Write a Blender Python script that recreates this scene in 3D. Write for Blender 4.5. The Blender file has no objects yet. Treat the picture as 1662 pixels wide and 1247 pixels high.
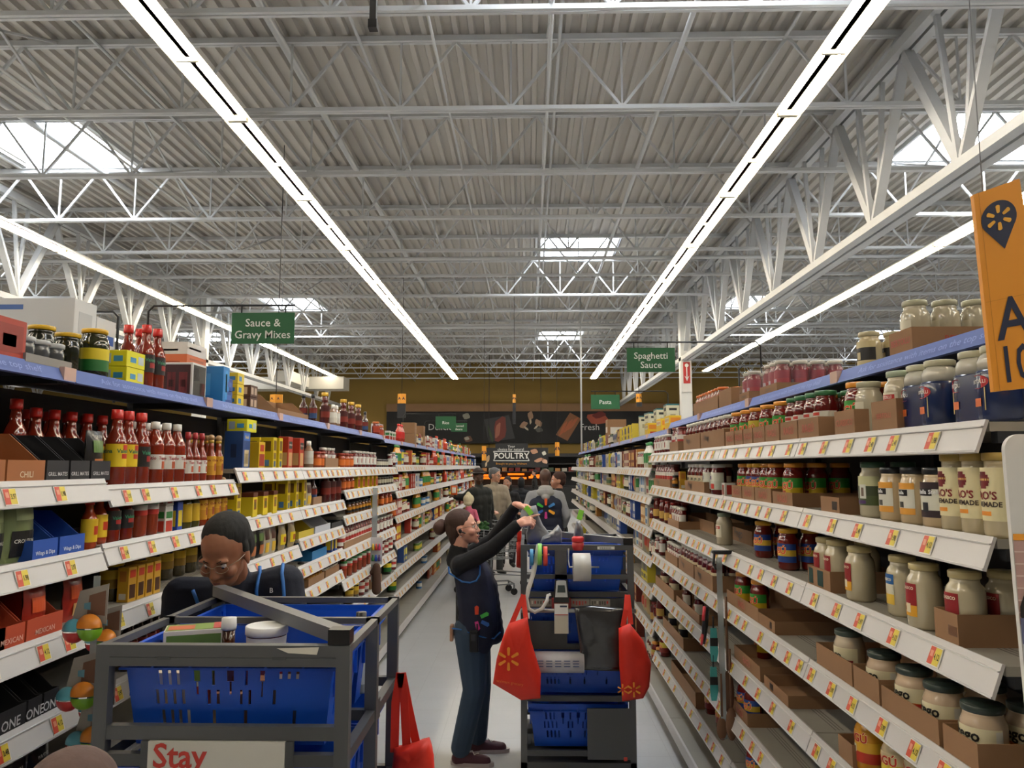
import bpy, bmesh, math, random
from mathutils import Vector, Matrix, Euler
PI = math.pi
rnd = random.Random(7)
SC = bpy.context.scene
COL = SC.collection

# ---------------------------------------------------------------- camera, world, exposure
FPX = 1230.0
IW, IH = 1662, 1247
CAMZ = 1.88
PITCH, YAW = math.radians(6.1944), math.radians(1.2502)
cam_d = bpy.data.cameras.new('camera')
cam_d.sensor_width = 36.0
cam_d.lens = FPX / IW * 36.0
cam_d.clip_start = 0.05
cam_d.clip_end = 200
cam = bpy.data.objects.new('camera', cam_d)
COL.objects.link(cam)
cam.location = (0, 0, CAMZ)
cam.rotation_euler = (PI / 2 + PITCH, 0, YAW)
SC.camera = cam
SC.view_settings.view_transform = 'Standard'
SC.view_settings.look = 'None'
SC.view_settings.gamma = 1
SC.view_settings.use_curve_mapping = False
SC.view_settings.exposure = 0.14
w = bpy.data.worlds.new('world')
SC.world = w
w.use_nodes = True
w.node_tree.nodes['Background'].inputs[0].default_value = (0.75, 0.85, 1.0, 1)
w.node_tree.nodes['Background'].inputs[1].default_value = 1.0
TUBE_STRENGTH = 46.0
SKY_STRENGTH = 26.0

# ---------------------------------------------------------------- where a line of sight meets the shelves
_F = Vector((-math.sin(YAW) * math.cos(PITCH), math.cos(YAW) * math.cos(PITCH), math.sin(PITCH)))
_R = Vector((math.cos(YAW), math.sin(YAW), 0))
_U = _R.cross(_F)
def px_of(x, y, z):
    d = Vector((x, y, z - CAMZ))
    return FPX * d.dot(_R) / d.dot(_F) + IW / 2
def Yat(px, X, z):
    lo, hi = 0.3, 60.0
    for _ in range(40):
        m = (lo + hi) / 2
        p = px_of(X, m, z)
        if (p > px) == (X > 0): lo = m
        else: hi = m
    return (lo + hi) / 2
def at(px, py, Y):
    d = _F + _R * ((px - IW / 2) / FPX) - _U * ((py - IH / 2) / FPX)
    return Vector((0, 0, CAMZ)) + d * (Y / d.y)

# ---------------------------------------------------------------- materials
def lin(c):
    if isinstance(c, str): c = tuple(int(c[i:i + 2], 16) for i in (0, 2, 4))
    return tuple(((v / 255) / 12.92 if v / 255 <= 0.04045 else ((v / 255 + 0.055) / 1.055) ** 2.4) for v in c) + (1.0,)
_mats = {}
def M(c, rough=0.55, metal=0.0, vary=0.0, scale=8.0, bump=0.0, emit=0.0, coat=0.0, alpha=1.0, trans=0.0, stretch=None, name=None):
    key = (c, rough, metal, vary, scale, bump, emit, coat, alpha, trans, stretch)
    if key in _mats: return _mats[key]
    m = bpy.data.materials.new(name or ('surface_' + str(c)))
    m.use_nodes = True
    nt = m.node_tree
    b = nt.nodes['Principled BSDF']
    L = lin(c)
    b.inputs['Base Color'].default_value = L
    b.inputs['Roughness'].default_value = rough
    b.inputs['Metallic'].default_value = metal
    b.inputs['Coat Weight'].default_value = coat
    b.inputs['Coat Roughness'].default_value = 0.08
    b.inputs['Alpha'].default_value = alpha
    b.inputs['Transmission Weight'].default_value = trans
    if emit:
        b.inputs['Emission Color'].default_value = L
        b.inputs['Emission Strength'].default_value = emit
    if vary or bump:
        tc = nt.nodes.new('ShaderNodeTexCoord')
        no = nt.nodes.new('ShaderNodeTexNoise')
        no.inputs['Scale'].default_value = scale
        no.inputs['Detail'].default_value = 4
        if stretch:
            mp = nt.nodes.new('ShaderNodeMapping')
            mp.inputs['Scale'].default_value = stretch
            nt.links.new(tc.outputs['Object'], mp.inputs[0]); nt.links.new(mp.outputs[0], no.inputs['Vector'])
        else:
            nt.links.new(tc.outputs['Object'], no.inputs['Vector'])
        if vary:
            mx = nt.nodes.new('ShaderNodeMix'); mx.data_type = 'RGBA'
            mx.inputs[6].default_value = tuple(v * (1 - vary) for v in L[:3]) + (1,)
            mx.inputs[7].default_value = tuple(min(1, v * (1 + vary * .7)) for v in L[:3]) + (1,)
            nt.links.new(no.outputs['Fac'], mx.inputs[0]); nt.links.new(mx.outputs[2], b.inputs['Base Color'])
        if bump:
            bp = nt.nodes.new('ShaderNodeBump')
            bp.inputs['Strength'].default_value = bump
            bp.inputs['Distance'].default_value = 0.01
            nt.links.new(no.outputs['Fac'], bp.inputs['Height']); nt.links.new(bp.outputs[0], b.inputs['Normal'])
    _mats[key] = m
    return m
def glow(name, c, s):
    m = bpy.data.materials.new(name); m.use_nodes = True
    nt = m.node_tree; nt.nodes.clear()
    o = nt.nodes.new('ShaderNodeOutputMaterial'); e = nt.nodes.new('ShaderNodeEmission')
    e.inputs[0].default_value = c + (1,); e.inputs[1].default_value = s
    nt.links.new(e.outputs[0], o.inputs[0])
    return m

# ---------------------------------------------------------------- mesh builder
_text = {}
def text_geo(s, bold=0.0):
    k = (s, bold)
    if k in _text: return _text[k]
    c = bpy.data.curves.new('lettering', 'FONT')
    c.body = s; c.align_x = 'CENTER'; c.align_y = 'CENTER'; c.size = 1.0; c.resolution_u = 2; c.offset = bold
    c.space_line = 0.85
    o = bpy.data.objects.new('lettering', c)
    me = bpy.data.meshes.new_from_object(o)
    vs = [tuple(v.co) for v in me.vertices]; fs = [tuple(p.vertices) for p in me.polygons]
    bpy.data.objects.remove(o); bpy.data.meshes.remove(me); bpy.data.curves.remove(c)
    _text[k] = (vs, fs)
    return _text[k]

class MB:
    def __init__(s):
        s.v = []; s.f = []; s.mi = []; s.sm = []; s.mats = []
    def _m(s, m):
        if m not in s.mats: s.mats.append(m)
        return s.mats.index(m)
    def add(s, vs, fs, m, smooth=False):
        o = len(s.v); k = s._m(m)
        s.v += [tuple(v) for v in vs]
        for f in fs:
            s.f.append(tuple(i + o for i in f)); s.mi.append(k); s.sm.append(smooth)
        return s
    def box(s, x0, x1, y0, y1, z0, z1, m, T=None):
        vs = [Vector((x, y, z)) for x in (x0, x1) for y in (y0, y1) for z in (z0, z1)]
        if T: vs = [T @ v for v in vs]
        return s.add(vs, [(0, 1, 3, 2), (4, 6, 7, 5), (0, 4, 5, 1), (2, 3, 7, 6), (0, 2, 6, 4), (1, 5, 7, 3)], m)
    def rbox(s, x0, x1, y0, y1, z0, z1, m, r=0.004):
        # box with chamfered vertical edges and top rim
        r = min(r, (x1 - x0) / 3, (y1 - y0) / 3, (z1 - z0) / 3)
        def ring(z, i):
            a = i
            return [(x0 + a + r * (a == 0), y0 + a, z), (x1 - a - r * (a == 0), y0 + a, z), (x1 - a, y0 + a + r * (a == 0), z), (x1 - a, y1 - a - r * (a == 0), z),
                    (x1 - a - r * (a == 0), y1 - a, z), (x0 + a + r * (a == 0), y1 - a, z), (x0 + a, y1 - a - r * (a == 0), z), (x0 + a, y0 + a + r * (a == 0), z)]
        vs = ring(z0 + r, 0) + ring(z1 - r, 0)
        def inner(z): return [(x0 + r, y0 + r, z), (x1 - r, y0 + r, z), (x1 - r, y0 + r, z), (x1 - r, y1 - r, z), (x1 - r, y1 - r, z), (x0 + r, y1 - r, z), (x0 + r, y1 - r, z), (x0 + r, y0 + r, z)]
        vs += inner(z0) + inner(z1)
        fs = []
        for k in range(8):
            n = (k + 1) % 8
            fs.append((k, n, n + 8, k + 8))
            fs.append((k + 8, n + 8, n + 24, k + 24) if True else None)
            fs.append((n, k, k + 16, n + 16))
        fs += [(24, 26, 28, 30), (16, 22, 20, 18)]
        return s.add(vs, fs, m)
    def lathe(s, prof, m, n=16, c=(0, 0), smooth=True, a0=0.0, a1=2 * PI, cap=True):
        full = abs(a1 - a0 - 2 * PI) < 1e-6
        k = n if full else n + 1
        vs = []
        for r, z in prof:
            for i in range(k):
                a = a0 + (a1 - a0) * i / n
                vs.append((c[0] + r * math.cos(a), c[1] + r * math.sin(a), z))
        fs = []
        for j in range(len(prof) - 1):
            for i in range(n):
                i2 = (i + 1) % k
                fs.append((j * k + i, j * k + i2, (j + 1) * k + i2, (j + 1) * k + i))
        if cap and full:
            if prof[0][0] > 1e-5: fs.append(tuple(reversed(range(k))))
            if prof[-1][0] > 1e-5: fs.append(tuple((len(prof) - 1) * k + i for i in range(k)))
        return s.add(vs, fs, m, smooth)
    def bar(s, p0, p1, w, h, m, up=(0, 0, 1)):
        p0, p1 = Vector(p0), Vector(p1)
        d = (p1 - p0).normalized(); u = Vector(up)
        if abs(d.dot(u)) > .99: u = Vector((0, 1, 0))
        a = d.cross(u).normalized(); b = a.cross(d).normalized()
        vs = [p + a * (i * w / 2) + b * (j * h / 2) for p in (p0, p1) for i, j in ((-1, -1), (1, -1), (1, 1), (-1, 1))]
        return s.add(vs, [(0, 1, 2, 3), (7, 6, 5, 4), (0, 4, 5, 1), (1, 5, 6, 2), (2, 6, 7, 3), (3, 7, 4, 0)], m)
    def tube(s, pts, r, m, n=8, smooth=True):
        pts = [Vector(p) for p in pts]
        rs = r if isinstance(r, (list, tuple)) else [r] * len(pts)
        vs = []; ref = None
        for i, p in enumerate(pts):
            d = (pts[min(i + 1, len(pts) - 1)] - pts[max(i - 1, 0)]).normalized()
            if ref is None:
                ref = Vector((0, 0, 1)) if abs(d.z) < .9 else Vector((1, 0, 0))
            a = d.cross(ref).normalized(); b = a.cross(d).normalized(); ref = b
            for k in range(n):
                t = 2 * PI * k / n
                vs.append(p + (a * math.cos(t) + b * math.sin(t)) * rs[i])
        fs = [(i * n + k, i * n + (k + 1) % n, (i + 1) * n + (k + 1) % n, (i + 1) * n + k) for i in range(len(pts) - 1) for k in range(n)]
        fs += [tuple(reversed(range(n))), tuple((len(pts) - 1) * n + k for k in range(n))]
        return s.add(vs, fs, m, smooth)
    def ball(s, c, r, m, T=None, nu=14, nv=9):
        r = r if isinstance(r, (tuple, list)) else (r, r, r)
        vs = []; fs = []
        for j in range(nv + 1):
            t = PI * j / nv
            for i in range(nu):
                a = 2 * PI * i / nu
                v = Vector((r[0] * math.sin(t) * math.cos(a), r[1] * math.sin(t) * math.sin(a), r[2] * math.cos(t)))
                if T: v = T @ v
                vs.append(Vector(c) + v)
        for j in range(nv):
            for i in range(nu):
                fs.append((j * nu + i, (j + 1) * nu + i, (j + 1) * nu + (i + 1) % nu, j * nu + (i + 1) % nu))
        return s.add(vs, fs, m, True)
    def poly(s, pts, m, fn):
        # flat outline (2D points) mapped into space
        return s.add([fn(*p) for p in pts], [tuple(range(len(pts)))], m)
    def text(s, body, size, m, fn, bold=0.0, wid=None):
        vs, fs = text_geo(body, bold)
        k = size
        kx = size
        if wid:
            w0 = max(v[0] for v in vs) - min(v[0] for v in vs)
            kx = wid / w0
        return s.add([fn(v[0] * kx, v[1] * k) for v in vs], fs, m)
    def mesh(s, name):
        me = bpy.data.meshes.new(name)
        me.from_pydata([tuple(v) for v in s.v], [], s.f)
        for m in s.mats: me.materials.append(m)
        me.polygons.foreach_set('material_index', s.mi)
        me.polygons.foreach_set('use_smooth', s.sm)
        me.update()
        return me
    def build(s, name, parent=None, loc=None, rz=0.0):
        o = bpy.data.objects.new(name, s.mesh(name))
        COL.objects.link(o)
        if parent: o.parent = parent
        if loc: o.location = loc
        if rz: o.rotation_euler = (0, 0, rz)
        return o
def empty(name, loc=(0, 0, 0), rz=0.0, parent=None):
    o = bpy.data.objects.new(name, None); COL.objects.link(o)
    o.location = loc; o.rotation_euler = (0, 0, rz)
    if parent: o.parent = parent
    return o
def tag(o, label, cat, group=None, kind=None):
    o['label'] = label; o['category'] = cat
    if group: o['group'] = group
    if kind: o['kind'] = kind
    return o
def struct(o, label=None):
    o['kind'] = 'structure'
    if label: o['label'] = label
    return o
_kids = {}
def copy_tree(o, parent=None):
    c = o.copy(); COL.objects.link(c)
    if parent: c.parent = parent
    ks = _kids.get(o.name)
    if ks is None:
        ks = _kids[o.name] = list(o.children)
    for ch in ks: copy_tree(ch, c)
    return c
ORD = ['first', 'second', 'third', 'fourth', 'fifth', 'sixth', 'seventh', 'eighth', 'ninth', 'tenth', 'eleventh', 'twelfth', 'thirteenth', 'fourteenth', 'fifteenth',
       'sixteenth', 'seventeenth', 'eighteenth', 'nineteenth', 'twentieth']
def nth(k):
    if k < 20: return ORD[k]
    tens = {2: 'twenty', 3: 'thirty', 4: 'forty', 5: 'fifty', 6: 'sixty', 7: 'seventy'}
    d, r = divmod(k + 1, 10)
    if r == 0: return {2: 'twentieth', 3: 'thirtieth', 4: 'fortieth', 5: 'fiftieth', 6: 'sixtieth', 7: 'seventieth'}[d]
    return tens[d] + '-' + ORD[r - 1]

# shared finishes
WHITE_STEEL = M('b9bbbd', .5, vary=.12, scale=3)
JOIST_M = M('c2c4c6', .55, vary=.10, scale=2)
SHELF_M = M('979389', .45, vary=.10, scale=5)
LIP_M = M('c9c6c4', .35)
BLUE_LIP = M('5f72b0', .4)
DARK_BACK = M('23252a', .6)
BLACK_M = M('141518', .45)
CARD = M('8d6a4b', .8, vary=.10, scale=12)
CARD_D = M('74553c', .85, vary=.08, scale=12)
STEEL_GREY = M('55575a', .42, metal=.25)
TOTE_BLUE = M('0d4cc0', .38, vary=.04)
TOTE_DARK = M('0a2f85', .45)
NAVY = M('151c33', .8, vary=.15, scale=30)
WHITE_P = M('e6e6e4', .5)
BLACK_P = M('0d0d10', .35)
# ---------------------------------------------------------------- floor, walls, deck
def floor_mat():
    m = bpy.data.materials.new('floor_vinyl_tile'); m.use_nodes = True
    nt = m.node_tree; b = nt.nodes['Principled BSDF']
    tc = nt.nodes.new('ShaderNodeTexCoord')
    n1 = nt.nodes.new('ShaderNodeTexNoise'); n1.inputs['Scale'].default_value = 1.3; n1.inputs['Detail'].default_value = 6
    n2 = nt.nodes.new('ShaderNodeTexNoise'); n2.inputs['Scale'].default_value = 60; n2.inputs['Detail'].default_value = 3
    nt.links.new(tc.outputs['Object'], n1.inputs['Vector']); nt.links.new(tc.outputs['Object'], n2.inputs['Vector'])
    mx = nt.nodes.new('ShaderNodeMix'); mx.data_type = 'RGBA'
    mx.inputs[6].default_value = lin('b4b5b6'); mx.inputs[7].default_value = lin('cfd0d1')
    nt.links.new(n1.outputs['Fac'], mx.inputs[0])
    cr = nt.nodes.new('ShaderNodeValToRGB'); cr.color_ramp.elements[0].position = .27; cr.color_ramp.elements[1].position = .36
    cr.color_ramp.elements[0].color = (.55, .55, .55, 1); cr.color_ramp.elements[1].color = (1, 1, 1, 1)
    nt.links.new(n2.outputs['Fac'], cr.inputs[0])
    m2 = nt.nodes.new('ShaderNodeMix'); m2.data_type = 'RGBA'; m2.blend_type = 'MULTIPLY'; m2.inputs[0].default_value = .35
    nt.links.new(mx.outputs[2], m2.inputs[6]); nt.links.new(cr.outputs[0], m2.inputs[7])
    br = nt.nodes.new('ShaderNodeTexBrick'); br.offset = 0; br.inputs['Scale'].default_value = 1.0
    br.inputs['Brick Width'].default_value = .305; br.inputs['Row Height'].default_value = .305; br.inputs['Mortar Size'].default_value = .0012
    br.inputs['Color1'].default_value = (1, 1, 1, 1); br.inputs['Color2'].default_value = (.97, .97, .97, 1); br.inputs['Mortar'].default_value = (.72, .72, .72, 1)
    nt.links.new(tc.outputs['Object'], br.inputs['Vector'])
    m3 = nt.nodes.new('ShaderNodeMix'); m3.data_type = 'RGBA'; m3.blend_type = 'MULTIPLY'; m3.inputs[0].default_value = 1
    nt.links.new(m2.outputs[2], m3.inputs[6]); nt.links.new(br.outputs[0], m3.inputs[7])
    nt.links.new(m3.outputs[2], b.inputs['Base Color'])
    b.inputs['Roughness'].default_value = .28
    b.inputs['Coat Weight'].default_value = .3
    b.inputs['Coat Roughness'].default_value = .15
    return m
XL, XR, YB, YF = -30.0, 30.0, -10.0, 36.0
struct(MB().box(XL, XR, YB, YF, -.1, 0, floor_mat()).build('floor'))
wallm = M('8d7337', .8, vary=.05, scale=1)
sidem = M('8f8b80', .8)
struct(MB().box(XL, XR, YF, YF + .2, 0, 7.2, wallm).build('wall_back'))
struct(MB().box(XL - .2, XL, YB, YF, 0, 7.2, sidem).build('wall_left'))
struct(MB().box(XR, XR + .2, YB, YF, 0, 7.2, sidem).build('wall_right'))
struct(MB().box(XL, XR, YB - .2, YB, 0, 7.2, sidem).build('wall_front'))
ZD = 6.76
J0, JS = 8.15 - 1.87 * 7, 1.87
SKY = [(-8.3, -6.35, 10.15, 11.8), (5.8, 8.0, 10.15, 11.8), (.2, 1.95, 15.8, 17.4), (-14.6, -12.6, 15.8, 17.4), (5.95, 7.5, 21.4, 23.0), (-7.9, -6.3, 21.4, 23.0),
       (.35, 2.0, 27.0, 28.7), (.1, 2.1, 4.65, 6.2), (-14.6, -12.6, 4.65, 6.2), (12.5, 14.5, 15.8, 17.4), (12.5, 14.5, 4.65, 6.2), (-13, -11.4, 27, 28.7), (12.5, 14.5, 27, 28.7),
       (-8.3, -6.35, -1, .7), (5.8, 8.0, -1, .7)]
deckm = M('b4b0aa', .5, vary=.08, scale=.6)
d = MB()
PIT = .18
ys = sorted(set([YB, YF] + [s[2] for s in SKY] + [s[3] for s in SKY]))
nr = int((XR - XL) / PIT)
for k in range(nr):
    x = XL + k * PIT
    # trapezoid rib profile: low flute, slope, high flute, slope
    pr = [(x, ZD), (x + .055, ZD), (x + .072, ZD + .055), (x + .163, ZD + .055), (x + PIT, ZD)]
    segs = []; y0 = ys[0]
    for a, b_ in zip(ys[:-1], ys[1:]):
        hole = any(s[0] < x + PIT / 2 < s[1] and s[2] <= a < s[3] - .01 for s in SKY)
        if hole: 
            if y0 is not None and y0 < a: segs.append((y0, a))
            y0 = None
        elif y0 is None: y0 = a
    if y0 is not None: segs.append((y0, ys[-1]))
    for a, b_ in segs:
        vs = [(px, a, pz) for px, pz in pr] + [(px, b_, pz) for px, pz in pr]
        d.add(vs, [(i, i + 1, i + 6, i + 5) for i in range(4)], deckm)
        d.add([(x, a, ZD + .07), (x + PIT, a, ZD + .07), (x + PIT, b_, ZD + .07), (x, b_, ZD + .07)], [(0, 1, 2, 3)], deckm)
deck = struct(d.build('ceiling'))
lens = glow('skylight_daylight', (0.90, 0.95, 1.0), SKY_STRENGTH)
curb = M('c8cacc', .6)
for n, (x0, x1, y0, y1) in enumerate(SKY):
    s = MB()
    for a in ((x0 - .04, x0, y0, y1), (x1, x1 + .04, y0, y1), (x0 - .04, x1 + .04, y0 - .04, y0), (x0 - .04, x1 + .04, y1, y1 + .04)):
        s.box(a[0], a[1], a[2], a[3], ZD - .02, ZD + .42, curb)
    s.box(x0, x1, (y0 + y1) / 2 - .015, (y0 + y1) / 2 + .015, ZD + .3, ZD + .34, curb)
    wob = struct(s.build('window_%d' % (n + 1)))
    MB().box(x0, x1, y0, y1, ZD + .36, ZD + .38, lens).build('skylight_lens', wob)
# joists
ZB, ZT = 5.86, 6.73
j = MB()
XA, XB = -28.0, 28.0
j.box(XA, XB, -.045, -.006, ZT - .045, ZT + .02, JOIST_M).box(XA, XB, .006, .045, ZT - .045, ZT + .02, JOIST_M)
j.box(XA, XB, -.045, -.006, ZB, ZB + .045, JOIST_M).box(XA, XB, .006, .045, ZB, ZB + .045, JOIST_M)
P = 1.25
x = XA
while x < XB - P:
    j.bar((x, 0, ZB + .03), (x + P / 2, 0, ZT - .03), .03, .03, JOIST_M)
    j.bar((x + P / 2, 0, ZT - .03), (x + P, 0, ZB + .03), .03, .03, JOIST_M)
    j.bar((x, 0, ZB + .03), (x, 0, ZT - .03), .022, .022, JOIST_M)
    x += P
jo = struct(j.build('ceiling_joist', loc=(0, J0, 0)))
k = 1
while J0 + k * JS < YF - .3:
    c = jo.copy(); COL.objects.link(c); c.location = (.31 * (k % 2), J0 + k * JS, 0); k += 1
# deep girders carried by columns
def girder(X):
    g = MB()
    y0, y1 = YB + 1, YF - .2
    zt, zb = 6.44, 4.78
    for s_ in (-1, 1):
        g.box(X + s_ * .02 - (s_ < 0) * .1, X + s_ * .02 + (s_ > 0) * .1, y0, y1, zt, zt + .12, WHITE_STEEL)
        g.box(X + s_ * .02 - (s_ < 0) * .12, X + s_ * .02 + (s_ > 0) * .12, y0, y1, zb - .10, zb, WHITE_STEEL)
    k = 0
    y = J0 + .85 - 1.87 * 2
    while y < y1 - 1:
        g.bar((X, y, zb), (X, y + .93, zt), .11, .11, WHITE_STEEL)
        g.bar((X, y, zb), (X, y - .93, zt), .11, .05, WHITE_STEEL)
        g.bar((X + .04, y, zb), (X + .04, y - .28, zt), .05, .05, WHITE_STEEL)
        g.bar((X - .04, y, zb), (X - .04, y + .22, zt), .05, .05, WHITE_STEEL)
        y += 1.87
    return struct(g.build('ceiling_girder'))
girder(4.2); girder(-8.9); girder(17.3); girder(-22.0)
for X in (4.2, -8.9, 17.3, -22.0):
    struct(MB().box(X - .14, X + .14, 20.1, 20.38, 0, 6.5, M('d5d6d4', .5)).build('column'))
# bridging and pipe runs along the aisle direction
for X, z, r in ((-2.75, 6.60, .045), (-1.9, 6.66, .02), (-.9, 5.93, .014), (.22, 5.93, .016), (.36, 6.68, .02), (1.55, 6.1, .03), (2.9, 6.68, .02), (-4.9, 6.66, .02), (-5.4, 5.93, .016),
                (-6.9, 6.62, .045), (5.9, 5.93, .016), (7.1, 6.66, .02), (9.5, 6.62, .045), (-10.4, 5.93, .016), (-11.6, 6.66, .02)):
    struct(MB().tube([(X, YB + 1, z), (X, YF - .1, z)], r, JOIST_M, 8).build('ceiling_pipe'))
xb = MB()
for X in (.22, -5.4, 5.9):
    for q in range(6, 20, 2):
        y = J0 + q * JS
        xb.bar((X, y, ZB + .05), (X, y + JS, ZT), .025, .025, JOIST_M).bar((X, y, ZT), (X, y + JS, ZB + .05), .025, .025, JOIST_M)
struct(xb.build('ceiling_brace'))
# cross runs under the deck: a long pipe across the store
struct(MB().tube([(XA, 13.95, 5.78), (XB, 13.95, 5.78)], .035, WHITE_STEEL, 8).build('ceiling_pipe'))
struct(MB().tube([(XA, 20.9, 5.75), (XB, 20.9, 5.75)], .05, WHITE_STEEL, 8).build('ceiling_pipe'))

# ---------------------------------------------------------------- strip lights
tube_m = glow('fluorescent_tube_light', (1.0, 0.875, 0.68), TUBE_STRENGTH)
refl = M('e9e4d4', .35)
endm = M('d8d2c0', .4)
ZL = 5.58
lp = empty('strip_light')
FL = 2.44
MB().add([(-.15, 0, .02), (-.10, 0, .07), (.10, 0, .07), (.15, 0, .02), (-.15, FL, .02), (-.10, FL, .07), (.10, FL, .07), (.15, FL, .02)],
         [(0, 4, 5, 1), (1, 5, 6, 2), (2, 6, 7, 3), (0, 1, 2, 3), (7, 6, 5, 4)], refl).box(-.04, .04, .003, FL - .003, .07, .11, refl).build('housing', lp)
for sx in (-.075, .075):
    for h in (0, 1):
        y0 = .03 + h * 1.22
        MB().tube([(sx, y0 + .03, 0.015), (sx, y0 + 1.13, 0.015)], .017, tube_m, 8).build('tube', lp)
for h in (.0, 1.207, FL - .03):
    MB().box(-.105, .105, max(h, .003), max(h, .003) + .026, -.005, .035, endm).build('lamp_holder', lp)
first = True
for X, nm in ((-3.13, 'run above the sauce and gravy mix rack'), (2.76, 'run above the spaghetti sauce rack'), (-8.1, 'outer run beyond the gravy mix rack'), (6.95, 'outer run beyond the spaghetti sauce rack'), (-12.2, 'farthest run past the gravy mix rack')):
    y = 5.3 - .0 + (-FL * 4); i = 0
    ye = 34.0 if abs(X) < 4 else (30 if X > 0 else 33)
    while y + FL < ye + .1:
        o = lp if first else copy_tree(lp)
        first = False
        o.location = (X, y, ZL)
        vis = y > 2.0
        tag(o, 'white fluorescent strip light, %s in the %s' % (nth(max(0, i - 3)) if vis else 'one overhead', nm), 'ceiling light', 'strip lights in the long ' + nm)
        if not vis: o['label'] = 'white fluorescent strip light overhead behind the viewer, %s' % nm; 
        y += FL + .004; i += 1
# ---------------------------------------------------------------- shelving racks
LX, LXB, LBX = -1.5, -2.08, -1.65      # gravy mix side: shelf front, spine, blue top shelf front
RX, RXB, RBX = 1.07, 1.62, 1.245
tag_red = M('c9503a', .5); tag_yel = M('dcc548', .5); tag_ink = M('3a3320', .6); tag_clear = M('e6e2da', .3)
rail_mesh = {}; tag_meshes = []
for k_, t_ in enumerate(('2.48', '1.98', '3.97', '4.12')):
    b = MB()
    b.add([(-.028, -.001, -.024), (-.004, -.001, -.024), (.0, -.001, .022), (-.024, -.001, .022)], [(0, 1, 2, 3)], tag_red)
    b.add([(-.004, -.001, -.024), (.024, -.001, -.024), (.028, -.001, .022), (.0, -.001, .022)], [(0, 1, 2, 3)], tag_yel)
    b.box(-.028, .029, 0, .0015, -.027, .024, tag_clear)
    b.text(t_, .022, tag_ink, lambda x, y: (x * .62 + .012, -.0018, y - .002), .02)
    b.box(-.020, -.006, -.0016, -.001, -.004, .012, M('e0957a', .5))
    tag_meshes.append(b.mesh('price_tag'))
SIDE_NM = {-1: 'gravy mix side', 1: 'spaghetti sauce side'}
def shelf_obj(rack, s, L, z, xf, xb, blue=False, tags=True, seed=0, name='shelf'):
    # local frame of the rack: x points from the spine towards the aisle, y along the aisle
    rr = random.Random(seed)
    h = .045 if blue else .07
    dep = abs(xb - xf)
    zs = z + h / 2 - .004
    m = MB().box(.02, dep - .012, .004, L - .004, zs - .022, zs, SHELF_M if not blue else M('2c3350', .6))
    m.box(.04, dep - .03, .004, .03, zs - .05, zs - .022, DARK_BACK).box(.04, dep - .03, L - .03, L - .004, zs - .05, zs - .022, DARK_BACK)
    if not blue:
        for k in range(3): m.box(dep - .10 - k * .014, dep - .104 - k * .014, .03, L - .03, zs, zs + .0006, M('6f6b65', .6))
    sh = m.build(name, rack)
    lm = BLUE_LIP if blue else LIP_M
    t = .026 if not blue else .02
    r = MB()
    r.add([(dep - .012, .003, zs + .004), (dep - .004, .003, zs + .006), (dep + t, .003, zs - h), (dep + t - .008, .003, zs - h - .004),
           (dep - .012, L - .003, zs + .004), (dep - .004, L - .003, zs + .006), (dep + t, L - .003, zs - h), (dep + t - .008, L - .003, zs - h - .004)],
          [(0, 1, 2, 3), (7, 6, 5, 4), (0, 4, 5, 1), (1, 5, 6, 2), (2, 6, 7, 3), (3, 7, 4, 0)], lm)
    if not blue:
        r.box(dep - .006 + t * .2, dep + .001 + t * .25, .003, L - .003, zs - .012, zs - .009, M('dcdad8', .3))
        r.box(dep + t - .003, dep + t + .001, .003, L - .003, zs - h - .001, zs - h + .004, M('dcdad8', .3))
    else:
        ty = 'Ask for assistance with items on the top shelf'
        def fn(x, y): return (dep + (.024 - y) / .045 * t + .002, L / 2 + x, zs - .020 + y)
        r.text(ty, .030, M('94a4da', .5), fn, wid=.85)
    r.build('price_rail', sh)
    if tags and not blue:
        y = .06 + rr.random() * .08
        while y < L - .06:
            o = bpy.data.objects.new('price_tag', tag_meshes[rr.randrange(4)])
            COL.objects.link(o); o.parent = sh
            o.location = (dep + .0165, y, zs - .037)
            o.rotation_euler = (math.radians(0), 0, PI / 2)
            o.rotation_euler = Euler((math.radians(-20), 0, PI / 2))
            y += .13 + rr.random() * .13
    if blue and L > 1:
        MB().box(dep - .001, dep + .019, L - .07, L - .0, zs - .042, zs + .005, M('c9a79a', .5)).build('shelf_sticker', sh)
    return sh
racks = []
def rack(s, y0, y1, zs, zblue, tags=True, base=True, far=False):
    L = y1 - y0
    xs, xb, xbl = (RX, RXB, RBX) if s > 0 else (LX, LXB, LBX)
    r = empty('shelving_unit', (xb, y0, 0) if s < 0 else (xb, y1, 0), 0 if s < 0 else PI)
    MB().box(-.0, .018, .002, L - .002, .12, zblue - .02, DARK_BACK).build('back_panel', r)
    for yy in (.003, L - .033):
        MB().box(.018, .05, yy, yy + .03, 0, zblue + .01, M('2b2c30', .5)).build('upright', r)
    shelf_obj(r, s, L, zblue, xbl, xb, True, False)
    for k, z in enumerate(zs):
        shelf_obj(r, s, L, z, xs, xb, False, tags, int(y0 * 100) + k * 7)
    if base:
        zb = .135; dp = abs(xb - (xs - s * .11))
        b = MB().box(.02, dp - .01, .003, L - .003, zb, zb + .02, SHELF_M).box(.02, dp - .05, .01, L - .01, 0, zb, M('3a3b3e', .6))
        bo = b.build('base_deck', r)
        MB().box(dp - .01, dp + .004, .003, L - .003, zb - .055, zb + .022, LIP_M).build('kick_rail', bo)
    racks.append((s, y0, y1, zs, zblue, r))
    return r
R_Z = [1.953, 1.681, 1.396, 1.112, .845, .565, .285]
for k in range(5):
    y0 = 1.80 + k * 1.22 if k else 1.80
    rack(1, y0, 3.02 + k * 1.22 - .0, R_Z, 2.235)
RNEAR = 3.02 + 4 * 1.22      # 7.90
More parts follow.
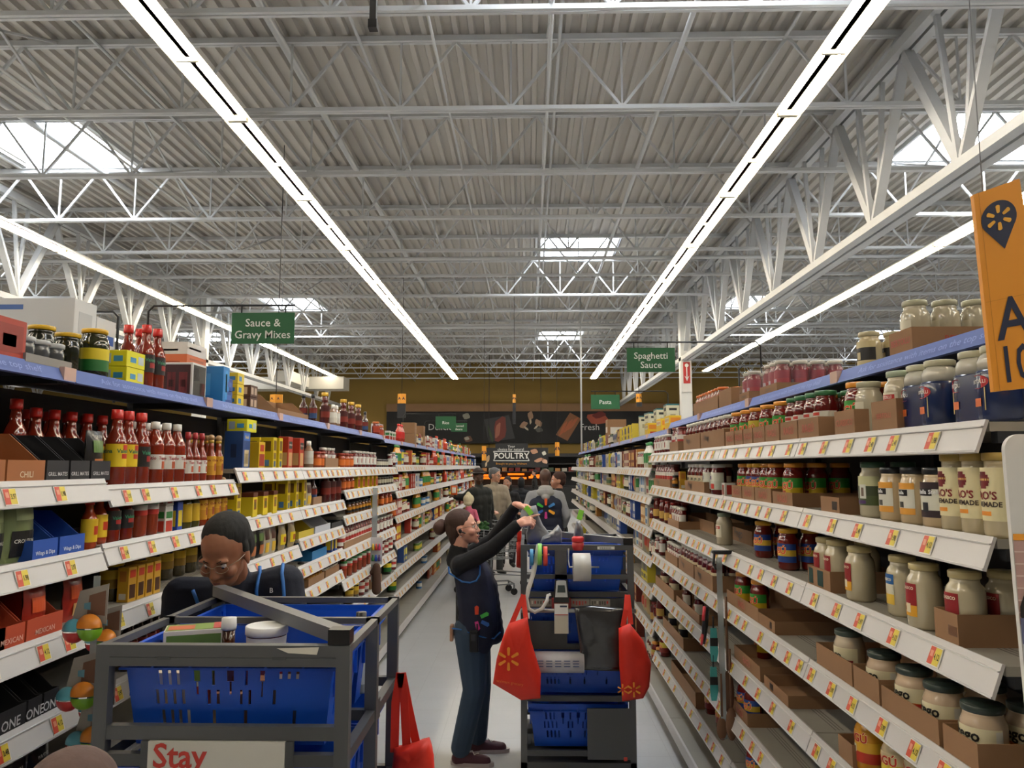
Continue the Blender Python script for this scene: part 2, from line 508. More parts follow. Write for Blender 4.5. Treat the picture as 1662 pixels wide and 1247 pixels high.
RF_Z = [1.83, 1.585, 1.30, 1.05, .78, .47]
y = 3.02 + 3 * 1.22  # 6.68
# the last of the five near units belongs to the pasta run: its shelves sit lower
racks_last = racks.pop()
def kill(o):
    for c in list(o.children): kill(c)
    bpy.data.objects.remove(o)
kill(racks_last[5])
RNEAR = 3.02 + 3 * 1.22
k = 0
while k < 10:
    rack(1, RNEAR + k * 1.22, RNEAR + (k + 1) * 1.22, RF_Z, 2.19, tags=k < 2, far=True); k += 1
REND = RNEAR + k * 1.22
LS = [(1.46, 2.68, [1.80, 1.56, 1.32, 1.08, .80, .5]), (2.68, 3.87, [1.777, 1.571, 1.33, 1.07, .80, .5]), (3.87, 5.0, [1.835, 1.575, 1.335, 1.10, .85, .5]),
      (5.0, 6.19, [1.835, 1.575, 1.37, 1.19, 1.02, .75, .45]), (6.19, 7.4, [1.835, 1.65, 1.44, 1.17, .92, .67, .4]), (7.4, 8.6, [1.835, 1.65, 1.44, 1.17, .92, .67, .4])]
for y0, y1, zs in LS: rack(-1, y0, y1, zs, 2.205)
LF_Z = [1.86, 1.56, 1.28, .99, .68, .42]
for k in range(12): rack(-1, 8.6 + k * 1.22, 8.6 + (k + 1) * 1.22, LF_Z, 2.175, tags=k < 2, far=True)
racks.sort(key=lambda r: (r[0], r[1]))
cnt = {-1: 0, 1: 0}
for s, y0, y1, zs, zb, r in racks:
    tag(r, 'shelving unit with blue top edge, %s from the near end, %s' % (nth(cnt[s]), SIDE_NM[s]), 'shelving unit', 'shelving units on the ' + SIDE_NM[s])
    cnt[s] += 1
# surface height of a shelf (n = 0 is the blue top shelf) at distance y
def surf(s, n, y):
    for q, y0, y1, zs, zb, r in racks:
        if q == s and y0 - .02 <= y <= y1 + .02:
            if n == 0: return zb + .045 / 2 - .004
            if n <= len(zs): return zs[n - 1] + .07 / 2 - .004
            return .155
    return None
SHN = ['top', 'second', 'third', 'fourth', 'fifth', 'sixth', 'seventh', 'eighth']
# ---------------------------------------------------------------- products
PL = lambda c, r=.4: M(c, r)
GL = lambda c: M(c, .12, coat=.6)
def wrap(r, z, s=1.0, a0=-PI / 2):
    # lettering wrapped round a jar, centred on the side that faces the aisle (-y)
    def fn(x, y):
        a = a0 + x / r
        return (r * math.cos(a), r * math.sin(a), z + y)
    return fn
def disc(cx, cz, r, c, n=6):
    out = []
    for k in range(n):
        za, zb = cz - r + 2 * r * k / n, cz - r + 2 * r * (k + 1) / n
        hw = math.sqrt(max(0, r * r - ((za + zb) / 2 - cz) ** 2)); out.append((cx - hw, cx + hw, za, zb, c))
    return tuple(out)
def text_w(t, sz):
    vs, _ = text_geo(t, .012)
    return (max(v[0] for v in vs) - min(v[0] for v in vs)) * sz
def patch(b, r, x0, x1, z0, z1, m, n=6):
    a0, a1 = -PI / 2 + x0 / r, -PI / 2 + x1 / r
    b.lathe([(r, z0), (r, z1)], m, n, a0=a0, a1=a1, cap=False)
def jar(nm, H=.178, R=.046, lr=.037, lh=.017, col='6e1712', lid='d9902c', lab=('3c8a2f',), z0=.035, z1=.115, arc=4.2, texts=(), patches=(), sq=0.0, glass=True):
    c = GL(col)
    hb = H - lh
    pr = [(R * .86, 0), (R, .010), (R, hb * .70), (R * .975, hb * .79), (R * .90, hb * .86), (max(lr * .98, R * .76), hb * .915), (lr * .98, hb * .94), (lr * .98, hb)]
    o = MB().lathe(pr, c, 18).build(nm)
    l = MB().lathe([(lr + .001, hb - .002), (lr + .003, hb), (lr + .003, H - .002), (lr + .001, H)], PL(lid, .3), 18)
    l.lathe([(lr - .003, H), (lr - .003, H + .0006)], PL(lid, .3), 18)
    l.build('lid', o)
    b = MB(); R2 = R + .0008; n = len(lab); st = (z1 - z0) / max(1, n)
    for i, lc in enumerate(lab): patch(b, R2, -arc * R / 2, arc * R / 2, z0 + i * st, z0 + (i + 1) * st, PL(lc), 20)
    for x0, x1, a, bb, pc in patches: patch(b, R2 + .0006, x0, x1, a, bb, PL(pc))
    for t, sz, tc, x, z in texts:
        f = wrap(R2 + .0014, z)
        fo = wrap(R2 + .0008, z)
        tw = text_w(t, sz) * 1.2
        for rep in ([q * tw for q in (-2, -1, 0, 1, 2) if abs(q * tw) + tw / 2 < R * arc / 2] or [0]):
            if t == 'RAGÚ': b.text(t, sz, PL('ead9a0'), (lambda g, dx: (lambda u, v: g(u + dx, v)))(fo, x + rep), .06)
            b.text(t, sz, PL(tc), (lambda g, dx: (lambda u, v: g(u + dx, v)))(f, x + rep), .028)
    if lab: b.build('paper_label', o)
    return o
def bottle(nm, H=.24, R=.03, col='8a2a14', cap='c41f1a', capr=.013, caph=.022, lab=('e0b91e',), z0=.04, z1=.12, arc=4.4, texts=(), patches=(), neck=.55, capball=False):
    hb = H - caph
    pr = [(R * .88, 0), (R, .01), (R, hb * neck), (R * .96, hb * (neck + .05)), (R * .80, hb * (neck + .12)), (max(capr * .95, R * .55), hb * (neck + .20)), (capr * .95, hb * min(.97, neck + .30)), (capr * .9, hb)]
    o = MB().lathe(pr, GL(col), 14).build(nm)
    if capball: MB().lathe([(capr, hb - .012), (capr, hb), (capr * .7, hb + .003)], PL('caa23a'), 12).ball((0, 0, hb + capr * .95), capr * 1.15, PL(cap), nu=10, nv=7).build('cap', o)
    else: MB().lathe([(capr + .001, hb - .008), (capr + .002, hb), (capr + .001, H), (capr * .6, H + .001)], PL(cap, .35), 12).build('cap', o)
    if lab:
        b = MB(); R2 = R + .0008; n = len(lab); st = (z1 - z0) / max(1, n)
        for i, lc in enumerate(lab): patch(b, R2, -arc * R / 2, arc * R / 2, z0 + i * st, z0 + (i + 1) * st, PL(lc), 16)
        for x0, x1, a, bb, pc in patches: patch(b, R2 + .0005, x0, x1, a, bb, PL(pc))
        for t, sz, tc, x, z in texts:
            f = wrap(R2 + .0012, z)
            for rep in [q * text_w(t, sz) * 1.2 for q in (-1, 0, 1)]: b.text(t, sz, PL(tc), (lambda g, dx: (lambda u, v: g(u + dx, v)))(f, x + rep), .025)
        b.build('paper_label', o)
    return o
def carton(nm, w, d, h, col, art=(), texts=(), side=None, sidetexts=(), top=None, kraft=False):
    # w along the aisle, d into the shelf; the front is -y, art rectangles are fractions of the front
    m = (CARD if kraft else PL(col, .45))
    b = MB().rbox(-w / 2, w / 2, -d / 2, d / 2, 0, h, m, .0015)
    o = b.build(nm)
    p = MB()
    for x0, x1, z0, z1, c in art: p.box(-w / 2 + x0 * w, -w / 2 + x1 * w, -d / 2 - .0007, -d / 2, z0 * h, z1 * h, PL(c))
    if side:   # the same artwork on both narrow sides
        for x0, x1, z0, z1, c in side:
            for sx in (-1, 1): p.box(min(sx * w / 2, sx * (w / 2 + .0007)), max(sx * w / 2, sx * (w / 2 + .0007)), -d / 2 + x0 * d, -d / 2 + x1 * d, z0 * h, z1 * h, PL(c))
    if top: p.box(-w / 2 + .001, w / 2 - .001, -d / 2 + .001, d / 2 - .001, h, h + .0006, PL(top))
    for t, sz, c, x, z in texts: p.text(t, sz, PL(c), lambda u, v: (u + x * w, -d / 2 - .0012, z * h + v), .015)
    for t, sz, c, x, z in sidetexts:
        p.text(t, sz, PL(c), lambda u, v: (-w / 2 - .0012, -(u) + x * d, z * h + v), .01)
        p.text(t, sz, PL(c), lambda u, v: (w / 2 + .0012, u + x * d, z * h + v), .01)
    if p.v: p.build('printed_panel', o)
    return o
def tray(nm, w, d, h, col='8d6a4b', front=.5, texts=(), rect=(), cutmode='v', sidetexts=()):
    # open carton: tall back, side walls sloping to a low front
    m = CARD if col == '8d6a4b' else PL(col, .6)
    inn = CARD_D
    t = .003
    hf = h * front
    b = MB().box(-w / 2, w / 2, -d / 2, d / 2, 0, t, m)
    b.box(-w / 2, w / 2, d / 2 - t, d / 2, t, h, m)
    b.box(-w / 2, w / 2, -d / 2, -d / 2 + t, t, hf, m)
    for sx in (-1, 1):
        xo, xi = sx * w / 2, sx * (w / 2 - t)
        pr = [(-d / 2 + t, t), (d / 2 - t, t), (d / 2 - t, h), (0.0, h), (-d / 2 + t + .02, hf), (-d / 2 + t, hf)]
        if cutmode == 'flat': pr = [(-d / 2 + t, t), (d / 2 - t, t), (d / 2 - t, hf), (-d / 2 + t, hf)]
        n = len(pr)
        vs = [(xo, y, z) for y, z in pr] + [(xi, y, z) for y, z in pr]
        fs = [tuple(range(n)), tuple(reversed(range(n, 2 * n)))] + [(i, n + i, n + (i + 1) % n, (i + 1) % n) for i in range(n)]
        b.add(vs, fs, m)
    o = b.build(nm)
    p = MB()
    for x0, x1, z0, z1, c in rect: p.box(-w / 2 + x0 * w, -w / 2 + x1 * w, -d / 2 - .0007, -d / 2, z0 * hf, z1 * hf, PL(c))
    for tx, sz, c, x, z in texts: p.text(tx, sz, PL(c), lambda u, v: (u + x * w, -d / 2 - .0012, z * hf + v), .012)
    for tx, sz, c, y, z in sidetexts:
        for sx in (-1, 1): p.text(tx, sz, PL(c), (lambda sx: lambda u, v: (sx * (w / 2 + .0006), sx * u + y * d, z * hf + v))(sx), .01)
    if p.v: p.build('printed_panel', o)
    return o
def pouch(nm, w, h, th, col, art=(), texts=(), top=None):
    # a filled bag: swollen in the middle, flat seams at top and bottom
    b = MB(); nx, nz = 8, 9
    def th_(i, j): return th / 2 * math.sin(PI * i / nx) ** .6 * math.sin(PI * min(1, (j + .6) / (nz + .3))) ** .5 + .001
    for sgn in (-1, 1):
        vs = [(-w / 2 + w * i / nx * 1.0, sgn * th_(i, j) + .002 * math.sin(i * 2.3 + j * 1.7), h * j / nz) for j in range(nz + 1) for i in range(nx + 1)]
        fs = [(j * (nx + 1) + i, j * (nx + 1) + i + 1, (j + 1) * (nx + 1) + i + 1, (j + 1) * (nx + 1) + i) for j in range(nz) for i in range(nx)]
        if sgn > 0: fs = [tuple(reversed(f)) for f in fs]
        b.add(vs, fs, M(col, .3, coat=.3), True)
    o = b.build(nm)
    p = MB()
    def front(u, v): # fraction space
        i = max(0, min(nx, u * nx)); j = max(0, min(nz, v * nz))
        y = -(th / 2 * math.sin(PI * i / nx) ** .6 * math.sin(PI * min(1, (j + .6) / (nz + .3))) ** .5 + .0045)
        return (-w / 2 + w * u, y, h * v)
    for x0, x1, z0, z1, c in art:
        n = 5
        vs = [front(x0 + (x1 - x0) * i / n, z0 + (z1 - z0) * j / n) for j in range(n + 1) for i in range(n + 1)]
        p.add(vs, [(j * (n + 1) + i, j * (n + 1) + i + 1, (j + 1) * (n + 1) + i + 1, (j + 1) * (n + 1) + i) for j in range(n) for i in range(n)], PL(c))
    for t, sz, c, x, z in texts: 
        p.text(t, sz, PL(c), lambda u, v: (lambda q: (q[0], q[1] - .002, q[2]))(front(.5 + x + u / w, z + v / h)), .01)
    if p.v: p.build('printed_panel', o)
    return o
def can(nm, H, R, col, bands=(), texts=()):
    b = MB().lathe([(R, 0), (R + .001, .003), (R, .005), (R, H - .005), (R + .001, H - .003), (R, H), (R - .004, H - .002)], M('a9abad', .3, .8), 18)
    o = b.build(nm)
    p = MB(); patch(p, R + .0008, -PI * R, PI * R, .007, H - .007, PL(col), 20)
    for z0, z1, c in bands: patch(p, R + .0014, -2.4 * R, 2.4 * R, z0 * H, z1 * H, PL(c), 16)
    for t, sz, c, x, z in texts: p.text(t, sz, PL(c), wrap(R + .002, z * H), .01)
    p.build('paper_label', o)
    return o

# every kind: key -> (builder, width along the shelf, depth, name, category, description)
K = {}
def kind(key, w, d, desc, cat, fn): K[key] = [w, d, desc, cat, fn, None]
J = .094
kind('ragu_green', J, J, 'red pasta sauce jar with green and yellow label', 'sauce jar', lambda: jar('sauce_jar', col='6b160f', lid='d38a2a', lab=('c9a81f', '2f8a30'), texts=(('RAGÚ', .040, 'd8431f', 0, .082),), patches=((-.02, .02, .045, .062, '8e2a1a'),)))
kind('ragu_blue', J, J, 'red pasta sauce jar with blue label and yellow lid', 'sauce jar', lambda: jar('sauce_jar', col='6b160f', lid='d9a32c', lab=('1e3f86', 'c9a432', '1f3e84'), texts=(('RAGÚ', .040, 'e05a28', 0, .084),)))
kind('ragu_red', J, J, 'red pasta sauce jar with red logo label', 'sauce jar', lambda: jar('sauce_jar', col='64140f', lid='d38a2a', lab=('7c1c16', 'c3b23a'), texts=(('RAGÚ', .032, 'd8431f', 0, .08),)))
kind('prego_red', J, J, 'dark red sauce jar with cream label and white lid', 'sauce jar', lambda: jar('sauce_jar', col='571510', lid='cfc9bd', lab=('c9bd9a', 'd6c9a6'), z0=.05, z1=.105, texts=(('Prego', .026, '1c1a18', 0, .085),), patches=((-.02, .02, .052, .068, 'a8301f'),)))
kind('script_jar', J, J, 'dark red sauce jar with white script label and green lid', 'sauce jar', lambda: jar('sauce_jar', col='5c1410', lid='2f6a40', lab=('d8d4c6',), z0=.03, z1=.10, texts=(('Campagnola', .017, '3c3f36', 0, .062),), patches=((-.03, .03, .083, .095, 'b9331f'), (-.02, .02, .036, .048, '3f7c37'))))
kind('red_white_jar', J, J, 'red sauce jar with striped white label', 'sauce jar', lambda: jar('sauce_jar', col='6a1714', lid='5e1c18', lab=('d9d3c8', 'a5312a', 'd9d3c8'), z0=.03, z1=.12, texts=()))
kind('tomato_jar', J, J, 'red sauce jar with tomato picture on white label', 'sauce jar', lambda: jar('sauce_jar', col='5d1412', lid='d8d6ce', lab=('d2d3c2', 'dcdcca'), z0=.03, z1=.13, texts=(), patches=((-.028, -.002, .035, .065, 'c2372a'), (.006, .034, .035, .065, 'c2372a'), (-.012, .012, .09, .11, '43407a'), (-.07, -.045, .035, .065, 'c2372a'))))
kind('tan_label_jar', .08, .08, 'slim red sauce jar with tan label', 'sauce jar', lambda: jar('sauce_jar', H=.175, R=.039, lr=.028, col='5c1512', lid='8f2a22', lab=('c29a4c',), z0=.025, z1=.085, texts=()))
kind('slim_red_jar', .07, .07, 'slim red jar with small white label', 'sauce jar', lambda: jar('sauce_jar', H=.15, R=.033, lr=.025, col='5c1512', lid='c9c3b8', lab=('dcd8cd',), z0=.03, z1=.10, texts=(), patches=((-.01, .012, .045, .085, '9a3328'),)))
kind('classico', .098, .098, 'white alfredo sauce jar with red and yellow label', 'sauce jar', lambda: jar('sauce_jar', H=.18, R=.048, lr=.036, col='b9ae92', lid='b8a878', lab=('d29a2c', '8a1f22', '8a1f22'), z0=.035, z1=.125, arc=1.3, texts=(('CLASSICO', .011, 'f2e6c8', 0, .112),), patches=((-.01, .012, .045, .07, 'e3d7b4'), (-.022, -.008, .05, .06, '8a4a1a'))))
kind('classico_blue', .098, .098, 'white alfredo sauce jar with blue and yellow label', 'sauce jar', lambda: jar('sauce_jar', H=.18, R=.048, lr=.036, col='b9ae92', lid='b8a878', lab=('d7b343', 'cfc9b4', '2c62a0'), z0=.035, z1=.125, arc=1.3, texts=(('CLASSICO', .011, 'f2e6c8', 0, .108),)))
kind('bertolli', .096, .096, 'white alfredo sauce jar with oval red label', 'sauce jar', lambda: jar('sauce_jar', H=.18, R=.047, lr=.035, col='b9af97', lid='8f9a84', lab=('d9d3bd',), z0=.045, z1=.115, arc=1.9, texts=(('BERTOLLI', .013, 'f4e8dc', 0, .1),), patches=((-.036, .036, .092, .108, 'b3231f'), (-.02, .0, .055, .075, '4e6a34'))))
kind('raos', .082, .082, 'tall cream sauce jar with maroon half circle label', 'sauce jar', lambda: jar('sauce_jar', H=.20, R=.040, lr=.033, col='bdaf8e', lid='b79c54', lab=('ddd2a6',), z0=.04, z1=.165, arc=3.4,
     texts=(("RAO'S", .026, '7a1f22', 0, .098), ('HOMEMADE', .0165, '3b2a22', 0, .078)), patches=((-.02, .02, .052, .062, 'd98a32'), (-.064, -.034, .052, .062, 'd98a32')) + disc(0, .135, .020, '6b1820') + disc(-.05, .135, .018, '6b1820') + ((-.019, .019, .134, .139, 'c9a05a'), (-.067, -.034, .134, .139, 'c9a05a'))))
kind('stella_orange', .094, .094, 'cream sauce jar with orange banded white label', 'sauce jar', lambda: jar('sauce_jar', H=.165, R=.045, lr=.038, col='c3ad88', lid='16171a', lab=('dc9b3a', 'd8d6c8', 'd8d6c8', 'd8d6c8', 'dc9b3a'), z0=.03, z1=.12, arc=2.0, texts=(('Stella', .014, 'f0f0f0', 0, .092),), patches=((-.026, .026, .083, .101, '15161a'), (-.008, .012, .05, .066, '4a4a46'))))
kind('stella_black', .10, .10, 'cream sauce jar with black banded white label', 'sauce jar', lambda: jar('sauce_jar', H=.165, R=.048, lr=.040, col='c3ad88', lid='16171a', lab=('2e2025', 'd6d5c6', 'd6d5c6', 'd6d5c6', '2e2025'), z0=.03, z1=.125, arc=2.8, texts=(('Stella', .016, 'f0f0f0', -.0, .098),), patches=((-.032, .032, .088, .108, '15161a'), (0, .02, .045, .07, '20242a'))))
kind('portrait_jar', .096, .096, 'cream sauce jar with two white ovals on label', 'sauce jar', lambda: jar('sauce_jar', H=.182, R=.046, lr=.036, col='c0b79c', lid='3b5c46', lab=('4d5a35', '3f4a30', 'c6c596'), z0=.04, z1=.135, arc=3.2, texts=(), patches=((-.036, -.008, .062, .108, 'cfd0c4'), (.004, .032, .062, .108, 'cfd0c4'), (-.028, -.016, .07, .098, '6a5648'), (.012, .024, .07, .098, '6a5648'), (-.075, -.05, .062, .108, 'cfd0c4'), (-.03, .03, .045, .056, '4b2d63'))))
kind('prego_white', .112, .112, 'squat white sauce jar with dark green lid', 'sauce jar', lambda: jar('sauce_jar', H=.142, R=.054, lr=.047, lh=.016, col='c2ab90', lid='2f3a34', lab=('5a3522', 'c87632', 'ddd3ae', 'ddd3ae'), z0=.012, z1=.092, arc=3.6, texts=(('Prego', .038, '17150f', -.0, .072),), patches=((.052, .075, .02, .05, 'b5251f'), (.08, .098, .015, .088, 'd5d2c6'))))
kind('prego_blue', .108, .108, 'squat white sauce jar with navy and cream label', 'sauce jar', lambda: jar('sauce_jar', H=.155, R=.052, lr=.045, lh=.016, col='c2b39a', lid='3f4a40', lab=('22356b', 'ddd3ae', 'ddd3ae'), z0=.015, z1=.10, arc=3.6, texts=(('Prego', .033, '17150f', 0, .073),), patches=((.05, .078, .03, .06, '8c2320'),)))
kind('ragu_cheese', .096, .096, 'orange cheese sauce jar with red logo', 'sauce jar', lambda: jar('sauce_jar', H=.182, R=.046, lr=.035, col='c98d22', lid='c9902c', lab=('b5331c', 'd9a82f', 'c98d22'), z0=.03, z1=.13, texts=(('RAGÚ', .036, 'b3261a', 0, .105),), patches=((-.018, .006, .06, .084, 'dfe0c8'),)))
kind('ragu_cream', .096, .096, 'white sauce jar with red logo and navy label', 'sauce jar', lambda: jar('sauce_jar', H=.182, R=.046, lr=.035, col='c5b48e', lid='c9a24c', lab=('1d3a70', 'cbb02e', 'c5b48e'), z0=.03, z1=.13, texts=(('RAGÚ', .036, 'b3261a', 0, .105),)))
kind('glass_white', .096, .096, 'plain white sauce jar with pale lid', 'sauce jar', lambda: jar('sauce_jar', H=.178, R=.046, lr=.036, col='b5ad97', lid='a9a68c', lab=('2a2a2c', 'd5cfba'), z0=.04, z1=.11, arc=1.6, texts=()))
kind('black_label_jar', .10, .10, 'cream jar with black and white label', 'sauce jar', lambda: jar('sauce_jar', H=.175, R=.048, lr=.038, col='bfb08c', lid='b3a887', lab=('c9b98c', '1d1c1e', '1d1c1e', 'c9b98c'), z0=.03, z1=.135, arc=3.4, texts=(), patches=((.0, .02, .06, .09, 'c9b98c'),)))
kind('red_pack_jar', .088, .088, 'red sauce jar with red label under shrink film', 'sauce jar', lambda: jar('sauce_jar', H=.165, R=.042, lr=.034, col='74202a', lid='b9b3a4', lab=('a8303a', '963040'), z0=.03, z1=.115, texts=(), patches=((-.02, .02, .05, .07, 'b9a9b8'),)))
kind('cap_orange_jar', .088, .088, 'red sauce jar with orange lid', 'sauce jar', lambda: jar('sauce_jar', H=.15, R=.042, lr=.034, col='6c1c14', lid='c8682c', lab=('a93c22',), z0=.03, z1=.1, texts=()))
kind('small_amber', .055, .055, 'small amber jar with black lid', 'jar', lambda: jar('spice_jar', H=.10, R=.026, lr=.02, lh=.013, col='7a4a16', lid='141414', lab=('1b1b1b', 'c98a22'), z0=.015, z1=.06, texts=()))
def twin_pack():
    o = MB()
    nv = M('16264f', .22, coat=.6)
    for k in (-1, 1):
        o.lathe([(.048, 0), (.054, .01), (.054, .120), (.051, .128)], nv, 20, c=(k * .052, 0))
    o.box(-.052, .052, -.053, .053, 0.004, .122, nv)
    r = o.build('jar_twin_pack')
    for k in (-1, 1):
        MB().lathe([(.048, .129), (.0475, .150), (.043, .163), (.037, .168), (.037, .171)], GL('b9b6a8'), 16, c=(k * .052, 0)).lathe([(.039, .171), (.040, .173), (.040, .187), (.037, .189)], M('a9a68c', .3), 16, c=(k * .052, 0)).build('jar', r)
    p = MB()
    for k in (-.052, .052):
        f = (lambda k: lambda u, v: (k + .0555 * math.sin(u / .0555), -.0555 * math.cos(u / .0555), v))(k)
        ring = [(.034 * math.cos(t * PI / 9), .017 * math.sin(t * PI / 9)) for t in range(18)]
        p.poly(ring, PL('a8252c'), lambda u, v: f(u, v + .10))
        p.text('BERTOLLI', .013, PL('e8e0d0'), lambda u, v: (lambda q: (q[0], q[1] - .001, q[2]))(f(u, v + .10)), .01)
        p.add([f(u, v) for u, v in ((-.024, .03), (.024, .03), (.024, .086), (-.024, .086))], [(0, 1, 2, 3)], PL('b9a86c'))
        p.add([(lambda q: (q[0], q[1] - .0008, q[2]))(f(u, v)) for u, v in ((-.014, .04), (.012, .04), (.012, .06), (-.014, .06))], [(0, 1, 2, 3)], PL('c9622c'))
    p.build('printed_panel', r)
    return r
kind('twin', .225, .12, 'navy wrapped twin pack of white sauce jars', 'jar pack', twin_pack)
# hot sauces and gravy-mix side
kind('valentina', .078, .078, 'large hot sauce bottle with yellow label', 'sauce bottle', lambda: bottle('sauce_bottle', H=.285, R=.038, col='7c2412', cap='c2251c', capr=.019, caph=.028, lab=('e3c424', 'e3c424', 'e3c424'), z0=.07, z1=.155, neck=.60, texts=(('Valentina', .021, '2a6a4a', 0, .128),), patches=((-.015, .02, .132, .152, 'c23a22'), (-.02, .01, .1, .118, 'c23a22'))))
kind('valentina_black', .078, .078, 'large hot sauce bottle with black label', 'sauce bottle', lambda: bottle('sauce_bottle', H=.285, R=.038, col='7c2412', cap='c2251c', capr=.019, caph=.028, lab=('1c1a1c', '241c1e'), z0=.07, z1=.15, neck=.60, texts=(('Valentina', .021, '3f8f6a', 0, .125),), patches=((-.018, .022, .09, .112, 'a12a28'),)))
kind('valentina_small', .066, .066, 'hot sauce bottle with black label and red cap', 'sauce bottle', lambda: bottle('sauce_bottle', H=.20, R=.032, col='7c2412', cap='c2251c', capr=.015, caph=.024, lab=('1c1a1c', '241c1e'), z0=.045, z1=.115, neck=.60, texts=(('Valentina', .017, '3f8f6a', 0, .088),), patches=((-.018, .022, .066, .082, 'a12a28'),)))
kind('yellow_small', .058, .058, 'hot sauce bottle with yellow label and red cap', 'sauce bottle', lambda: bottle('sauce_bottle', H=.185, R=.028, col='a03a16', cap='c2251c', capr=.014, caph=.024, lab=('e0bb28',), z0=.025, z1=.105, neck=.60, texts=(), patches=((-.014, .014, .05, .08, 'c23c20'),)))
kind('tapatio_big', .08, .08, 'large hot sauce bottle with white label and cap', 'sauce bottle', lambda: bottle('sauce_bottle', H=.255, R=.039, col='82260f', cap='d8d5cd', capr=.017, caph=.022, lab=('ddd9d0',), z0=.06, z1=.12, neck=.66, texts=(('Tapatío', .018, 'a3262a', 0, .105),), patches=((-.012, .012, .062, .092, 'b0502c'),)))
kind('tapatio', .056, .056, 'slim hot sauce bottle with white label', 'sauce bottle', lambda: bottle('sauce_bottle', H=.225, R=.027, col='82260f', cap='a3262a', capr=.011, caph=.022, lab=('ddd9d0',), z0=.04, z1=.10, neck=.52, texts=(('Tapatío', .015, 'a3262a', 0, .088),), patches=((-.01, .01, .045, .072, 'b0502c'),)))
kind('cholula', .052, .052, 'hot sauce bottle with round wooden cap', 'sauce bottle', lambda: bottle('sauce_bottle', H=.225, R=.025, col='8c3414', cap='a68258', capr=.014, caph=.03, capball=True, lab=('c8902a', 'd9a532'), z0=.03, z1=.12, neck=.55, texts=(('Cholula', .014, '8a1f1c', 0, .1),), patches=((-.01, .01, .05, .085, '9a4a2a'),)))
kind('olive_bottle', .062, .062, 'olive green sauce bottle with black cap', 'sauce bottle', lambda: bottle('sauce_bottle', H=.21, R=.03, col='4a4514', cap='17170f', capr=.013, caph=.024, lab=('c2a024',), z0=.03, z1=.11, neck=.55))
kind('salsa_green', .064, .064, 'salsa bottle with green and white label', 'sauce bottle', lambda: bottle('sauce_bottle', H=.20, R=.031, col='8d3a22', cap='dcdad4', capr=.015, caph=.022, lab=('b53024', 'd8d6cc', '2f7a3c'), z0=.085, z1=.145, neck=.74, texts=()))
kind('salsa_blue', .064, .064, 'salsa bottle with blue cap and red label', 'sauce bottle', lambda: bottle('sauce_bottle', H=.20, R=.031, col='8d3a22', cap='2a73b8', capr=.015, caph=.022, lab=('b53024', 'd8d6cc', '2f7a3c'), z0=.085, z1=.145, neck=.74, texts=()))
kind('ketchup_brown', .086, .086, 'large barbecue sauce bottle with yellow lid', 'sauce bottle', lambda: bottle('sauce_bottle', H=.27, R=.042, col='521812', cap='d1a22a', capr=.028, caph=.022, lab=('7a2418', '431412'), z0=.06, z1=.16, neck=.5))
kind('brown_bottle', .07, .07, 'brown sauce bottle with blue label', 'sauce bottle', lambda: bottle('sauce_bottle', H=.22, R=.033, col='3c1a12', cap='1a1a1c', capr=.013, caph=.02, lab=('26436e', '7a2a20'), z0=.03, z1=.11))
kind('cream_bottle', .07, .07, 'cream squeeze bottle with white cap', 'sauce bottle', lambda: bottle('sauce_bottle', H=.19, R=.034, col='8a6a50', cap='d8d4ca', capr=.015, caph=.026, lab=('c9c2b2', 'd8d4c6'), z0=.03, z1=.12, neck=.7))
kind('orange_jar', .075, .075, 'orange salsa jar with orange label', 'jar', lambda: jar('salsa_jar', H=.12, R=.036, lr=.03, col='9a3d16', lid='8a2a1a', lab=('d8702a',), z0=.02, z1=.07, texts=()))
kind('dark_jar', .095, .095, 'dark gherkin jar with yellow lid', 'jar', lambda: jar('pickle_jar', H=.165, R=.046, lr=.042, lh=.014, col='1c1f14', lid='c9a21f', lab=(), texts=()))
kind('pickle_big', .115, .115, 'large pickle jar with yellow and green label', 'jar', lambda: jar('pickle_jar', H=.20, R=.055, lr=.045, lh=.016, col='2a2c16', lid='d0a320', lab=('1f6a2e', 'd9c42a'), z0=.03, z1=.12, texts=()))
kind('clear_small', .07, .07, 'small clear glass jar with silver lid', 'jar', lambda: jar('glass_jar', H=.085, R=.034, lr=.032, lh=.014, col='4c4f52', lid='b9bbbd', lab=(), texts=()))
kind('yellow_lid_jar', .095, .095, 'dark jar with yellow label and yellow lid', 'jar', lambda: jar('bouillon_jar', H=.15, R=.045, lr=.042, lh=.016, col='3a3014', lid='d8b81c', lab=('8a6a18', 'c9a626'), z0=.05, z1=.12, texts=()))
kind('big_can', .10, .10, 'wide can with white and red label', 'can', lambda: can('food_can', .125, .05, 'a3262e', ((.45, .9, 'd6d2cc'),), (('SAUCE', .014, 'a3262e', 0, .68),)))
kind('spice_tin', .05, .05, 'small dark tin with pale label', 'can', lambda: can('spice_tin', .085, .024, '2a211c', ((.3, .75, 'c9c2ae'),)))
kind('taco_yellow', .085, .075, 'yellow taco shell box', 'food box', lambda: carton('food_box', .085, .07, .165, 'd9be1c', ((.12, .88, .55, .9, 'b8331e'), (.2, .8, .1, .45, '8a5a22'), (.3, .7, .18, .36, 'd99a3a')), (('TACO', .02, 'f0dc50', 0, .75),), side=((.2, .8, .2, .5, '5a3a1a'), (.25, .75, .62, .85, 'b8331e'))))
kind('taco_tall', .06, .08, 'tall yellow box with taco picture', 'food box', lambda: carton('food_box', .058, .075, .185, 'd9be1c', ((.15, .85, .58, .9, '6a4a1a'), (.15, .85, .3, .5, '8a6a2a'), (.25, .75, .06, .24, '3a5a8a')), (), side=((.2, .8, .55, .88, '6a4a1a'), (.3, .7, .08, .28, '4a7ab0'))))
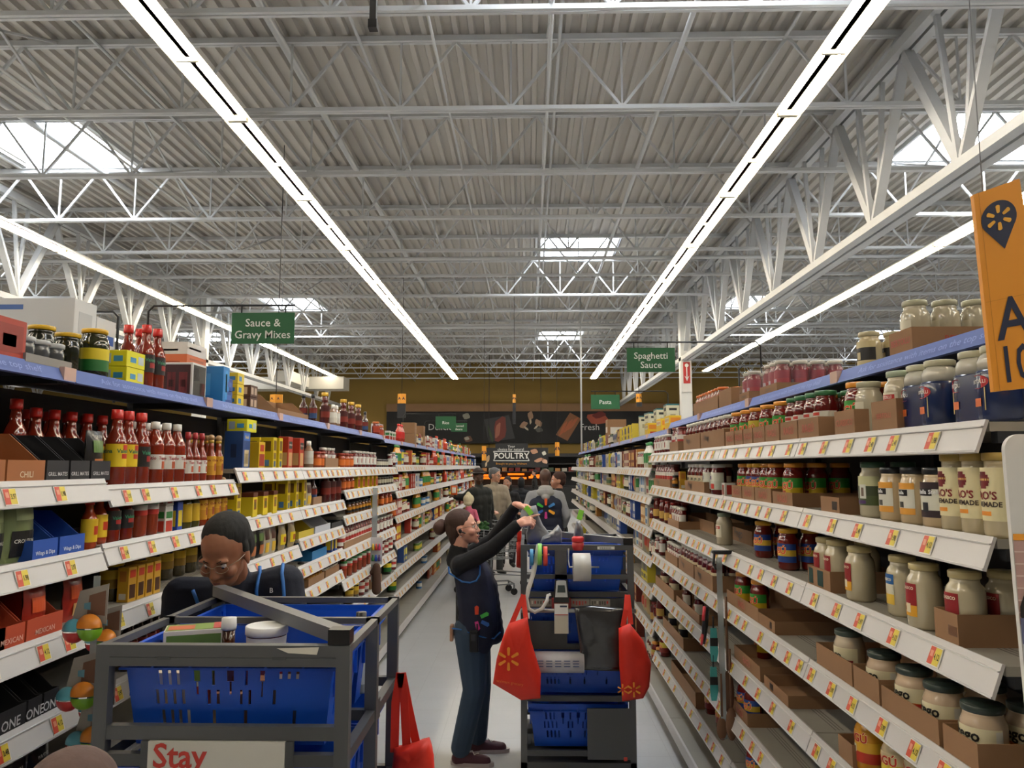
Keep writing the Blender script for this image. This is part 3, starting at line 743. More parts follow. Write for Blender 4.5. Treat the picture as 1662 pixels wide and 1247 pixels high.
kind('taco_brown', .075, .075, 'yellow taco kit box with maroon top', 'food box', lambda: carton('food_box', .075, .11, .13, 'dcc226', ((0, 1, .82, 1, '5e2a1c'), (.2, .75, .3, .72, '9a5a22'), (.3, .65, .38, .6, '4a6a2a')), (), side=((0, 1, .82, 1, '5e2a1c'),), top='5e2a1c'))
kind('red_tortilla', .09, .07, 'red dinner kit box with tortilla picture', 'food box', lambda: carton('food_box', .088, .065, .2, 'b5351f', ((.15, .85, .62, .85, '22302a'), (.15, .85, .08, .5, 'c9a06a')), (('TORTILLA', .015, 'f0eee6', 0, .74),), side=((.1, .9, .1, .5, 'c9a06a'),)))
kind('blue_shells', .11, .10, 'blue box with macaroni bowl picture', 'food box', lambda: carton('food_box', .105, .10, .20, '1c3f78', ((.1, .9, .75, .95, '2f6ac0'), (.2, .8, .06, .5, 'c9b48a'), (.3, .7, .14, .4, 'e0d2a6')), (('Shells', .024, 'f0d060', 0, .84),), side=((.35, .65, .3, .65, '14294e'),)))
kind('yellow_mix', .075, .06, 'yellow and red gravy mix box', 'food box', lambda: carton('food_box', .075, .06, .15, 'd8b022', ((.1, .9, .1, .55, '9a2a1c'), (.2, .8, .65, .9, 'b8331e'))))
kind('white_kit', .07, .07, 'small white box with red and green picture', 'food box', lambda: carton('food_box', .07, .06, .075, 'd5d3cc', ((.2, .8, .15, .85, 'a8332a'), (.45, .75, .3, .7, '2f7a3c')), side=((.2, .8, .15, .85, 'a8332a'),)))
kind('white_tall', .07, .07, 'tall white box with vegetable picture', 'food box', lambda: carton('food_box', .065, .06, .11, 'd5d3cc', ((.1, .9, .05, .45, 'b83a2a'), (.1, .9, .55, .8, '2f7a3c')), side=((.1, .9, .05, .45, 'b83a2a'), (.1, .9, .55, .8, '2f7a3c'))))
kind('blue_yellow', .05, .06, 'narrow blue box with yellow panel', 'food box', lambda: carton('food_box', .05, .055, .125, '2447a0', ((.15, .85, .15, .7, 'd8c02a'),), side=((.15, .85, .15, .7, 'd8c02a'),)))
kind('broth_box', .055, .05, 'small yellow soup mix box', 'food box', lambda: carton('food_box', .055, .045, .13, 'c99b2c', ((.15, .85, .7, .92, 'b8351f'), (.15, .85, .1, .5, '4a2a16')), side=((.2, .8, .08, .25, 'd8d4c6'), (.2, .8, .6, .9, 'b8752c'))))
kind('yellow_case', .13, .12, 'flat yellow case with blue stripe', 'food box', lambda: carton('food_box', .15, .11, .068, 'e0d81e', ((.2, .5, .3, .62, '3a8ab8'), (.62, .92, .25, .75, 'b9c4c8')), side=((.15, .5, .3, .65, '3a8ab8'), (.6, .9, .2, .8, 'a9b8c4'))))
kind('small_blue_case', .08, .1, 'small dark blue case', 'food box', lambda: carton('food_box', .095, .10, .07, '24448c', ((.2, .8, .3, .7, '3a62b0'),), side=((.3, .7, .3, .7, 'd0b040'),)))
kind('small_yellow_case', .08, .1, 'small yellow case with blue patch', 'food box', lambda: carton('food_box', .1, .10, .062, 'dcc02a', ((.2, .6, .25, .7, '3a7ab0'),), side=((.15, .55, .3, .65, '3a7ab0'), (.65, .9, .2, .8, 'c9b98a'))))
kind('brown_case', .1, .1, 'small brown case with round pictures', 'food box', lambda: carton('food_box', .12, .10, .07, '4a2a20', ((.1, .4, .2, .8, 'b9a08a'), (.55, .85, .2, .8, 'b9a08a')), side=((.2, .7, .2, .8, 'c2a68c'),)))
kind('kraft_case', .2, .2, 'plain closed cardboard case', 'cardboard box', lambda: carton('cardboard_box', .2, .2, .16, '8d6a4b', ((.0, 1, .49, .51, '74553c'),), kraft=True))
kind('choc_pouch', .12, .05, 'upright black pouch with green picture', 'pouch', lambda: pouch('food_pouch', .115, .17, .04, '141416', ((.2, .8, .55, .8, '5a7a3a'), (.25, .8, .12, .42, 'b06a3a')), (('PUB STYLE', .012, 'd8d8d0', 0, .88),)))
kind('green_bag', .13, .07, 'green salad topping bag with black label', 'bag', lambda: pouch('food_bag', .13, .21, .06, '6f7c52', ((.12, .88, .08, .45, '17181a'), (.2, .8, .6, .9, '93a070')), (('CROUTONS', .016, 'd8d8d0', 0, .3),)))
kind('red_bag', .13, .07, 'red seasoning bag', 'bag', lambda: pouch('food_bag', .10, .15, .04, '9a2a1c', ((.2, .8, .5, .8, 'd0562c'), (.3, .75, .12, .4, 'c9a06a')), ()))
kind('white_pouch', .1, .05, 'white mix pouch with dark picture', 'pouch', lambda: pouch('food_pouch', .10, .16, .035, 'b9b2a2', ((.15, .85, .55, .9, '4a2a22'), (.2, .8, .1, .45, 'd8b23a')), ()))
kind('yellow_pouch', .1, .05, 'clear pouch of nachos with yellow label', 'pouch', lambda: pouch('food_pouch', .11, .16, .05, '9a8a6a', ((.08, .92, .2, .6, 'dcc41e'), (.3, .7, .3, .5, 'a8532c')), ()))
# trays and display cartons
kind('tray_kraft', .2, .25, 'open cardboard tray', 'cardboard tray', lambda: tray('cardboard_tray', .2, .26, .075, front=.95, cutmode='flat'))
def mk_tray(key, w, d, h, desc, front=.5, **kw): kind(key, w, d, desc, 'cardboard tray', lambda: tray('cardboard_tray', w, d, h, front=front, **kw))
# ---------------------------------------------------------------- stocking the shelves
recs = []
def proto(key):
    e = K[key]
    if e[5] is None:
        o = e[4](); e[5] = o
        return o
    return copy_tree(e[5])
def frontX(s, n): return ({-1: LX, 1: RX}[s] if n else {-1: LBX, 1: RBX}[s]) if n < 8 else 0
def place_at(s, n, key, y, x, z, jit=.0, row=0, where=None):
    e = K[key]
    o = proto(key)
    o.location = (x, y, z)
    o.rotation_euler = (0, 0, (PI / 2 if s < 0 else -PI / 2) + rnd.uniform(-jit, jit))
    recs.append((o, s, n, y, e[2], e[3], row, where))
    return o
def put(s, n, pa, pb, key, cnt, rows=1, back=.012, lift=0.0, jit=.12, where=None, gap=.004):
    w_, d_ = K[key][0], K[key][1]
    X0 = frontX(s, n) + s * back
    Xc = X0 + s * d_ / 2
    zc = (surf(s, n, Yat((pa + pb) / 2, Xc, 1.5)) or 1.5)
    ya, yb = Yat(pa, Xc, zc), Yat(pb, Xc, zc)
    lo, hi = min(ya, yb), max(ya, yb)
    c = (lo + hi) / 2
    sp = max(w_ + gap, (hi - lo) / cnt)
    for r_ in range(rows):
        for k in range(cnt):
            y = c + (k - (cnt - 1) / 2) * sp
            z = surf(s, n, y)
            if z is None: continue
            place_at(s, n, key, y, Xc + s * r_ * (d_ + gap), z + lift, jit, r_, where)
tray_n = 0
def put_tray(s, n, pa, pb, h, depth=.26, front=.95, cut='flat', desc='open cardboard tray', back=.008, items=None, rows=1, icnt=None, **kw):
    Xc = frontX(s, n) + s * (back + .01)
    zc = surf(s, n, Yat((pa + pb) / 2, Xc, 1.5)) or 1.5
    ya, yb = Yat(pa, Xc, zc), Yat(pb, Xc, zc)
    y = (ya + yb) / 2; w_ = abs(ya - yb) - .004
    z = surf(s, n, y)
    o = tray('cardboard_tray', w_, depth, h, front=front, cutmode=cut, **kw)
    x = frontX(s, n) + s * (back + depth / 2)
    o.location = (x, y, z); o.rotation_euler = (0, 0, PI / 2 if s < 0 else -PI / 2)
    recs.append((o, s, n, y, desc, 'cardboard tray', 0, None))
    if items:
        iw, idp = K[items][0], K[items][1]
        c = icnt or max(1, int((w_ - .008) / (iw + .003)))
        c = max(1, min(c, int((w_ - .006) / iw)))
        sp = (w_ - .008) / c
        for r_ in range(rows):
            for k in range(c):
                place_at(s, n, items, y + (k - (c - 1) / 2) * sp, x - s * (depth / 2 - .006 - idp / 2 - r_ * (idp + .004)), z + .0032, .1, r_)
    return o
RT = (('RAGÚ', .045, 'b04a3c', 0, .5),)
PT = (('Prego', .05, '2a211c', -.2, .62),)
# ---- spaghetti sauce side (larger pixel = nearer)
for x_ in (1.405, 1.508): place_at(1, 0, 'black_label_jar', 3.12, x_, surf(1, 0, 3.12), .1)
put_tray(1, 0, 1449, 1487, .085, .34, texts=(('BERTOLLI', .03, 'a83a2c', .0, .5),), sidetexts=(('BERTOLLI', .03, 'a83a2c', 0, .5),), items='glass_white', rows=3, icnt=1, desc='cardboard tray of white sauce jars with red print')
FILM = M('dfe3e8', .12, alpha=.08, coat=.8, bump=.6, scale=25)
def film_pack(ys, xs, desc):
    w_ = (ys[-1] - ys[0]) + .10; dp = (xs[-1] - xs[0]) + .10; yc = (ys[0] + ys[-1]) / 2; xc = (xs[0] + xs[-1]) / 2
    z = surf(1, 0, yc)
    o = tray('cardboard_tray', w_, dp, .055, front=.95, cutmode='flat', texts=(('CLASSICO', .02, '2a201a', 0, .5),))
    o.location = (xc, yc, z); o.rotation_euler = (0, 0, -PI / 2)
    MB().rbox(-w_ / 2 - .003, w_ / 2 + .003, -dp / 2 - .003, dp / 2 + .003, .03, .176, FILM, .02).build('shrink_film', o)
    recs.append((o, 1, 0, yc, desc, 'cardboard tray', 0, None))
    for q, x_ in enumerate(xs):
        for y_ in ys: place_at(1, 0, 'red_pack_jar', y_, x_, z + .0032, .1, q)
film_pack((3.92, 4.012, 4.104), (1.315, 1.405, 1.495, 1.585), 'shrink wrapped cardboard tray of twelve red jars')
film_pack((4.36, 4.452), (1.30, 1.39), 'smaller shrink wrapped cardboard tray of red jars')
put_tray(1, 0, 1128, 1168, .10, .22, items='cap_orange_jar', rows=2, desc='cardboard tray of orange lidded red jars')
put_tray(1, 0, 1170, 1190, .12, .22, desc='cardboard tray with cut down front', sidetexts=(('Prego', .05, '2a211c', 0, .5),))
put(1, 1, 1480, 1556, 'twin', 1, back=.02); put(1, 1, 1572, 1650, 'twin', 1, back=.02)
put_tray(1, 1, 1421, 1463, .10, .2, items='bertolli', desc='cardboard tray with red tomato print', texts=(('BERTOLLI', .022, 'b0543c', 0, .5),))
put(1, 1, 1407, 1420, 'glass_white', 1, back=.03)
put_tray(1, 1, 1360, 1393, .09, .22, items='ragu_green', rows=2, icnt=1, desc='cardboard tray with red oval print', texts=(('CLASSICO', .03, 'b0543c', .0, .5),))
put(1, 1, 1336, 1357, 'ragu_green', 1, back=.06, rows=2)
put_tray(1, 1, 1300, 1334, .085, .22, items='script_jar', rows=2, desc='cardboard tray of green lidded red jars', texts=RT)
put_tray(1, 1, 1271, 1299, .085, .22, items='script_jar', rows=2, desc='cardboard tray of green lidded red jars', texts=RT)
for a, b_, kk in ((1246, 1269, 'ragu_green'), (1226, 1245, 'ragu_green'), (1210, 1225, 'ragu_red'), (1196, 1209, 'ragu_green'), (1181, 1195, 'ragu_green')):
    put_tray(1, 1, a, b_, .085, .22, items=kk, rows=2, desc='small cardboard tray with red print', texts=RT)
put_tray(1, 1, 1140, 1179, .11, .22, items='prego_red', rows=2, desc='cardboard tray with black brand lettering', texts=PT, sidetexts=(('Prego', .05, '2a211c', 0, .5),))
put_tray(1, 1, 1112, 1139, .11, .22, items='prego_red', rows=2, desc='cardboard tray with black brand lettering', texts=PT)
put(1, 1, 1104, 1111, 'tomato_jar', 1)
put_tray(1, 1, 1089, 1103, .08, .2, items='red_white_jar', desc='small plain cardboard tray')
put(1, 1, 1062, 1088, 'slim_red_jar', 6, rows=2)
# third shelf
put(1, 2, 1552, 1636, 'raos', 3, back=.01, rows=1, gap=.012, jit=.04)
put(1, 2, 1511, 1550, 'stella_black', 1, back=.008, jit=.02)
put(1, 2, 1439, 1510, 'stella_orange', 2, back=.008, jit=.02)
put(1, 2, 1405, 1437, 'portrait_jar', 1, back=.03, rows=2)
put_tray(1, 2, 1337, 1368, .062, .30, desc='shallow cardboard tray with black oval print', rect=((.62, .88, .25, .75, '2a201a'),))
put_tray(1, 2, 1258, 1291, .062, .36, items='ragu_green', icnt=1, rows=3, desc='cardboard tray of green labelled red jars', texts=RT)
put_tray(1, 2, 1229, 1256, .072, .24, items='ragu_green', rows=2, desc='small cardboard tray with red print', texts=RT)
put_tray(1, 2, 1208, 1228, .072, .24, items='ragu_blue', rows=2, desc='small cardboard tray with red print', texts=RT)
put_tray(1, 2, 1191, 1207, .072, .24, items='ragu_green', rows=2, desc='small cardboard tray with red print', texts=RT)
put(1, 2, 1176, 1190, 'white_kit', 1)
put(1, 2, 1148, 1174, 'tomato_jar', 2)
put_tray(1, 2, 1114, 1146, .075, .22, items='prego_red', rows=2, desc='torn cardboard tray with black lettering', texts=PT)
put(1, 2, 1104, 1112, 'broth_box', 1); put(1, 2, 1092, 1102, 'small_amber', 1)
put_tray(1, 2, 1063, 1090, .07, .22, items='red_white_jar', rows=1, desc='cardboard tray with striped label jars', texts=PT)
# fourth shelf
put_tray(1, 3, 1524, 1564, .085, .34, items='classico', rows=3, icnt=1, desc='dark cardboard tray with printed seal', rect=((.6, .95, .3, .6, '6a4a34'),))
put(1, 3, 1486, 1524, 'classico', 1, back=.0, jit=.02)
put(1, 3, 1455, 1484, 'classico_blue', 1, back=.03)
put(1, 3, 1380, 1418, 'classico', 1, back=.01)
put_tray(1, 3, 1316, 1353, .08, .24, items='classico', rows=2, desc='cardboard tray with dark green panels', rect=((.05, .25, .15, .9, '24403a'), (.45, .7, .15, .9, '24403a')))
put(1, 3, 1264, 1300, 'ragu_blue', 1, back=.03, rows=2)
put(1, 3, 1228, 1254, 'ragu_blue', 1, back=.06, rows=2)
put_tray(1, 3, 1225, 1312, .04, .3, back=.20, desc='shallow cardboard tray pushed back')
put(1, 3, 1169, 1184, 'bertolli', 1, back=.02)
put_tray(1, 3, 1108, 1162, .085, .2, back=.16, desc='cardboard tray with large black lettering', texts=(('Prego', .075, '2a211c', -.15, .6),), front=.95)
put_tray(1, 3, 1188, 1224, .085, .2, back=.20, desc='cardboard tray with large black lettering', texts=(('Prego', .075, '2a211c', -.1, .6),), front=.95)
put(1, 3, 1074, 1100, 'tan_label_jar', 3, rows=2); put_tray(1, 3, 1086, 1104, .06, .2, items='slim_red_jar', desc='small plain cardboard tray')
put(1, 3, 1058, 1072, 'tan_label_jar', 2, rows=2)
# fifth shelf
put_tray(1, 4, 1538, 1597, .075, .26, items='prego_white', rows=2, icnt=1, front=.95, desc='cardboard tray of squat white jars')
put_tray(1, 4, 1437, 1532, .075, .26, items='prego_white', rows=2, icnt=2, front=.95, desc='cardboard tray of squat white jars')
put_tray(1, 4, 1391, 1434, .085, .24, items='prego_white', rows=1, icnt=1, desc='cardboard tray with a squat white jar')
put_tray(1, 4, 1330, 1389, .085, .24, items='prego_blue', rows=1, icnt=1, front=.95, desc='tall sided cardboard tray with a squat jar')
put_tray(1, 4, 1235, 1262, .06, .40, desc='wide open cardboard tray with oval print', rect=((.7, .82, .3, .8, '2a201a'),))
put_tray(1, 4, 1183, 1235, .075, .26, items='ragu_green', icnt=2, desc='cardboard tray with red print', texts=RT)
put_tray(1, 4, 1130, 1160, .10, .24, items='prego_red', rows=2, desc='cardboard tray of dark red jars', texts=PT)
put_tray(1, 4, 1104, 1129, .10, .24, items='prego_red', rows=2, desc='cardboard tray of dark red jars', texts=PT)
put_tray(1, 4, 1082, 1102, .08, .24, items='slim_red_jar', rows=2, desc='cardboard tray of slim red jars')
put(1, 4, 1060, 1080, 'slim_red_jar', 3, rows=2)
# sixth shelf
put(1, 5, 1480, 1520, 'ragu_cream', 1, back=.05)
put(1, 5, 1443, 1478, 'ragu_cream', 1, back=.02); put(1, 5, 1392, 1438, 'ragu_cheese', 1, back=.02, jit=.02)
put_tray(1, 5, 1366, 1390, .08, .22, desc='narrow cardboard tray with blue edge')
put_tray(1, 5, 1244, 1284, .055, .44, desc='wide open cardboard tray with a red packet', rect=((.25, .4, .3, .8, '2a201a'),))
put(1, 5, 1232, 1248, 'ragu_green', 1, back=.12)
put_tray(1, 5, 1195, 1238, .075, .24, desc='cardboard tray with red print', texts=RT)
put_tray(1, 5, 1100, 1138, .07, .26, items='slim_red_jar', icnt=2, desc='cardboard tray with two slim jars')
put_tray(1, 5, 1066, 1096, .09, .26, items='prego_red', icnt=2, desc='cardboard tray of dark red jars')
# seventh, eighth shelf
put_tray(1, 6, 1192, 1217, .07, .34, items='ragu_blue', icnt=2, desc='cardboard tray with two blue label jars', texts=RT)
put_tray(1, 6, 1300, 1345, .08, .26, desc='plain open cardboard tray')
put_tray(1, 6, 1078, 1112, .09, .26, items='black_label_jar', icnt=2, desc='cardboard tray of dark label jars')
put(1, 6, 1060, 1076, 'tan_label_jar', 3)
put_tray(1, 7, 1092, 1132, .11, .3, desc='deep open cardboard tray')
put(1, 7, 1215, 1270, 'ragu_blue', 2, back=.02); put(1, 7, 1062, 1084, 'ragu_red', 3)
put(1, 7, 1148, 1185, 'ragu_red', 2, back=.05)

# ---- gravy mix side (smaller pixel = nearer)
L_ = lambda *a, **k: put(-1, *a, **k)
# top shelf
kind('big_white', .15, .36, 'tall white shipping box with grey line drawing', 'cardboard box', lambda: carton('shipping_box', .155, .42, .33, 'd3d4d6', ((.2, .8, .35, .85, 'b9bbbf'), (.1, .45, .08, .2, '2f62b8')), (), side=((.5, .98, .86, .92, '4f6fb0'), (.6, .95, .55, .58, '4a6aa5'), (.6, .9, .2, .22, 'a5a8ae'))))
kind('big_white2', .14, .36, 'white shipping box with blue brand patch', 'cardboard box', lambda: carton('shipping_box', .15, .42, .285, 'd3d4d6', ((.3, .9, .62, .76, '3f62b0'), (.35, .6, .3, .36, '6a86c0'), (.1, .4, .05, .16, '2f62b8')), (), side=((.4, .8, .55, .72, '3f62b0'),)))
kind('red_case', .16, .2, 'red display case with black ends', 'cardboard box', lambda: carton('shipping_box', .16, .2, .13, 'a5392c', ((.1, .9, .15, .85, '8c2a22'), (.3, .7, .3, .6, 'c9685a')), (), side=((.02, .42, .05, .95, '1d1d20'),)))
L_(0, 30, 69, 'big_white', 1, back=.20, jit=0); L_(0, 71, 105, 'big_white2', 1, back=.20, jit=0)
L_(0, -65, -10, 'red_case', 1, back=.01, jit=0)
L_(0, 44, 82, 'dark_jar', 1, back=.08); L_(0, 88, 124, 'dark_jar', 1, back=.08)
put_tray(-1, 0, 36, 112, .03, .085, col='8d8984', desc='low grey tray in front of the pickle jars', back=.0, items='clear_small', rows=1, icnt=3)
L_(0, 128, 170, 'pickle_big', 1, back=.03, jit=.02)
for l_ in (0, .0695): L_(0, 172, 222, 'yellow_case', 1, back=.01, lift=l_, jit=.03)
L_(0, 176, 196, 'big_can', 1, back=.145, lift=0)
recs_last = recs.pop(); kill(recs_last[0]); K['big_can'][5] = None
L_(0, 170, 176, 'big_can', 1, back=.145)
L_(0, 224, 260, 'valentina_black', 2, back=.02, rows=2)
kind('orange_case', .24, .26, 'orange and white shipping box with upside down print', 'cardboard box', lambda: carton('shipping_box', .24, .24, .17, 'c8653a', ((0, 1, .62, 1, 'd5cdc4'), (.1, .7, .8, .86, '5a4a44'), (.15, .85, .45, .52, 'a04a26')), (), side=((0, 1, .62, 1, 'd5cdc4'), (.2, .7, .72, .78, '5a4a44'), (.15, .5, .2, .4, 'a04a26'))))
kind('blue_case', .24, .26, 'blue shipping case under an orange box', 'cardboard box', lambda: carton('shipping_box', .24, .26, .14, '2a76b8', ((.2, .8, .4, .5, 'b9cfe0'),), (), side=((.3, .9, .4, .5, 'b9cfe0'),)))
L_(0, 262, 300, 'blue_case', 1, back=.13, jit=0); L_(0, 262, 298, 'orange_case', 1, back=.14, lift=.1405, jit=0)
kind('sauce_case', .22, .22, 'white shipping box with hot sauce bottle pictures', 'cardboard box', lambda: carton('shipping_box', .16, .17, .175, 'd2d0cd', ((.06, .94, .06, .94, '1b1a1d'), (.55, .9, .1, .45, 'a33a44'), (.12, .5, .5, .85, 'c9c6c2')), (),
     side=((.06, .94, .06, .94, '3a1216'), (.15, .4, .12, .72, '8a3a3e'), (.5, .75, .12, .72, '8a3a3e'), (.2, .36, .3, .5, '1d1416'), (.55, .7, .3, .5, '1d1416'))))
L_(0, 266, 322, 'sauce_case', 1, back=.006, jit=.02)
kind('blue_upright', .1, .2, 'tall blue box with yellow lettering', 'food box', lambda: carton('food_box', .085, .2, .20, '2a7fc4', ((.3, .7, .1, .9, '2a8fd4'), (.4, .6, .3, .8, 'd8c83a')), (), side=((.35, .65, .2, .8, '4aa0dc'),)))
L_(0, 327, 346, 'blue_upright', 1, jit=0)
for l_ in (0, .072): L_(0, 349, 364, 'small_blue_case', 1, lift=l_, jit=.02)
for l_ in (0, .064, .128): L_(0, 367, 384, 'small_yellow_case', 1, lift=l_, jit=.02)
for l_ in (0, .072): L_(0, 388, 408, 'brown_case', 1, lift=l_, jit=.02)
put_tray(-1, 0, 448, 498, .13, .25, front=.3, cut='v', desc='cut down cardboard display tray')
L_(0, 502, 512, 'brown_bottle', 1, rows=2); L_(0, 516, 536, 'ketchup_brown', 1, rows=1); L_(0, 537, 548, 'cream_bottle', 2); L_(0, 550, 586, 'ketchup_brown', 3, rows=1)
L_(0, 588, 596, 'brown_bottle', 1)
kind('purple_pack', .2, .1, 'white pack with purple round tins', 'food box', lambda: carton('food_box', .24, .1, .19, 'c9c6c8', ((.05, .48, .25, .95, '5a3560'), (.52, .95, .25, .95, '5a3560'), (.1, .9, .0, .2, 'c9c6c8')), ()))
L_(0, 598, 624, 'purple_pack', 1, back=.12); L_(0, 606, 620, 'cap_orange_jar', 2)
L_(0, 627, 640, 'white_tall', 3)
# second shelf
def display(pa, pb, n, h, col, text, tcol, desc, items=None, icnt=2, rows=2, back=.006, size=.026, front=.45, cut='v'):
    put_tray(-1, n, pa, pb, h, .24, front=front, cut=cut, col=col, desc=desc, texts=((text, size, tcol, 0, .35),) if text else (), items=items, icnt=icnt, rows=rows, back=back)
display(-70, 2, 1, .15, 'a0643a', 'CHILI', 'd8c8a8', 'orange brown display carton of chili mix', 'choc_pouch', 1)
display(4, 67, 1, .15, 'a0643a', 'CHILI', 'd8c8a8', 'orange brown display carton of chili mix')
display(69, 106, 1, .15, '26262a', 'GRILL MATES', 'c9c9c9', 'black display carton of grill seasoning', size=.017)
display(108, 140, 1, .15, '26262a', 'GRILL MATES', 'c9c9c9', 'black display carton of grill seasoning', size=.017)
display(142, 174, 1, .15, '26262a', 'GRILL MATES', 'c9c9c9', 'black display carton of grill seasoning', 'choc_pouch', 1, 1, size=.017)
L_(1, 0, 172, 'valentina', 6, rows=1, back=.27); L_(1, 20, 172, 'valentina_black', 5, rows=1, back=.355)
L_(1, 178, 209, 'valentina', 2, back=.02); L_(1, 212, 236, 'valentina_black', 1, back=.02)
L_(1, 180, 236, 'valentina', 2, back=.13); L_(1, 238, 292, 'tapatio_big', 3, back=.01, rows=2)
L_(1, 296, 330, 'tapatio', 3, back=.01, rows=1); L_(1, 300, 338, 'cholula', 3, back=.08, rows=1); L_(1, 334, 358, 'cholula', 2, back=.01, rows=2)
L_(1, 362, 404, 'blue_shells', 1, back=.01, jit=.02); L_(1, 406, 426, 'yellow_mix', 1, rows=2)
L_(1, 430, 450, 'taco_tall', 2, jit=.03, rows=2); L_(1, 452, 490, 'red_tortilla', 2, jit=.03); L_(1, 464, 492, 'red_tortilla', 1, back=.1)
L_(1, 380, 400, 'yellow_case', 1, back=.03, lift=.202, jit=.02); L_(1, 436, 470, 'yellow_case', 1, back=.03, lift=.202, jit=.02)
recs_last = recs.pop(); kill(recs_last[0])
L_(1, 493, 507, 'cream_bottle', 1); L_(1, 509, 524, 'orange_jar', 2, rows=2)
put_tray(-1, 1, 526, 547, .08, .2, desc='plain cardboard tray of small bottles', items='slim_red_jar', rows=1, icnt=3)
L_(1, 549, 570, 'orange_jar', 3, rows=2); L_(1, 571, 608, 'slim_red_jar', 6, rows=2); L_(1, 610, 628, 'spice_tin', 5, rows=2); L_(1, 630, 640, 'slim_red_jar', 2)
# third shelf
L_(2, -60, 0, 'green_bag', 1, back=.03); L_(2, 4, 42, 'green_bag', 1, back=.03, jit=.02)
display(46, 88, 2, .14, '2650a8', 'Wings & Dips', 'dfe6f2', 'blue display carton with white lettering', size=.017)
display(90, 132, 2, .14, '2650a8', 'Wings & Dips', 'dfe6f2', 'blue display carton with white lettering', size=.017)
L_(2, 136, 164, 'yellow_small', 2, back=.02); L_(2, 167, 210, 'valentina_small', 2, back=.01); L_(2, 200, 214, 'salsa_green', 1, back=.09)
L_(2, 213, 233, 'salsa_green', 1); L_(2, 234, 250, 'salsa_blue', 1)
L_(2, 252, 272, 'white_tall', 1, jit=.02); L_(2, 252, 272, 'white_kit', 1, lift=.111, jit=.02); L_(2, 274, 288, 'blue_yellow', 1, jit=.02)
L_(2, 292, 318, 'olive_bottle', 2); L_(2, 320, 364, 'cholula', 4, rows=2); L_(2, 366, 384, 'taco_tall', 1, jit=.02)
L_(2, 388, 439, 'taco_brown', 3, jit=.03); L_(2, 451, 492, 'taco_tall', 3, jit=.03, rows=2); L_(2, 494, 503, 'white_pouch', 1)
put_tray(-1, 2, 506, 520, .06, .2, desc='white printed tray of brown bottles', items='brown_bottle', icnt=1)
L_(2, 522, 549, 'ketchup_brown', 3); L_(2, 551, 571, 'orange_jar', 3); L_(2, 573, 610, 'yellow_mix', 5); L_(2, 612, 640, 'spice_tin', 7)
# fourth shelf
def mex(pa, pb, **k): display(pa, pb, 3, .15, 'b0482c', 'MEXICAN', 'd8a898', 'orange display carton of taco seasoning', size=.022, **k)
mex(-80, 2); mex(36, 96, items='red_bag', icnt=1, rows=1)
display(-10, 34, 3, .15, 'b0482c', 'MEXICAN', 'd8a898', 'orange display carton of taco seasoning', size=.022)
L_(3, 100, 128, 'red_bag', 1, back=.05)
L_(3, 197, 252, 'broth_box', 4, back=.03, jit=.05); L_(3, 160, 196, 'yellow_lid_jar', 1, back=.08); L_(3, 205, 312, 'yellow_lid_jar', 5, back=.14, rows=1)
L_(3, 405, 420, 'choc_pouch', 2, jit=.03); L_(3, 424, 445, 'white_pouch', 2, jit=.03); L_(3, 447, 478, 'yellow_pouch', 2, jit=.03)
put_tray(-1, 3, 482, 507, .12, .22, col='b8a432', front=.4, cut='v', desc='yellow display carton of mix packets')
put_tray(-1, 3, 509, 534, .13, .22, col='b9bcc4', front=.4, cut='v', desc='white and navy display carton')
put_tray(-1, 3, 536, 556, .11, .22, col='26262a', front=.4, cut='v', desc='black display carton of packets')
L_(3, 562, 600, 'small_amber', 7); L_(3, 603, 612, 'yellow_mix', 1); L_(3, 614, 640, 'orange_jar', 4)
# fifth shelf
def one(pa, pb): display(pa, pb, 4, .15, '1f1e20', 'ONE', 'c9c9c9', 'black display carton with white lettering', size=.04)
one(-90, -20); one(-16, 36); one(38, 62); one(64, 90)
put_tray(-1, 4, 458, 500, .075, .24, desc='shallow cardboard tray of packets', items='small_amber', icnt=3)
put_tray(-1, 4, 504, 528, .13, .24, col='1f6ea8', front=.5, cut='v', desc='bright blue display carton')
L_(4, 530, 543, 'blue_yellow', 2); L_(4, 545, 555, 'red_white_jar', 1)
put_tray(-1, 4, 557, 606, .06, .26, desc='long cardboard tray of red jars', items='red_white_jar', rows=2)
L_(4, 608, 640, 'slim_red_jar', 6, rows=2)
put_tray(-1, 5, 498, 524, .06, .24, desc='low cardboard tray of small jars', items='small_amber'); put_tray(-1, 5, 526, 548, .06, .24, desc='low cardboard tray of small jars', items='spice_tin')
L_(5, 552, 606, 'salsa_green', 7); L_(5, 612, 640, 'red_white_jar', 4)
L_(6, 560, 578, 'yellow_lid_jar', 2); L_(6, 580, 600, 'red_white_jar', 3); put_tray(-1, 6, 602, 618, .09, .24, desc='deep plain cardboard tray')
L_(6, 622, 640, 'pickle_big', 2); L_(5, -40, 60, 'choc_pouch', 3); L_(5, 20, 50, 'white_tall', 1, back=.1); L_(6, 190, 260, 'brown_bottle', 3); L_(4, 200, 270, 'brown_bottle', 5)

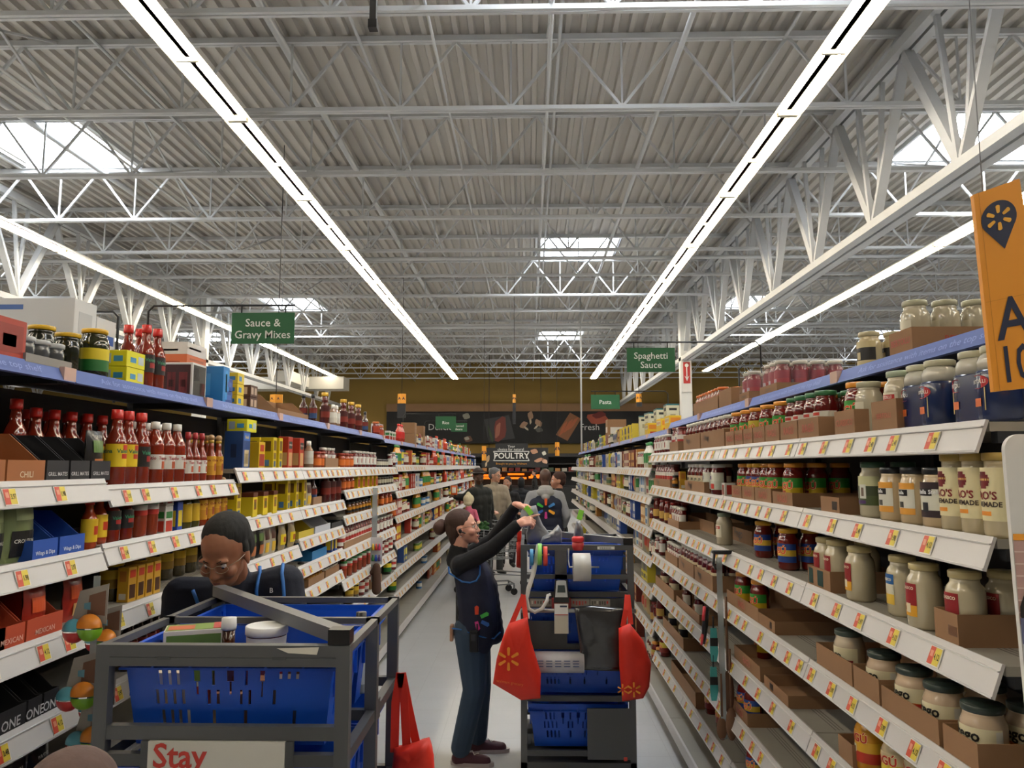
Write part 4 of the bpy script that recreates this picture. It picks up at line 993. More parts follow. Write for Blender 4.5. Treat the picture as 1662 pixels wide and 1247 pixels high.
# ---- the far ends of both sides: rows of small packages
def simple(key, fn, w_, d_, desc, cat): kind(key, w_, d_, desc, cat, fn)
FARC = {}
def far_kind(t, c1, c2, nm):
    key = 'far_%s_%s_%s' % (t, c1, c2)
    if key in K: return key
    if t == 'box': kind(key, .13, .1, nm + ' box', 'food box', lambda: carton('food_box', .12, .08, .19, c1, ((.12, .88, .45, .85, c2), (.2, .8, .1, .3, c2))))
    elif t == 'jar': kind(key, .095, .095, nm + ' jar', 'jar', lambda: jar('food_jar', col=c1, lid=c2, lab=('c9c2ae',), z0=.04, z1=.11, H=.16))
    elif t == 'bottle': kind(key, .09, .09, nm + ' bottle', 'bottle', lambda: bottle('food_bottle', H=.24, R=.04, col=c1, cap=c2, capr=.016, lab=(c2,), z0=.05, z1=.14, neck=.62))
    elif t == 'can': kind(key, .085, .085, nm + ' can', 'can', lambda: can('food_can', .115, .04, c1, ((.3, .7, c2),)))
    elif t == 'bag': kind(key, .17, .09, nm + ' bag', 'bag', lambda: pouch('food_bag', .16, .2, .07, c1, ((.2, .8, .3, .7, c2),)))
    return key
FAR_L = [('box', 'b0512a', 'd8c03a', 'orange and yellow'), ('can', '8a2420', 'd0ccc0', 'red and white'), ('box', 'c9c4b6', 'a03a2a', 'cream and red'), ('bottle', 'd08a1c', '2f7a3c', 'yellow oil'),
         ('box', 'a33222', 'd8d4c8', 'red and white'), ('jar', '6a2216', 'c9b23a', 'red'), ('bag', 'b0a078', '6a4a2a', 'tan rice'), ('bottle', 'b8461c', 'b8301c', 'orange sauce'), ('box', 'd3d1ca', '3a5a9c', 'white and blue'),
         ('can', '3a6a9c', 'd8d4c8', 'blue and white'), ('box', '2c4a8a', 'd8c83a', 'blue and yellow'), ('bag', '8a3a24', 'd8c8a0', 'red rice'), ('can', '4a6a34', 'c9b23a', 'green')]
FAR_R = [('box', '2a4a94', 'd8d4c8', 'blue and white'), ('box', 'c9b83a', '4a4a52', 'yellow and grey'), ('bottle', 'c9c6b8', '2f7a3c', 'white and green'), ('box', 'c2bba6', '7a2a22', 'cream and red'), ('jar', '6a2216', 'b9b4a4', 'red'),
         ('box', '6a2a20', 'c9a05a', 'maroon'), ('bag', 'b8b29a', '3a4a7a', 'pale pasta'), ('can', '8a7a4a', '3a5a34', 'olive and green'), ('box', 'd3d1ca', '2f6a9c', 'white and blue'), ('box', '9c6a2a', 'd8c8a0', 'amber pasta'), ('jar', '1d2a1c', '2f4a34', 'dark green'), ('bag', 'a08a5a', 'a03a2a', 'tan pasta')]
def far_fill(s, y0, y1, kinds, density):
    rr = random.Random(11 + s)
    for q, a, b_, zs, zb, r in racks:
        if q != s or a < y0 - .01 or a > y1: continue
        for n in range(0, len(zs) + 2):
            if n == 0 and ((s < 0 and a < 10.5) or (s > 0 and a < 10.2)): continue
            z = surf(s, n, (a + b_) / 2)
            zn = surf(s, n - 1, (a + b_) / 2) if n > 0 else z + .4
            y = a + .05
            far = a > 14
            while y < b_ - .12:
                t = kinds[rr.randrange(len(kinds))]
                key = far_kind(*t)
                wd, dp = K[key][0], K[key][1]
                dens = density * (1.0 if n in (0, 1, 2) else (.75 if n < 5 else .35))
                rep = rr.randrange(2, 5) if wd < .12 else rr.randrange(1, 4)
                on = rr.random() < dens
                for _ in range(rep):
                    if y + wd > b_ - .03: break
                    if on and (zn - z > .215 or t[0] in ('can', 'jar')) and (zn - z) > .19:
                        place_at(s, n, key, y + wd / 2, frontX(s, n) + s * (.015 + dp / 2), z, .1, 0, 'far')
                    y += wd + .006
                if rr.random() < .3: y += .08
far_fill(-1, 8.6, 21.5, FAR_L, .92)
far_fill(1, RNEAR, RNEAR + 10.5, FAR_R, .9)

# hand placed goods on the top shelves of the far units
for l_ in (0, .162): L_(0, 655, 671, 'kraft_case', 1, lift=l_, jit=.03); L_(0, 672, 684, 'kraft_case', 1, lift=l_, jit=.03)
L_(0, 645, 653, far_kind('bottle', 'b8301c', 'c41f1a', 'pink syrup'), 3); L_(0, 685, 697, far_kind('bag', 'c2bdb4', 'b8461c', 'white and orange'), 2)
kind('rice_sack', .22, .14, 'large cream bag with teal edges', 'bag', lambda: carton('food_bag', .21, .13, .31, 'c9c5a8', ((.0, 1, .0, .14, '2f6a70'), (.0, 1, .95, 1, '2f6a70'), (.2, .8, .78, .88, '2a2a2a'), (.25, .75, .45, .64, '9a9270')), (), side=((.0, 1, .0, .14, '2f6a70'), (.0, 1, .95, 1, '2f6a70'), (.2, .8, .78, .86, '2a2a2a'), (.3, .7, .5, .66, '9a9270'))))
kind('yellow_sack', .2, .12, 'yellow pasta pack with red lettering', 'bag', lambda: carton('food_bag', .20, .11, .13, 'e0b82a', ((.1, .9, .5, .85, 'd8d4b0'),), (('RONZONI', .03, 'b83228', 0, .68),), side=((.1, .9, .5, .85, 'd9862c'), (.2, .8, .1, .3, 'b83228'))))
put(1, 0, 1072, 1100, 'yellow_sack', 2, back=.02); put(1, 0, 1040, 1100, 'rice_sack', 4, back=.17)
put(1, 0, 1050, 1066, 'yellow_sack', 1, back=.02, lift=0)
put(1, 0, 1004, 1034, far_kind('box', 'c9b23a', '4a4658', 'yellow and grey'), 6, rows=1)
kind('tall_kraft', .3, .3, 'tall cardboard case with white panels', 'cardboard box', lambda: carton('cardboard_box', .28, .3, .42, '8d6a4b', ((.1, .9, .5, .72, 'c9c6c0'), (.1, .9, .1, .4, '7a3a44')), (), side=((.15, .85, .45, .7, 'c9c6c0'), (.15, .85, .1, .4, '6a4a5a')), kraft=True))
put(1, 0, 998, 1002, 'tall_kraft', 1, back=.02)
# ---------------------------------------------------------------- signs, banners and the far counter
SIGN_GREEN = M('24603c', .5); INK = M('1b2440', .5); AMBER = M('e3992a', .5)
TXT = M('e9ece8', .5); WIRE = M('1a1b1e', .5)
def spark(b, fn, r, cols, r0=.32, w=.17):
    for k in range(6):
        a = PI / 2 + k * PI / 3; ca, sa = math.cos(a), math.sin(a)
        pts = [(r0, -.5 * w), (r0 + .1, -w * .75), (.92, -w), (1, -.6 * w), (1.02, 0), (1, .6 * w), (.92, w), (r0 + .1, w * .75), (r0, .5 * w)]
        b.poly([(r * (x * ca - y * sa), r * (x * sa + y * ca)) for x, y in pts], PL(cols[k % len(cols)]), fn)
def aisle_sign(px0, px1, pt, pb, Y, lines, spine, ztop, label, size, far_arm=True):
    c0, c1 = at(px0, pt, Y), at(px1, pb, Y)
    cx, cz = (c0.x + c1.x) / 2, (c0.z + c1.z) / 2
    wd, h = c1.x - c0.x, c0.z - c1.z
    o = empty('aisle_sign', (cx, Y, cz))
    p = MB().box(-wd / 2, wd / 2, -.003, .003, -h / 2, h / 2, SIGN_GREEN).build('sign_panel', o)
    b = MB()
    n = len(lines)
    for i, t in enumerate(lines):
        zz = ((n - 1) / 2 - i) * h * .38 - h * .03
        b.text(t, size, TXT, lambda u, v: (u, -.0045, zz + v), .008)
        b.text(t, size, TXT, lambda u, v: (-u, .0045, zz + v), .008)
    b.build('lettering', p)
    for sx in (-.35, .35):
        MB().tube([(sx * wd, 0, h / 2), (sx * wd, 0, h / 2 + .035)], .004, WIRE, 6).build('hook', o)
    sg = 1 if spine > cx else -1
    xs = spine - cx; ze = cx - sg * wd / 2 - cx
    zt = h / 2 + .04
    rack_top = (2.24 if Y < 6 else 2.2) - cz
    br = MB().tube([(ze, 0, zt), (xs - sg * .03, 0, zt), (xs, 0, zt - .03), (xs, 0, rack_top)], .006, WIRE, 6)
    br.build('bracket', o)
    return tag(o, label, 'aisle sign')
aisle_sign(377, 477, 508, 558, 4.0, ('Sauce &', 'Gravy Mixes'), -2.06, 2.7, 'green hanging sign reading Sauce & Gravy Mixes', .060)
aisle_sign(1017, 1096, 565, 604, 5.2, ('Spaghetti', 'Sauce'), 1.60, 2.7, 'green hanging sign reading Spaghetti Sauce', .064)
aisle_sign(959, 1006, 641, 664, 8.7, ('Pasta',), 1.60, 2.7, 'green hanging sign reading Pasta', .068)
aisle_sign(707, 740, 676, 696, 12.4, ('Rice',), -2.06, 2.7, 'green hanging sign reading Rice', .066)
aisle_sign(732, 758, 687, 701, 15.0, ('Canned', 'Beans'), -2.06, 2.7, 'small green hanging sign reading Canned Beans', .06)
# empty bracket hoops over the neighbouring aisles
def hoop(Y, x, z, dx, label):
    o = MB().tube([(x, Y, 2.2), (x, Y, z - .03), (x + .03 * (1 if dx > 0 else -1), Y, z), (x + dx, Y, z)], .007, WIRE, 6).build('sign_bracket')
    tag(o, label, 'sign bracket')
hoop(3.78, -2.1, 2.67, -1.0, 'black wire sign bracket above the white shipping boxes')
hoop(5.9, 1.64, 2.66, .9, 'black wire sign bracket above the shrink wrapped red jars')
# the orange aisle marker at the near end of the spaghetti sauce side
m = empty('aisle_marker', (0, 0, 0))
Ym = 1.6
C = [at(1580, 316, Ym), at(1655, 290, Ym), at(1706, 626, Ym), at(1613, 636, Ym)]
def qmap(u, v, off=0.0):   # u right, v down, both 0..1 over the sign face
    a = C[0].lerp(C[1], u); b = C[3].lerp(C[2], u)
    p = a.lerp(b, v); return (p.x, p.y - off, p.z)
AMB = M('d98f2a', .45)
f = MB()
g = [qmap(u, v) for u, v in ((0, 0), (1, 0), (1, 1), (0, 1))]
gb = [(x, y + .012, z) for x, y, z in g]
f.add(g + gb, [(0, 1, 2, 3), (7, 6, 5, 4), (0, 4, 5, 1), (1, 5, 6, 2), (2, 6, 7, 3), (3, 7, 4, 0)], AMB)
pan = f.build('sign_panel', m)
e = MB()
g2 = [qmap(1, 0), qmap(1, 1)]
g3 = [(g2[0][0] + .05, g2[0][1] + .09, g2[0][2] + .0), (g2[1][0] + .05, g2[1][1] + .09, g2[1][2])]
e.add([g2[0], g3[0], g3[1], g2[1]] + [(x - .008, y + .008, z) for x, y, z in (g2[0], g3[0], g3[1], g2[1])], [(0, 1, 2, 3), (7, 6, 5, 4), (0, 4, 5, 1), (2, 6, 7, 3), (1, 5, 6, 2)], AMB)
e.build('side_panel', m)
le = MB()
pin = []
for k in range(29):
    a = math.radians(-38 + 256 * k / 28); pin.append((.46 + .37 * math.cos(a), .155 - .085 * math.sin(a)))
pin += [(.50, .315)]
le.poly([(u, v) for u, v in reversed(pin)], INK, lambda u, v: qmap(u, v, .001))
spark(le, lambda x, y: qmap(.455 + x * 1.0, .155 - y * .23, .002), .27, ('e0a53a',), .38, .17)
le.text('A', .29, INK, lambda u, v: qmap(.49 + u * 3.2, .665 - v, .001), .012)
le.text('10', .25, INK, lambda u, v: qmap(.44 + u * 2.5, .885 - v, .001), .012)
for vv in (.555,): le.poly([(0.02, vv), (1, vv - .002), (1, vv), (0.02, vv + .002)], M('b97a22', .5), lambda u, v: qmap(u, v, .001))
le.poly([(.10, .0), (.108, 0), (.108, 1), (.10, 1)], M('a86c1c', .5), lambda u, v: qmap(u, v, .001))
le.build('lettering', pan)
top = (C[0] + C[1]) / 2
MB().tube([(top.x, top.y + .05, top.z - .02), (top.x, top.y + .05, 6.77)], .0012, M('8a8c90', .5), 6).build('hanging_rod', m)
tag(m, 'orange aisle marker reading A 10 hanging over the near shelf end', 'aisle marker')
# the white end sign below it, printed with a brick wall and a head of dark hair
s = empty('end_sign', (0, 0, 0))
Ys = 1.72
a = at(1629, 705, Ys)
x0, zt = a.x, a.z
W_ = .40
b = MB(); r = .035
pts = [(x0 + W_, zt), (x0 + W_, .25), (x0 + .04, .25), (x0 + .004, 1.62)] + [(x0 + r - r * math.cos(t * PI / 12), zt - r + r * math.sin(t * PI / 12)) for t in range(7)]
n = len(pts)
b.add([(x, Ys, z) for x, z in pts] + [(x, Ys + .012, z) for x, z in pts], [tuple(reversed(range(n))), tuple(range(n, 2 * n))] + [(i, (i + 1) % n, n + (i + 1) % n, n + i) for i in range(n)], M('d4d2ce', .5))
pan = b.build('sign_panel', s)
zo = at(1635, 872, Ys).z
p = MB()
E_ = .0015
def ex(z): return x0 + .004 + max(0, (1.62 - z)) * .026
p.add([(ex(zo + .007), Ys - E_, zo + .007), (x0 + W_, Ys - E_, zo + .004), (x0 + W_, Ys - E_, zo - .009), (ex(zo), Ys - E_, zo - .007)], [(0, 3, 2, 1)], M('e0952a', .5))
br = M('b28f88', .8, vary=.25, scale=40)
zb = at(1650, 1015, Ys).z
p.add([(ex(zo), Ys - E_, zo - .008), (x0 + W_, Ys - E_, zo - .010), (x0 + W_, Ys - E_, zb), (ex(zb), Ys - E_, zb)], [(0, 3, 2, 1)], br)
for k in range(7):
    z = zo - .03 - k * .026
    p.add([(ex(z), Ys - E_ * 1.5, z), (x0 + W_, Ys - E_ * 1.5, z - .006), (x0 + W_, Ys - E_ * 1.5, z - .009), (ex(z), Ys - E_ * 1.5, z - .003)], [(0, 3, 2, 1)], M('cdb8b2', .8))
hc = at(1694, 985, Ys)
p.poly([(hc.x + .05 * math.cos(t * PI / 10) * (1 + .12 * math.sin(t * 5.3)), hc.z + .062 * math.sin(t * PI / 10) * (1 + .1 * math.cos(t * 4.1))) for t in range(20)], M('1a1415', .8), lambda u, v: (u, Ys - E_ * 2, v))
for (pa, pb, col) in ((1003, 1045, '5b5f80'), (1045, 1075, 'a9adb5'), (1075, 1105, '9c5a3c'), (1105, 1170, '2a62a8'), (1170, 1247, 'b9a98c')):
    za, zb2 = at(1650, pa, Ys).z, at(1650, pb, Ys).z
    p.add([(ex(za), Ys - E_ * 2.5, za), (x0 + W_, Ys - E_ * 2.5, za), (x0 + W_, Ys - E_ * 2.5, zb2), (ex(zb2), Ys - E_ * 2.5, zb2)], [(0, 3, 2, 1)], M(col, .6))
p.build('printed_panel', pan)
MB().box(x0 + .05, x0 + W_ - .02, Ys - .04, Ys + .06, 0, .02, M('9a9a98', .5)).box(x0 + .12, x0 + .28, Ys - .006, Ys + .018, .02, .26, M('9a9a98', .5)).build('stand', s)
tag(s, 'white rounded end sign with orange stripe and brick wall photo', 'sign')
# ---- banner on the far wall
BKM = M('1c1d20', .7)
def wallp(px, py, Y=35.9): return at(px, py, Y)
bn = empty('wall_banner', (0, 0, 0))
Yb = 35.9
a, b_ = at(628, 668, Yb), at(1150, 720, Yb)
bo = MB().box(a.x, b_.x, Yb - .05, Yb, b_.z, a.z, BKM).build('banner_panel', bn)
t0, t1 = at(628, 656, Yb), at(1150, 668, Yb)
MB().box(t0.x, t1.x, Yb - .12, Yb, t1.z + .01, t0.z, M('8a6a4a', .7, vary=.1, scale=3)).build('wooden_trim', bn)
pic = MB()
F = lambda off: (lambda px, py: (lambda q: (q.x, Yb - .05 - off, q.z))(at(px, py, Yb)))
def shape(pts, c, off=.01): pic.poly([(x, y) for x, y in reversed(pts)], M(c, .6), F(off))
def blob(cx, cy, rx, ry, c, rot=0, off=.02, n=12, k=.12):
    pts = []
    for i in range(n):
        t = 2 * PI * i / n; r_ = 1 + k * math.sin(i * 2.1)
        x, y = rx * r_ * math.cos(t), ry * r_ * math.sin(t)
        pts.append((cx + x * math.cos(rot) - y * math.sin(rot), cy + x * math.sin(rot) + y * math.cos(rot)))
    shape(pts, c, off)
shape([(786, 681), (826, 674), (836, 712), (793, 718)], '3a3a3e')
blob(812, 697, 10, 21, '7a3a34', .15); blob(808, 699, 4, 13, 'a86a58', .2, .03); blob(796, 705, 2, 14, '3f5236', -.3, .03)
for x, y, r_ in ((861, 675, 0), (850, 690, .9), (874, 687, -.8)):
    blob(x, y, 4.5, 7, 'a3826a', r_); blob(x + 5 * math.sin(r_) , y + 9 * math.cos(r_), 1.6, 5, 'c9bda8', -r_)
blob(875, 698, 6, 4, '5a5a56')
shape([(925, 670), (943, 680), (921, 716), (902, 706)], '8a5a3a')
for q in range(3): blob(914 + q * 8, 696 - q * 4, 2.6, 13, 'b0603c', .45 + q * .1, .02)
blob(970, 680, 18, 9, 'a04a34', .1); blob(972, 674, 11, 5, '6a1f1c', -.2, .03)
blob(757, 676, 6, 5, '8a8a80'); blob(760, 713, 7, 5, '6a4a3a'); blob(758, 712, 4, 3, 'a8a49a', 0, .03)
pic.build('printed_panel', bo)
lt = MB()
def wtext(t, px, py, size, Y=Yb, off=.04, bold=0, b=lt, col='cfcfcc', base=.05):
    q = at(px, py, Y)
    b.text(t, size, M(col, .6), lambda u, v: (q.x + u, Y - base - off, q.z + v), bold)
wtext('Delicious', 722, 694, .42); wtext('Fresh', 957, 694, .42)
q = at(697, 688, Yb); 
lt.build('lettering', bo)
tag(bn, 'long black wall banner with food pictures reading Delicious and Fresh', 'banner')
# poultry sign hanging over the meat case
ps = empty('hanging_sign', (0, 0, 0)); Yp = 32.0
a, b_ = at(782, 727, Yp), at(890, 759, Yp)
c, d_ = at(804, 720, Yp), at(857, 732, Yp)
po = MB().box(a.x, b_.x, Yp, Yp + .06, b_.z, a.z, BKM).box(c.x, d_.x, Yp - .01, Yp + .05, d_.z, c.z, M('222326', .7)).build('sign_panel', ps)
t = MB()
def wt2(tx, px, py, size, bold=0, col='d8d8d4'): wtext(tx, px, py, size, Yp, .02, bold, t, col, .0)
wt2('Your', 830, 725, .15); wt2('choice for natural', 829, 729.7, .155); wt2('POULTRY', 830, 740.5, .34, .02); wt2('Brought to you by Walmart', 830, 753, .115, 0, 'c98a2a')
fr = [(801, 733), (859, 733), (855, 740.5), (859, 748), (801, 748), (805, 740.5)]
for i in range(6):
    p0, p1 = at(*fr[i], Yp), at(*fr[(i + 1) % 6], Yp)
    t.bar((p0.x, Yp - .02, p0.z), (p1.x, Yp - .02, p1.z), .02, .03, M('cfcfcc', .6))
t.build('lettering', po)
pic = MB(); Yb_old = Yb
F = lambda off: (lambda px, py: (lambda q: (q.x, Yp - .01 - off, q.z))(at(px, py, Yp)))
blob(792, 745, 2.6, 6, 'a58a6a', .2); blob(789, 754, 1.6, 4, 'b9a58c', .2); blob(867, 733, 6, 4, 'b0846a'); blob(875, 747, 8, 3, 'b88a70', -.3); blob(884, 749, 5, 3.4, 'c9a088', .5); blob(883, 736, 3.4, 3.4, 'c9c4b8')
pic.build('printed_panel', po)
MB().tube([(a.x + .3, Yp + .03, a.z), (a.x + .3, Yp + .03, 6.77)], .012, WIRE, 6).tube([(b_.x - .3, Yp + .03, a.z), (b_.x - .3, Yp + .03, 6.77)], .012, WIRE, 6).build('hanging_rod', ps)
tag(ps, 'black hanging sign reading POULTRY with pictures of chicken cuts', 'hanging sign')
# small orange aisle markers seen far down the store
def marker(px0, px1, pt, pm, pb, Y, label):
    o = empty('aisle_marker', (0, 0, 0))
    a, b_ = at(px0, pt, Y), at(px1, pm, Y); c = at(px1, pb, Y)
    mx = (a.x + b_.x) / 2; wd = (b_.x - a.x) / 2
    for sg in (-1, 1):
        q = MB(); x0, x1 = mx, mx + sg * wd
        q.add([(x0, Y, b_.z), (x1, Y + .06, b_.z), (x1, Y + .06, a.z), (x0, Y, a.z), (x0, Y + .02, b_.z), (x1, Y + .08, b_.z), (x1, Y + .08, a.z), (x0, Y + .02, a.z)],
              [(0, 1, 2, 3), (7, 6, 5, 4), (0, 4, 5, 1), (1, 5, 6, 2), (2, 6, 7, 3), (3, 7, 4, 0)], AMBER)
        q.text('A', (a.z - b_.z) * .4, INK, lambda u, v: ((x0 + x1) / 2 + u, Y + .025 - .012, (a.z + b_.z) / 2 + v), .02)
        q.build('marker_flag', o)
    if pb > pm: MB().box(a.x, b_.x, Y + .0, Y + .05, c.z, b_.z, M('1f2024', .6)).build('lower_panel', o)
    MB().tube([(mx, Y + .05, a.z), (mx, Y + .05, 6.77)], .006, WIRE, 6).build('hanging_rod', o)
    tag(o, label, 'aisle marker')
marker(436, 456, 640, 654, 666, 11, 'small orange aisle marker beyond the gravy mix top shelf')
marker(645, 658, 639, 655, 678, 19, 'orange and black aisle marker above the rice shelves')
marker(832, 837, 640, 654, 688, 19, 'narrow orange aisle marker hanging over the middle of the aisle')
marker(1033, 1042, 639, 653, 660, 18, 'small orange aisle marker beside the Pasta sign')
marker(782, 789, 724, 748, 748, 24, 'orange aisle marker at the end of the gravy mix side')
marker(901, 908, 718, 740, 740, 24, 'orange aisle marker at the end of the spaghetti sauce side')
# column sign, thin pole
X = 4.2; q = at(1114, 606, 20.05)
cs = MB().box(4.2 - .13, 4.2 + .13, 20.06, 20.09, q.z - .5, q.z + .35, M('d8d6d2', .5)).build('column_sign')
r_ = MB()
zc = q.z + .05
r_.box(4.2 - .09, 4.2 + .09, 20.05, 20.058, zc - .32, zc + .25, M('b5302c', .5))
r_.box(4.2 - .012, 4.2 + .012, 20.04, 20.048, zc - .22, zc + .18, TXT)
r_.add([(4.2 - .06, 20.04, zc - .12), (4.2, 20.04, zc - .26), (4.2 + .06, 20.04, zc - .12), (4.2, 20.04, zc - .18)], [(0, 1, 2, 3)], TXT)
r_.ball((4.2, 20.045, zc + .16), (.05, .006, .05), TXT)
r_.build('printed_panel', cs)
tag(cs, 'red arrow sign on the white column', 'sign')
po = MB().tube([(1.42, 20.4, 6.77), (1.42, 20.4, 2.22)], .022, WHITE_STEEL, 8).build('conduit_pole'); tag(po, 'thin white vertical pole rising from the shelving to the ceiling', 'pole')
q = at(606, 22, 2.6); 
po = empty('hanging_pole', (q.x, q.y, q.z - .05))
MB().box(-.012, .012, -.012, .012, 0, 6.80 - q.z, M('22242a', .5)).build('rod', po); MB().box(-.016, .016, -.016, .016, -.012, .02, M('14161c', .4)).build('end_cap', po)
tag(po, 'black pole end hanging down between the ceiling lights', 'pole')
# duct runs high on the far side
dm = M('b5b4ae', .5)
du = MB().box(-12.5, -7.5, 30.4, 31.4, 5.0, 5.5, dm).box(-9.5, -8.9, 28, 30.4, 5.05, 5.45, dm).build('trim_1'); struct(du)
# meat case below the poultry sign
mc = empty('refrigerated_case', (0, 0, 0))
Yc = 34.0
MB().box(-4.5, 3.6, Yc, Yc + 1.2, 0, .95, M('17181b', .5)).box(-4.5, 3.6, Yc + .9, Yc + 1.2, .95, 2.3, M('151518', .6)).box(-4.5, 3.6, Yc + .1, Yc + 1.2, 2.3, 2.45, M('1a1a1e', .5)).build('case_body', mc)
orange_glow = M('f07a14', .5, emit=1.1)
for z, x0, x1 in ((1.42, -2.2, -1.25), (1.30, -2.2, -.1), (1.48, -.95, -.2), (1.34, .0, .9), (1.42, .1, .6)):
    MB().box(x0, x1, Yc + .5, Yc + .8, z, z + .085, orange_glow).build('lit_tray', mc)
for z in (1.0, 1.65, 2.0):
    MB().box(-4.4, 3.5, Yc + .3, Yc + .9, z - .03, z, M('3a3b3e', .5)).build('case_shelf', mc)
rr = random.Random(3)
for k in range(26):
    x = -4.2 + k * .3
    MB().box(x, x + .22, Yc + .35, Yc + .6, 1.65, 1.65 + .1 + rr.random() * .1, M(rr.choice(['7a2a22', 'a8a49a', '5a1f1c', '3a4a34', '9c6a3a']), .6)).build('packed_meat', mc)
tag(mc, 'dark refrigerated meat case with orange lit trays at the far wall', 'refrigerated case')
# ---------------------------------------------------------------- picking carts, totes and what they carry
def slot_wall(b, x0, x1, z0, z1, holes, m, fn, t=.004):
    xs = sorted({x0, x1} | {h[0] for h in holes} | {h[1] for h in holes})
    zs = sorted({z0, z1} | {h[2] for h in holes} | {h[3] for h in holes})
    for i in range(len(xs) - 1):
        for j in range(len(zs) - 1):
            cx, cz = (xs[i] + xs[i + 1]) / 2, (zs[j] + zs[j + 1]) / 2
            if any(h[0] < cx < h[1] and h[2] < cz < h[3] for h in holes): continue
            vs = [fn(x, d, z) for d in (0, t) for x, z in ((xs[i], zs[j]), (xs[i + 1], zs[j]), (xs[i + 1], zs[j + 1]), (xs[i], zs[j + 1]))]
            b.add(vs, [(0, 1, 2, 3), (7, 6, 5, 4)], m)
    for h in holes:
        c = [(h[0], h[2]), (h[1], h[2]), (h[1], h[3]), (h[0], h[3])]
        for k in range(4):
            p0, p1 = c[k], c[(k + 1) % 4]
            b.add([fn(p0[0], 0, p0[1]), fn(p1[0], 0, p1[1]), fn(p1[0], t, p1[1]), fn(p0[0], t, p0[1])], [(0, 1, 2, 3)], m)
def make_tote(w=.56, d=.32, h=.25):
    b = MB(); m = TOTE_BLUE
    tp = .03
    def wall(side):
        def fn(x, dd, z):
            k = (1 - z / h) * tp
            sx = x * (1 - (1 - z / h) * tp * 2 / (w if side in 'fb' else d))
            if side == 'f': return (sx, -d / 2 + k + dd, z)
            if side == 'b': return (sx, d / 2 - k - dd, z)
            if side == 'l': return (-w / 2 + k + dd, sx, z)
            return (w / 2 - k - dd, sx, z)
        return fn
    holes = []
    for (cx, z0, z1, wd) in ((-.190, .155, .195, .011), (-.165, .155, .195, .010), (-.142, .155, .195, .010), (-.045, .155, .195, .009), (.045, .155, .195, .009), (.002, .165, .195, .020), (-.09, .165, .195, .018), (.09, .165, .195, .014),
                         (-.203, .105, .143, .009), (-.180, .105, .143, .009), (-.155, .105, .143, .009), (-.130, .105, .143, .010), (-.058, .105, .143, .010), (-.033, .105, .143, .010), (.032, .105, .143, .008), (.056, .105, .143, .008), (.125, .105, .143, .009),
                         (-.09, .13, .165, .007), (.002, .13, .165, .007), (.09, .125, .165, .005), (.14, .172, .192, .009), (.163, .172, .192, .009), (.186, .172, .192, .009),
                         (-.190, .05, .09, .010), (-.165, .05, .09, .010), (-.142, .05, .09, .010), (-.118, .05, .09, .010), (-.045, .05, .09, .010), (.045, .05, .09, .010), (.185, .05, .09, .010)):
        holes.append((cx - wd / 2, cx + wd / 2, z0, z1))
    # square off neighbouring cut-outs so that they stay clear of each other
    slot_wall(b, -w / 2, w / 2, 0, h - .02, holes, m, wall('f'))
    slot_wall(b, -w / 2, w / 2, 0, h - .02, [(-.06, .06, h - .085, h - .045)], m, wall('b'))
    for sd in 'lr':
        sl = [(y - .005, y + .005, .06, .11) for y in (-.09, -.07, -.05, .05, .07, .09)] + [(-.035, .035, h - .085, h - .05)]
        slot_wall(b, -d / 2, d / 2, 0, h - .02, sl, m, wall(sd))
        for y in (-.12, -.03, .03, .12):
            xo = (w / 2 - .012) * (-1 if sd == 'l' else 1)
            b.box(min(xo, xo + .010 * (1 if xo > 0 else -1)), max(xo, xo + .010 * (1 if xo > 0 else -1)), y - .004, y + .004, .12, h - .02, m)
    b.box(-w / 2 + tp, w / 2 - tp, -d / 2 + tp, d / 2 - tp, 0, .005, m)
    o = b.build('tote')
    r = MB()
    for z0, z1, e in ((h - .022, h - .004, .010), (h - .052, h - .046, .008)):
        r.box(-w / 2 - e, w / 2 + e, -d / 2 - e, -d / 2 + .004, z0, z1, m).box(-w / 2 - e, w / 2 + e, d / 2 - .004, d / 2 + e, z0, z1, m)
        r.box(-w / 2 - e, -w / 2 + .004, -d / 2 + .004, d / 2 - .004, z0, z1, m).box(w / 2 - .004, w / 2 + e, -d / 2 + .004, d / 2 - .004, z0, z1, m)
    for x in (-.2, -.1, .0, .1, .2):
        r.box(x - .003, x + .003, -d / 2 - .007, -d / 2, h - .046, h - .022, m)
    r.build('rim', o)
    return o
tote0 = make_tote()
tote_used = [False]
def tote(x, y, z, label, grp):
    o = copy_tree(tote0) if tote_used[0] else tote0
    tote_used[0] = True
    o.location = (x, y, z)
    return tag(o, label, 'tote', grp)
CW, CD, CT = .66, .75, 1.42
FR = STEEL_GREY; FR2 = M('484a4d', .45, metal=.2)
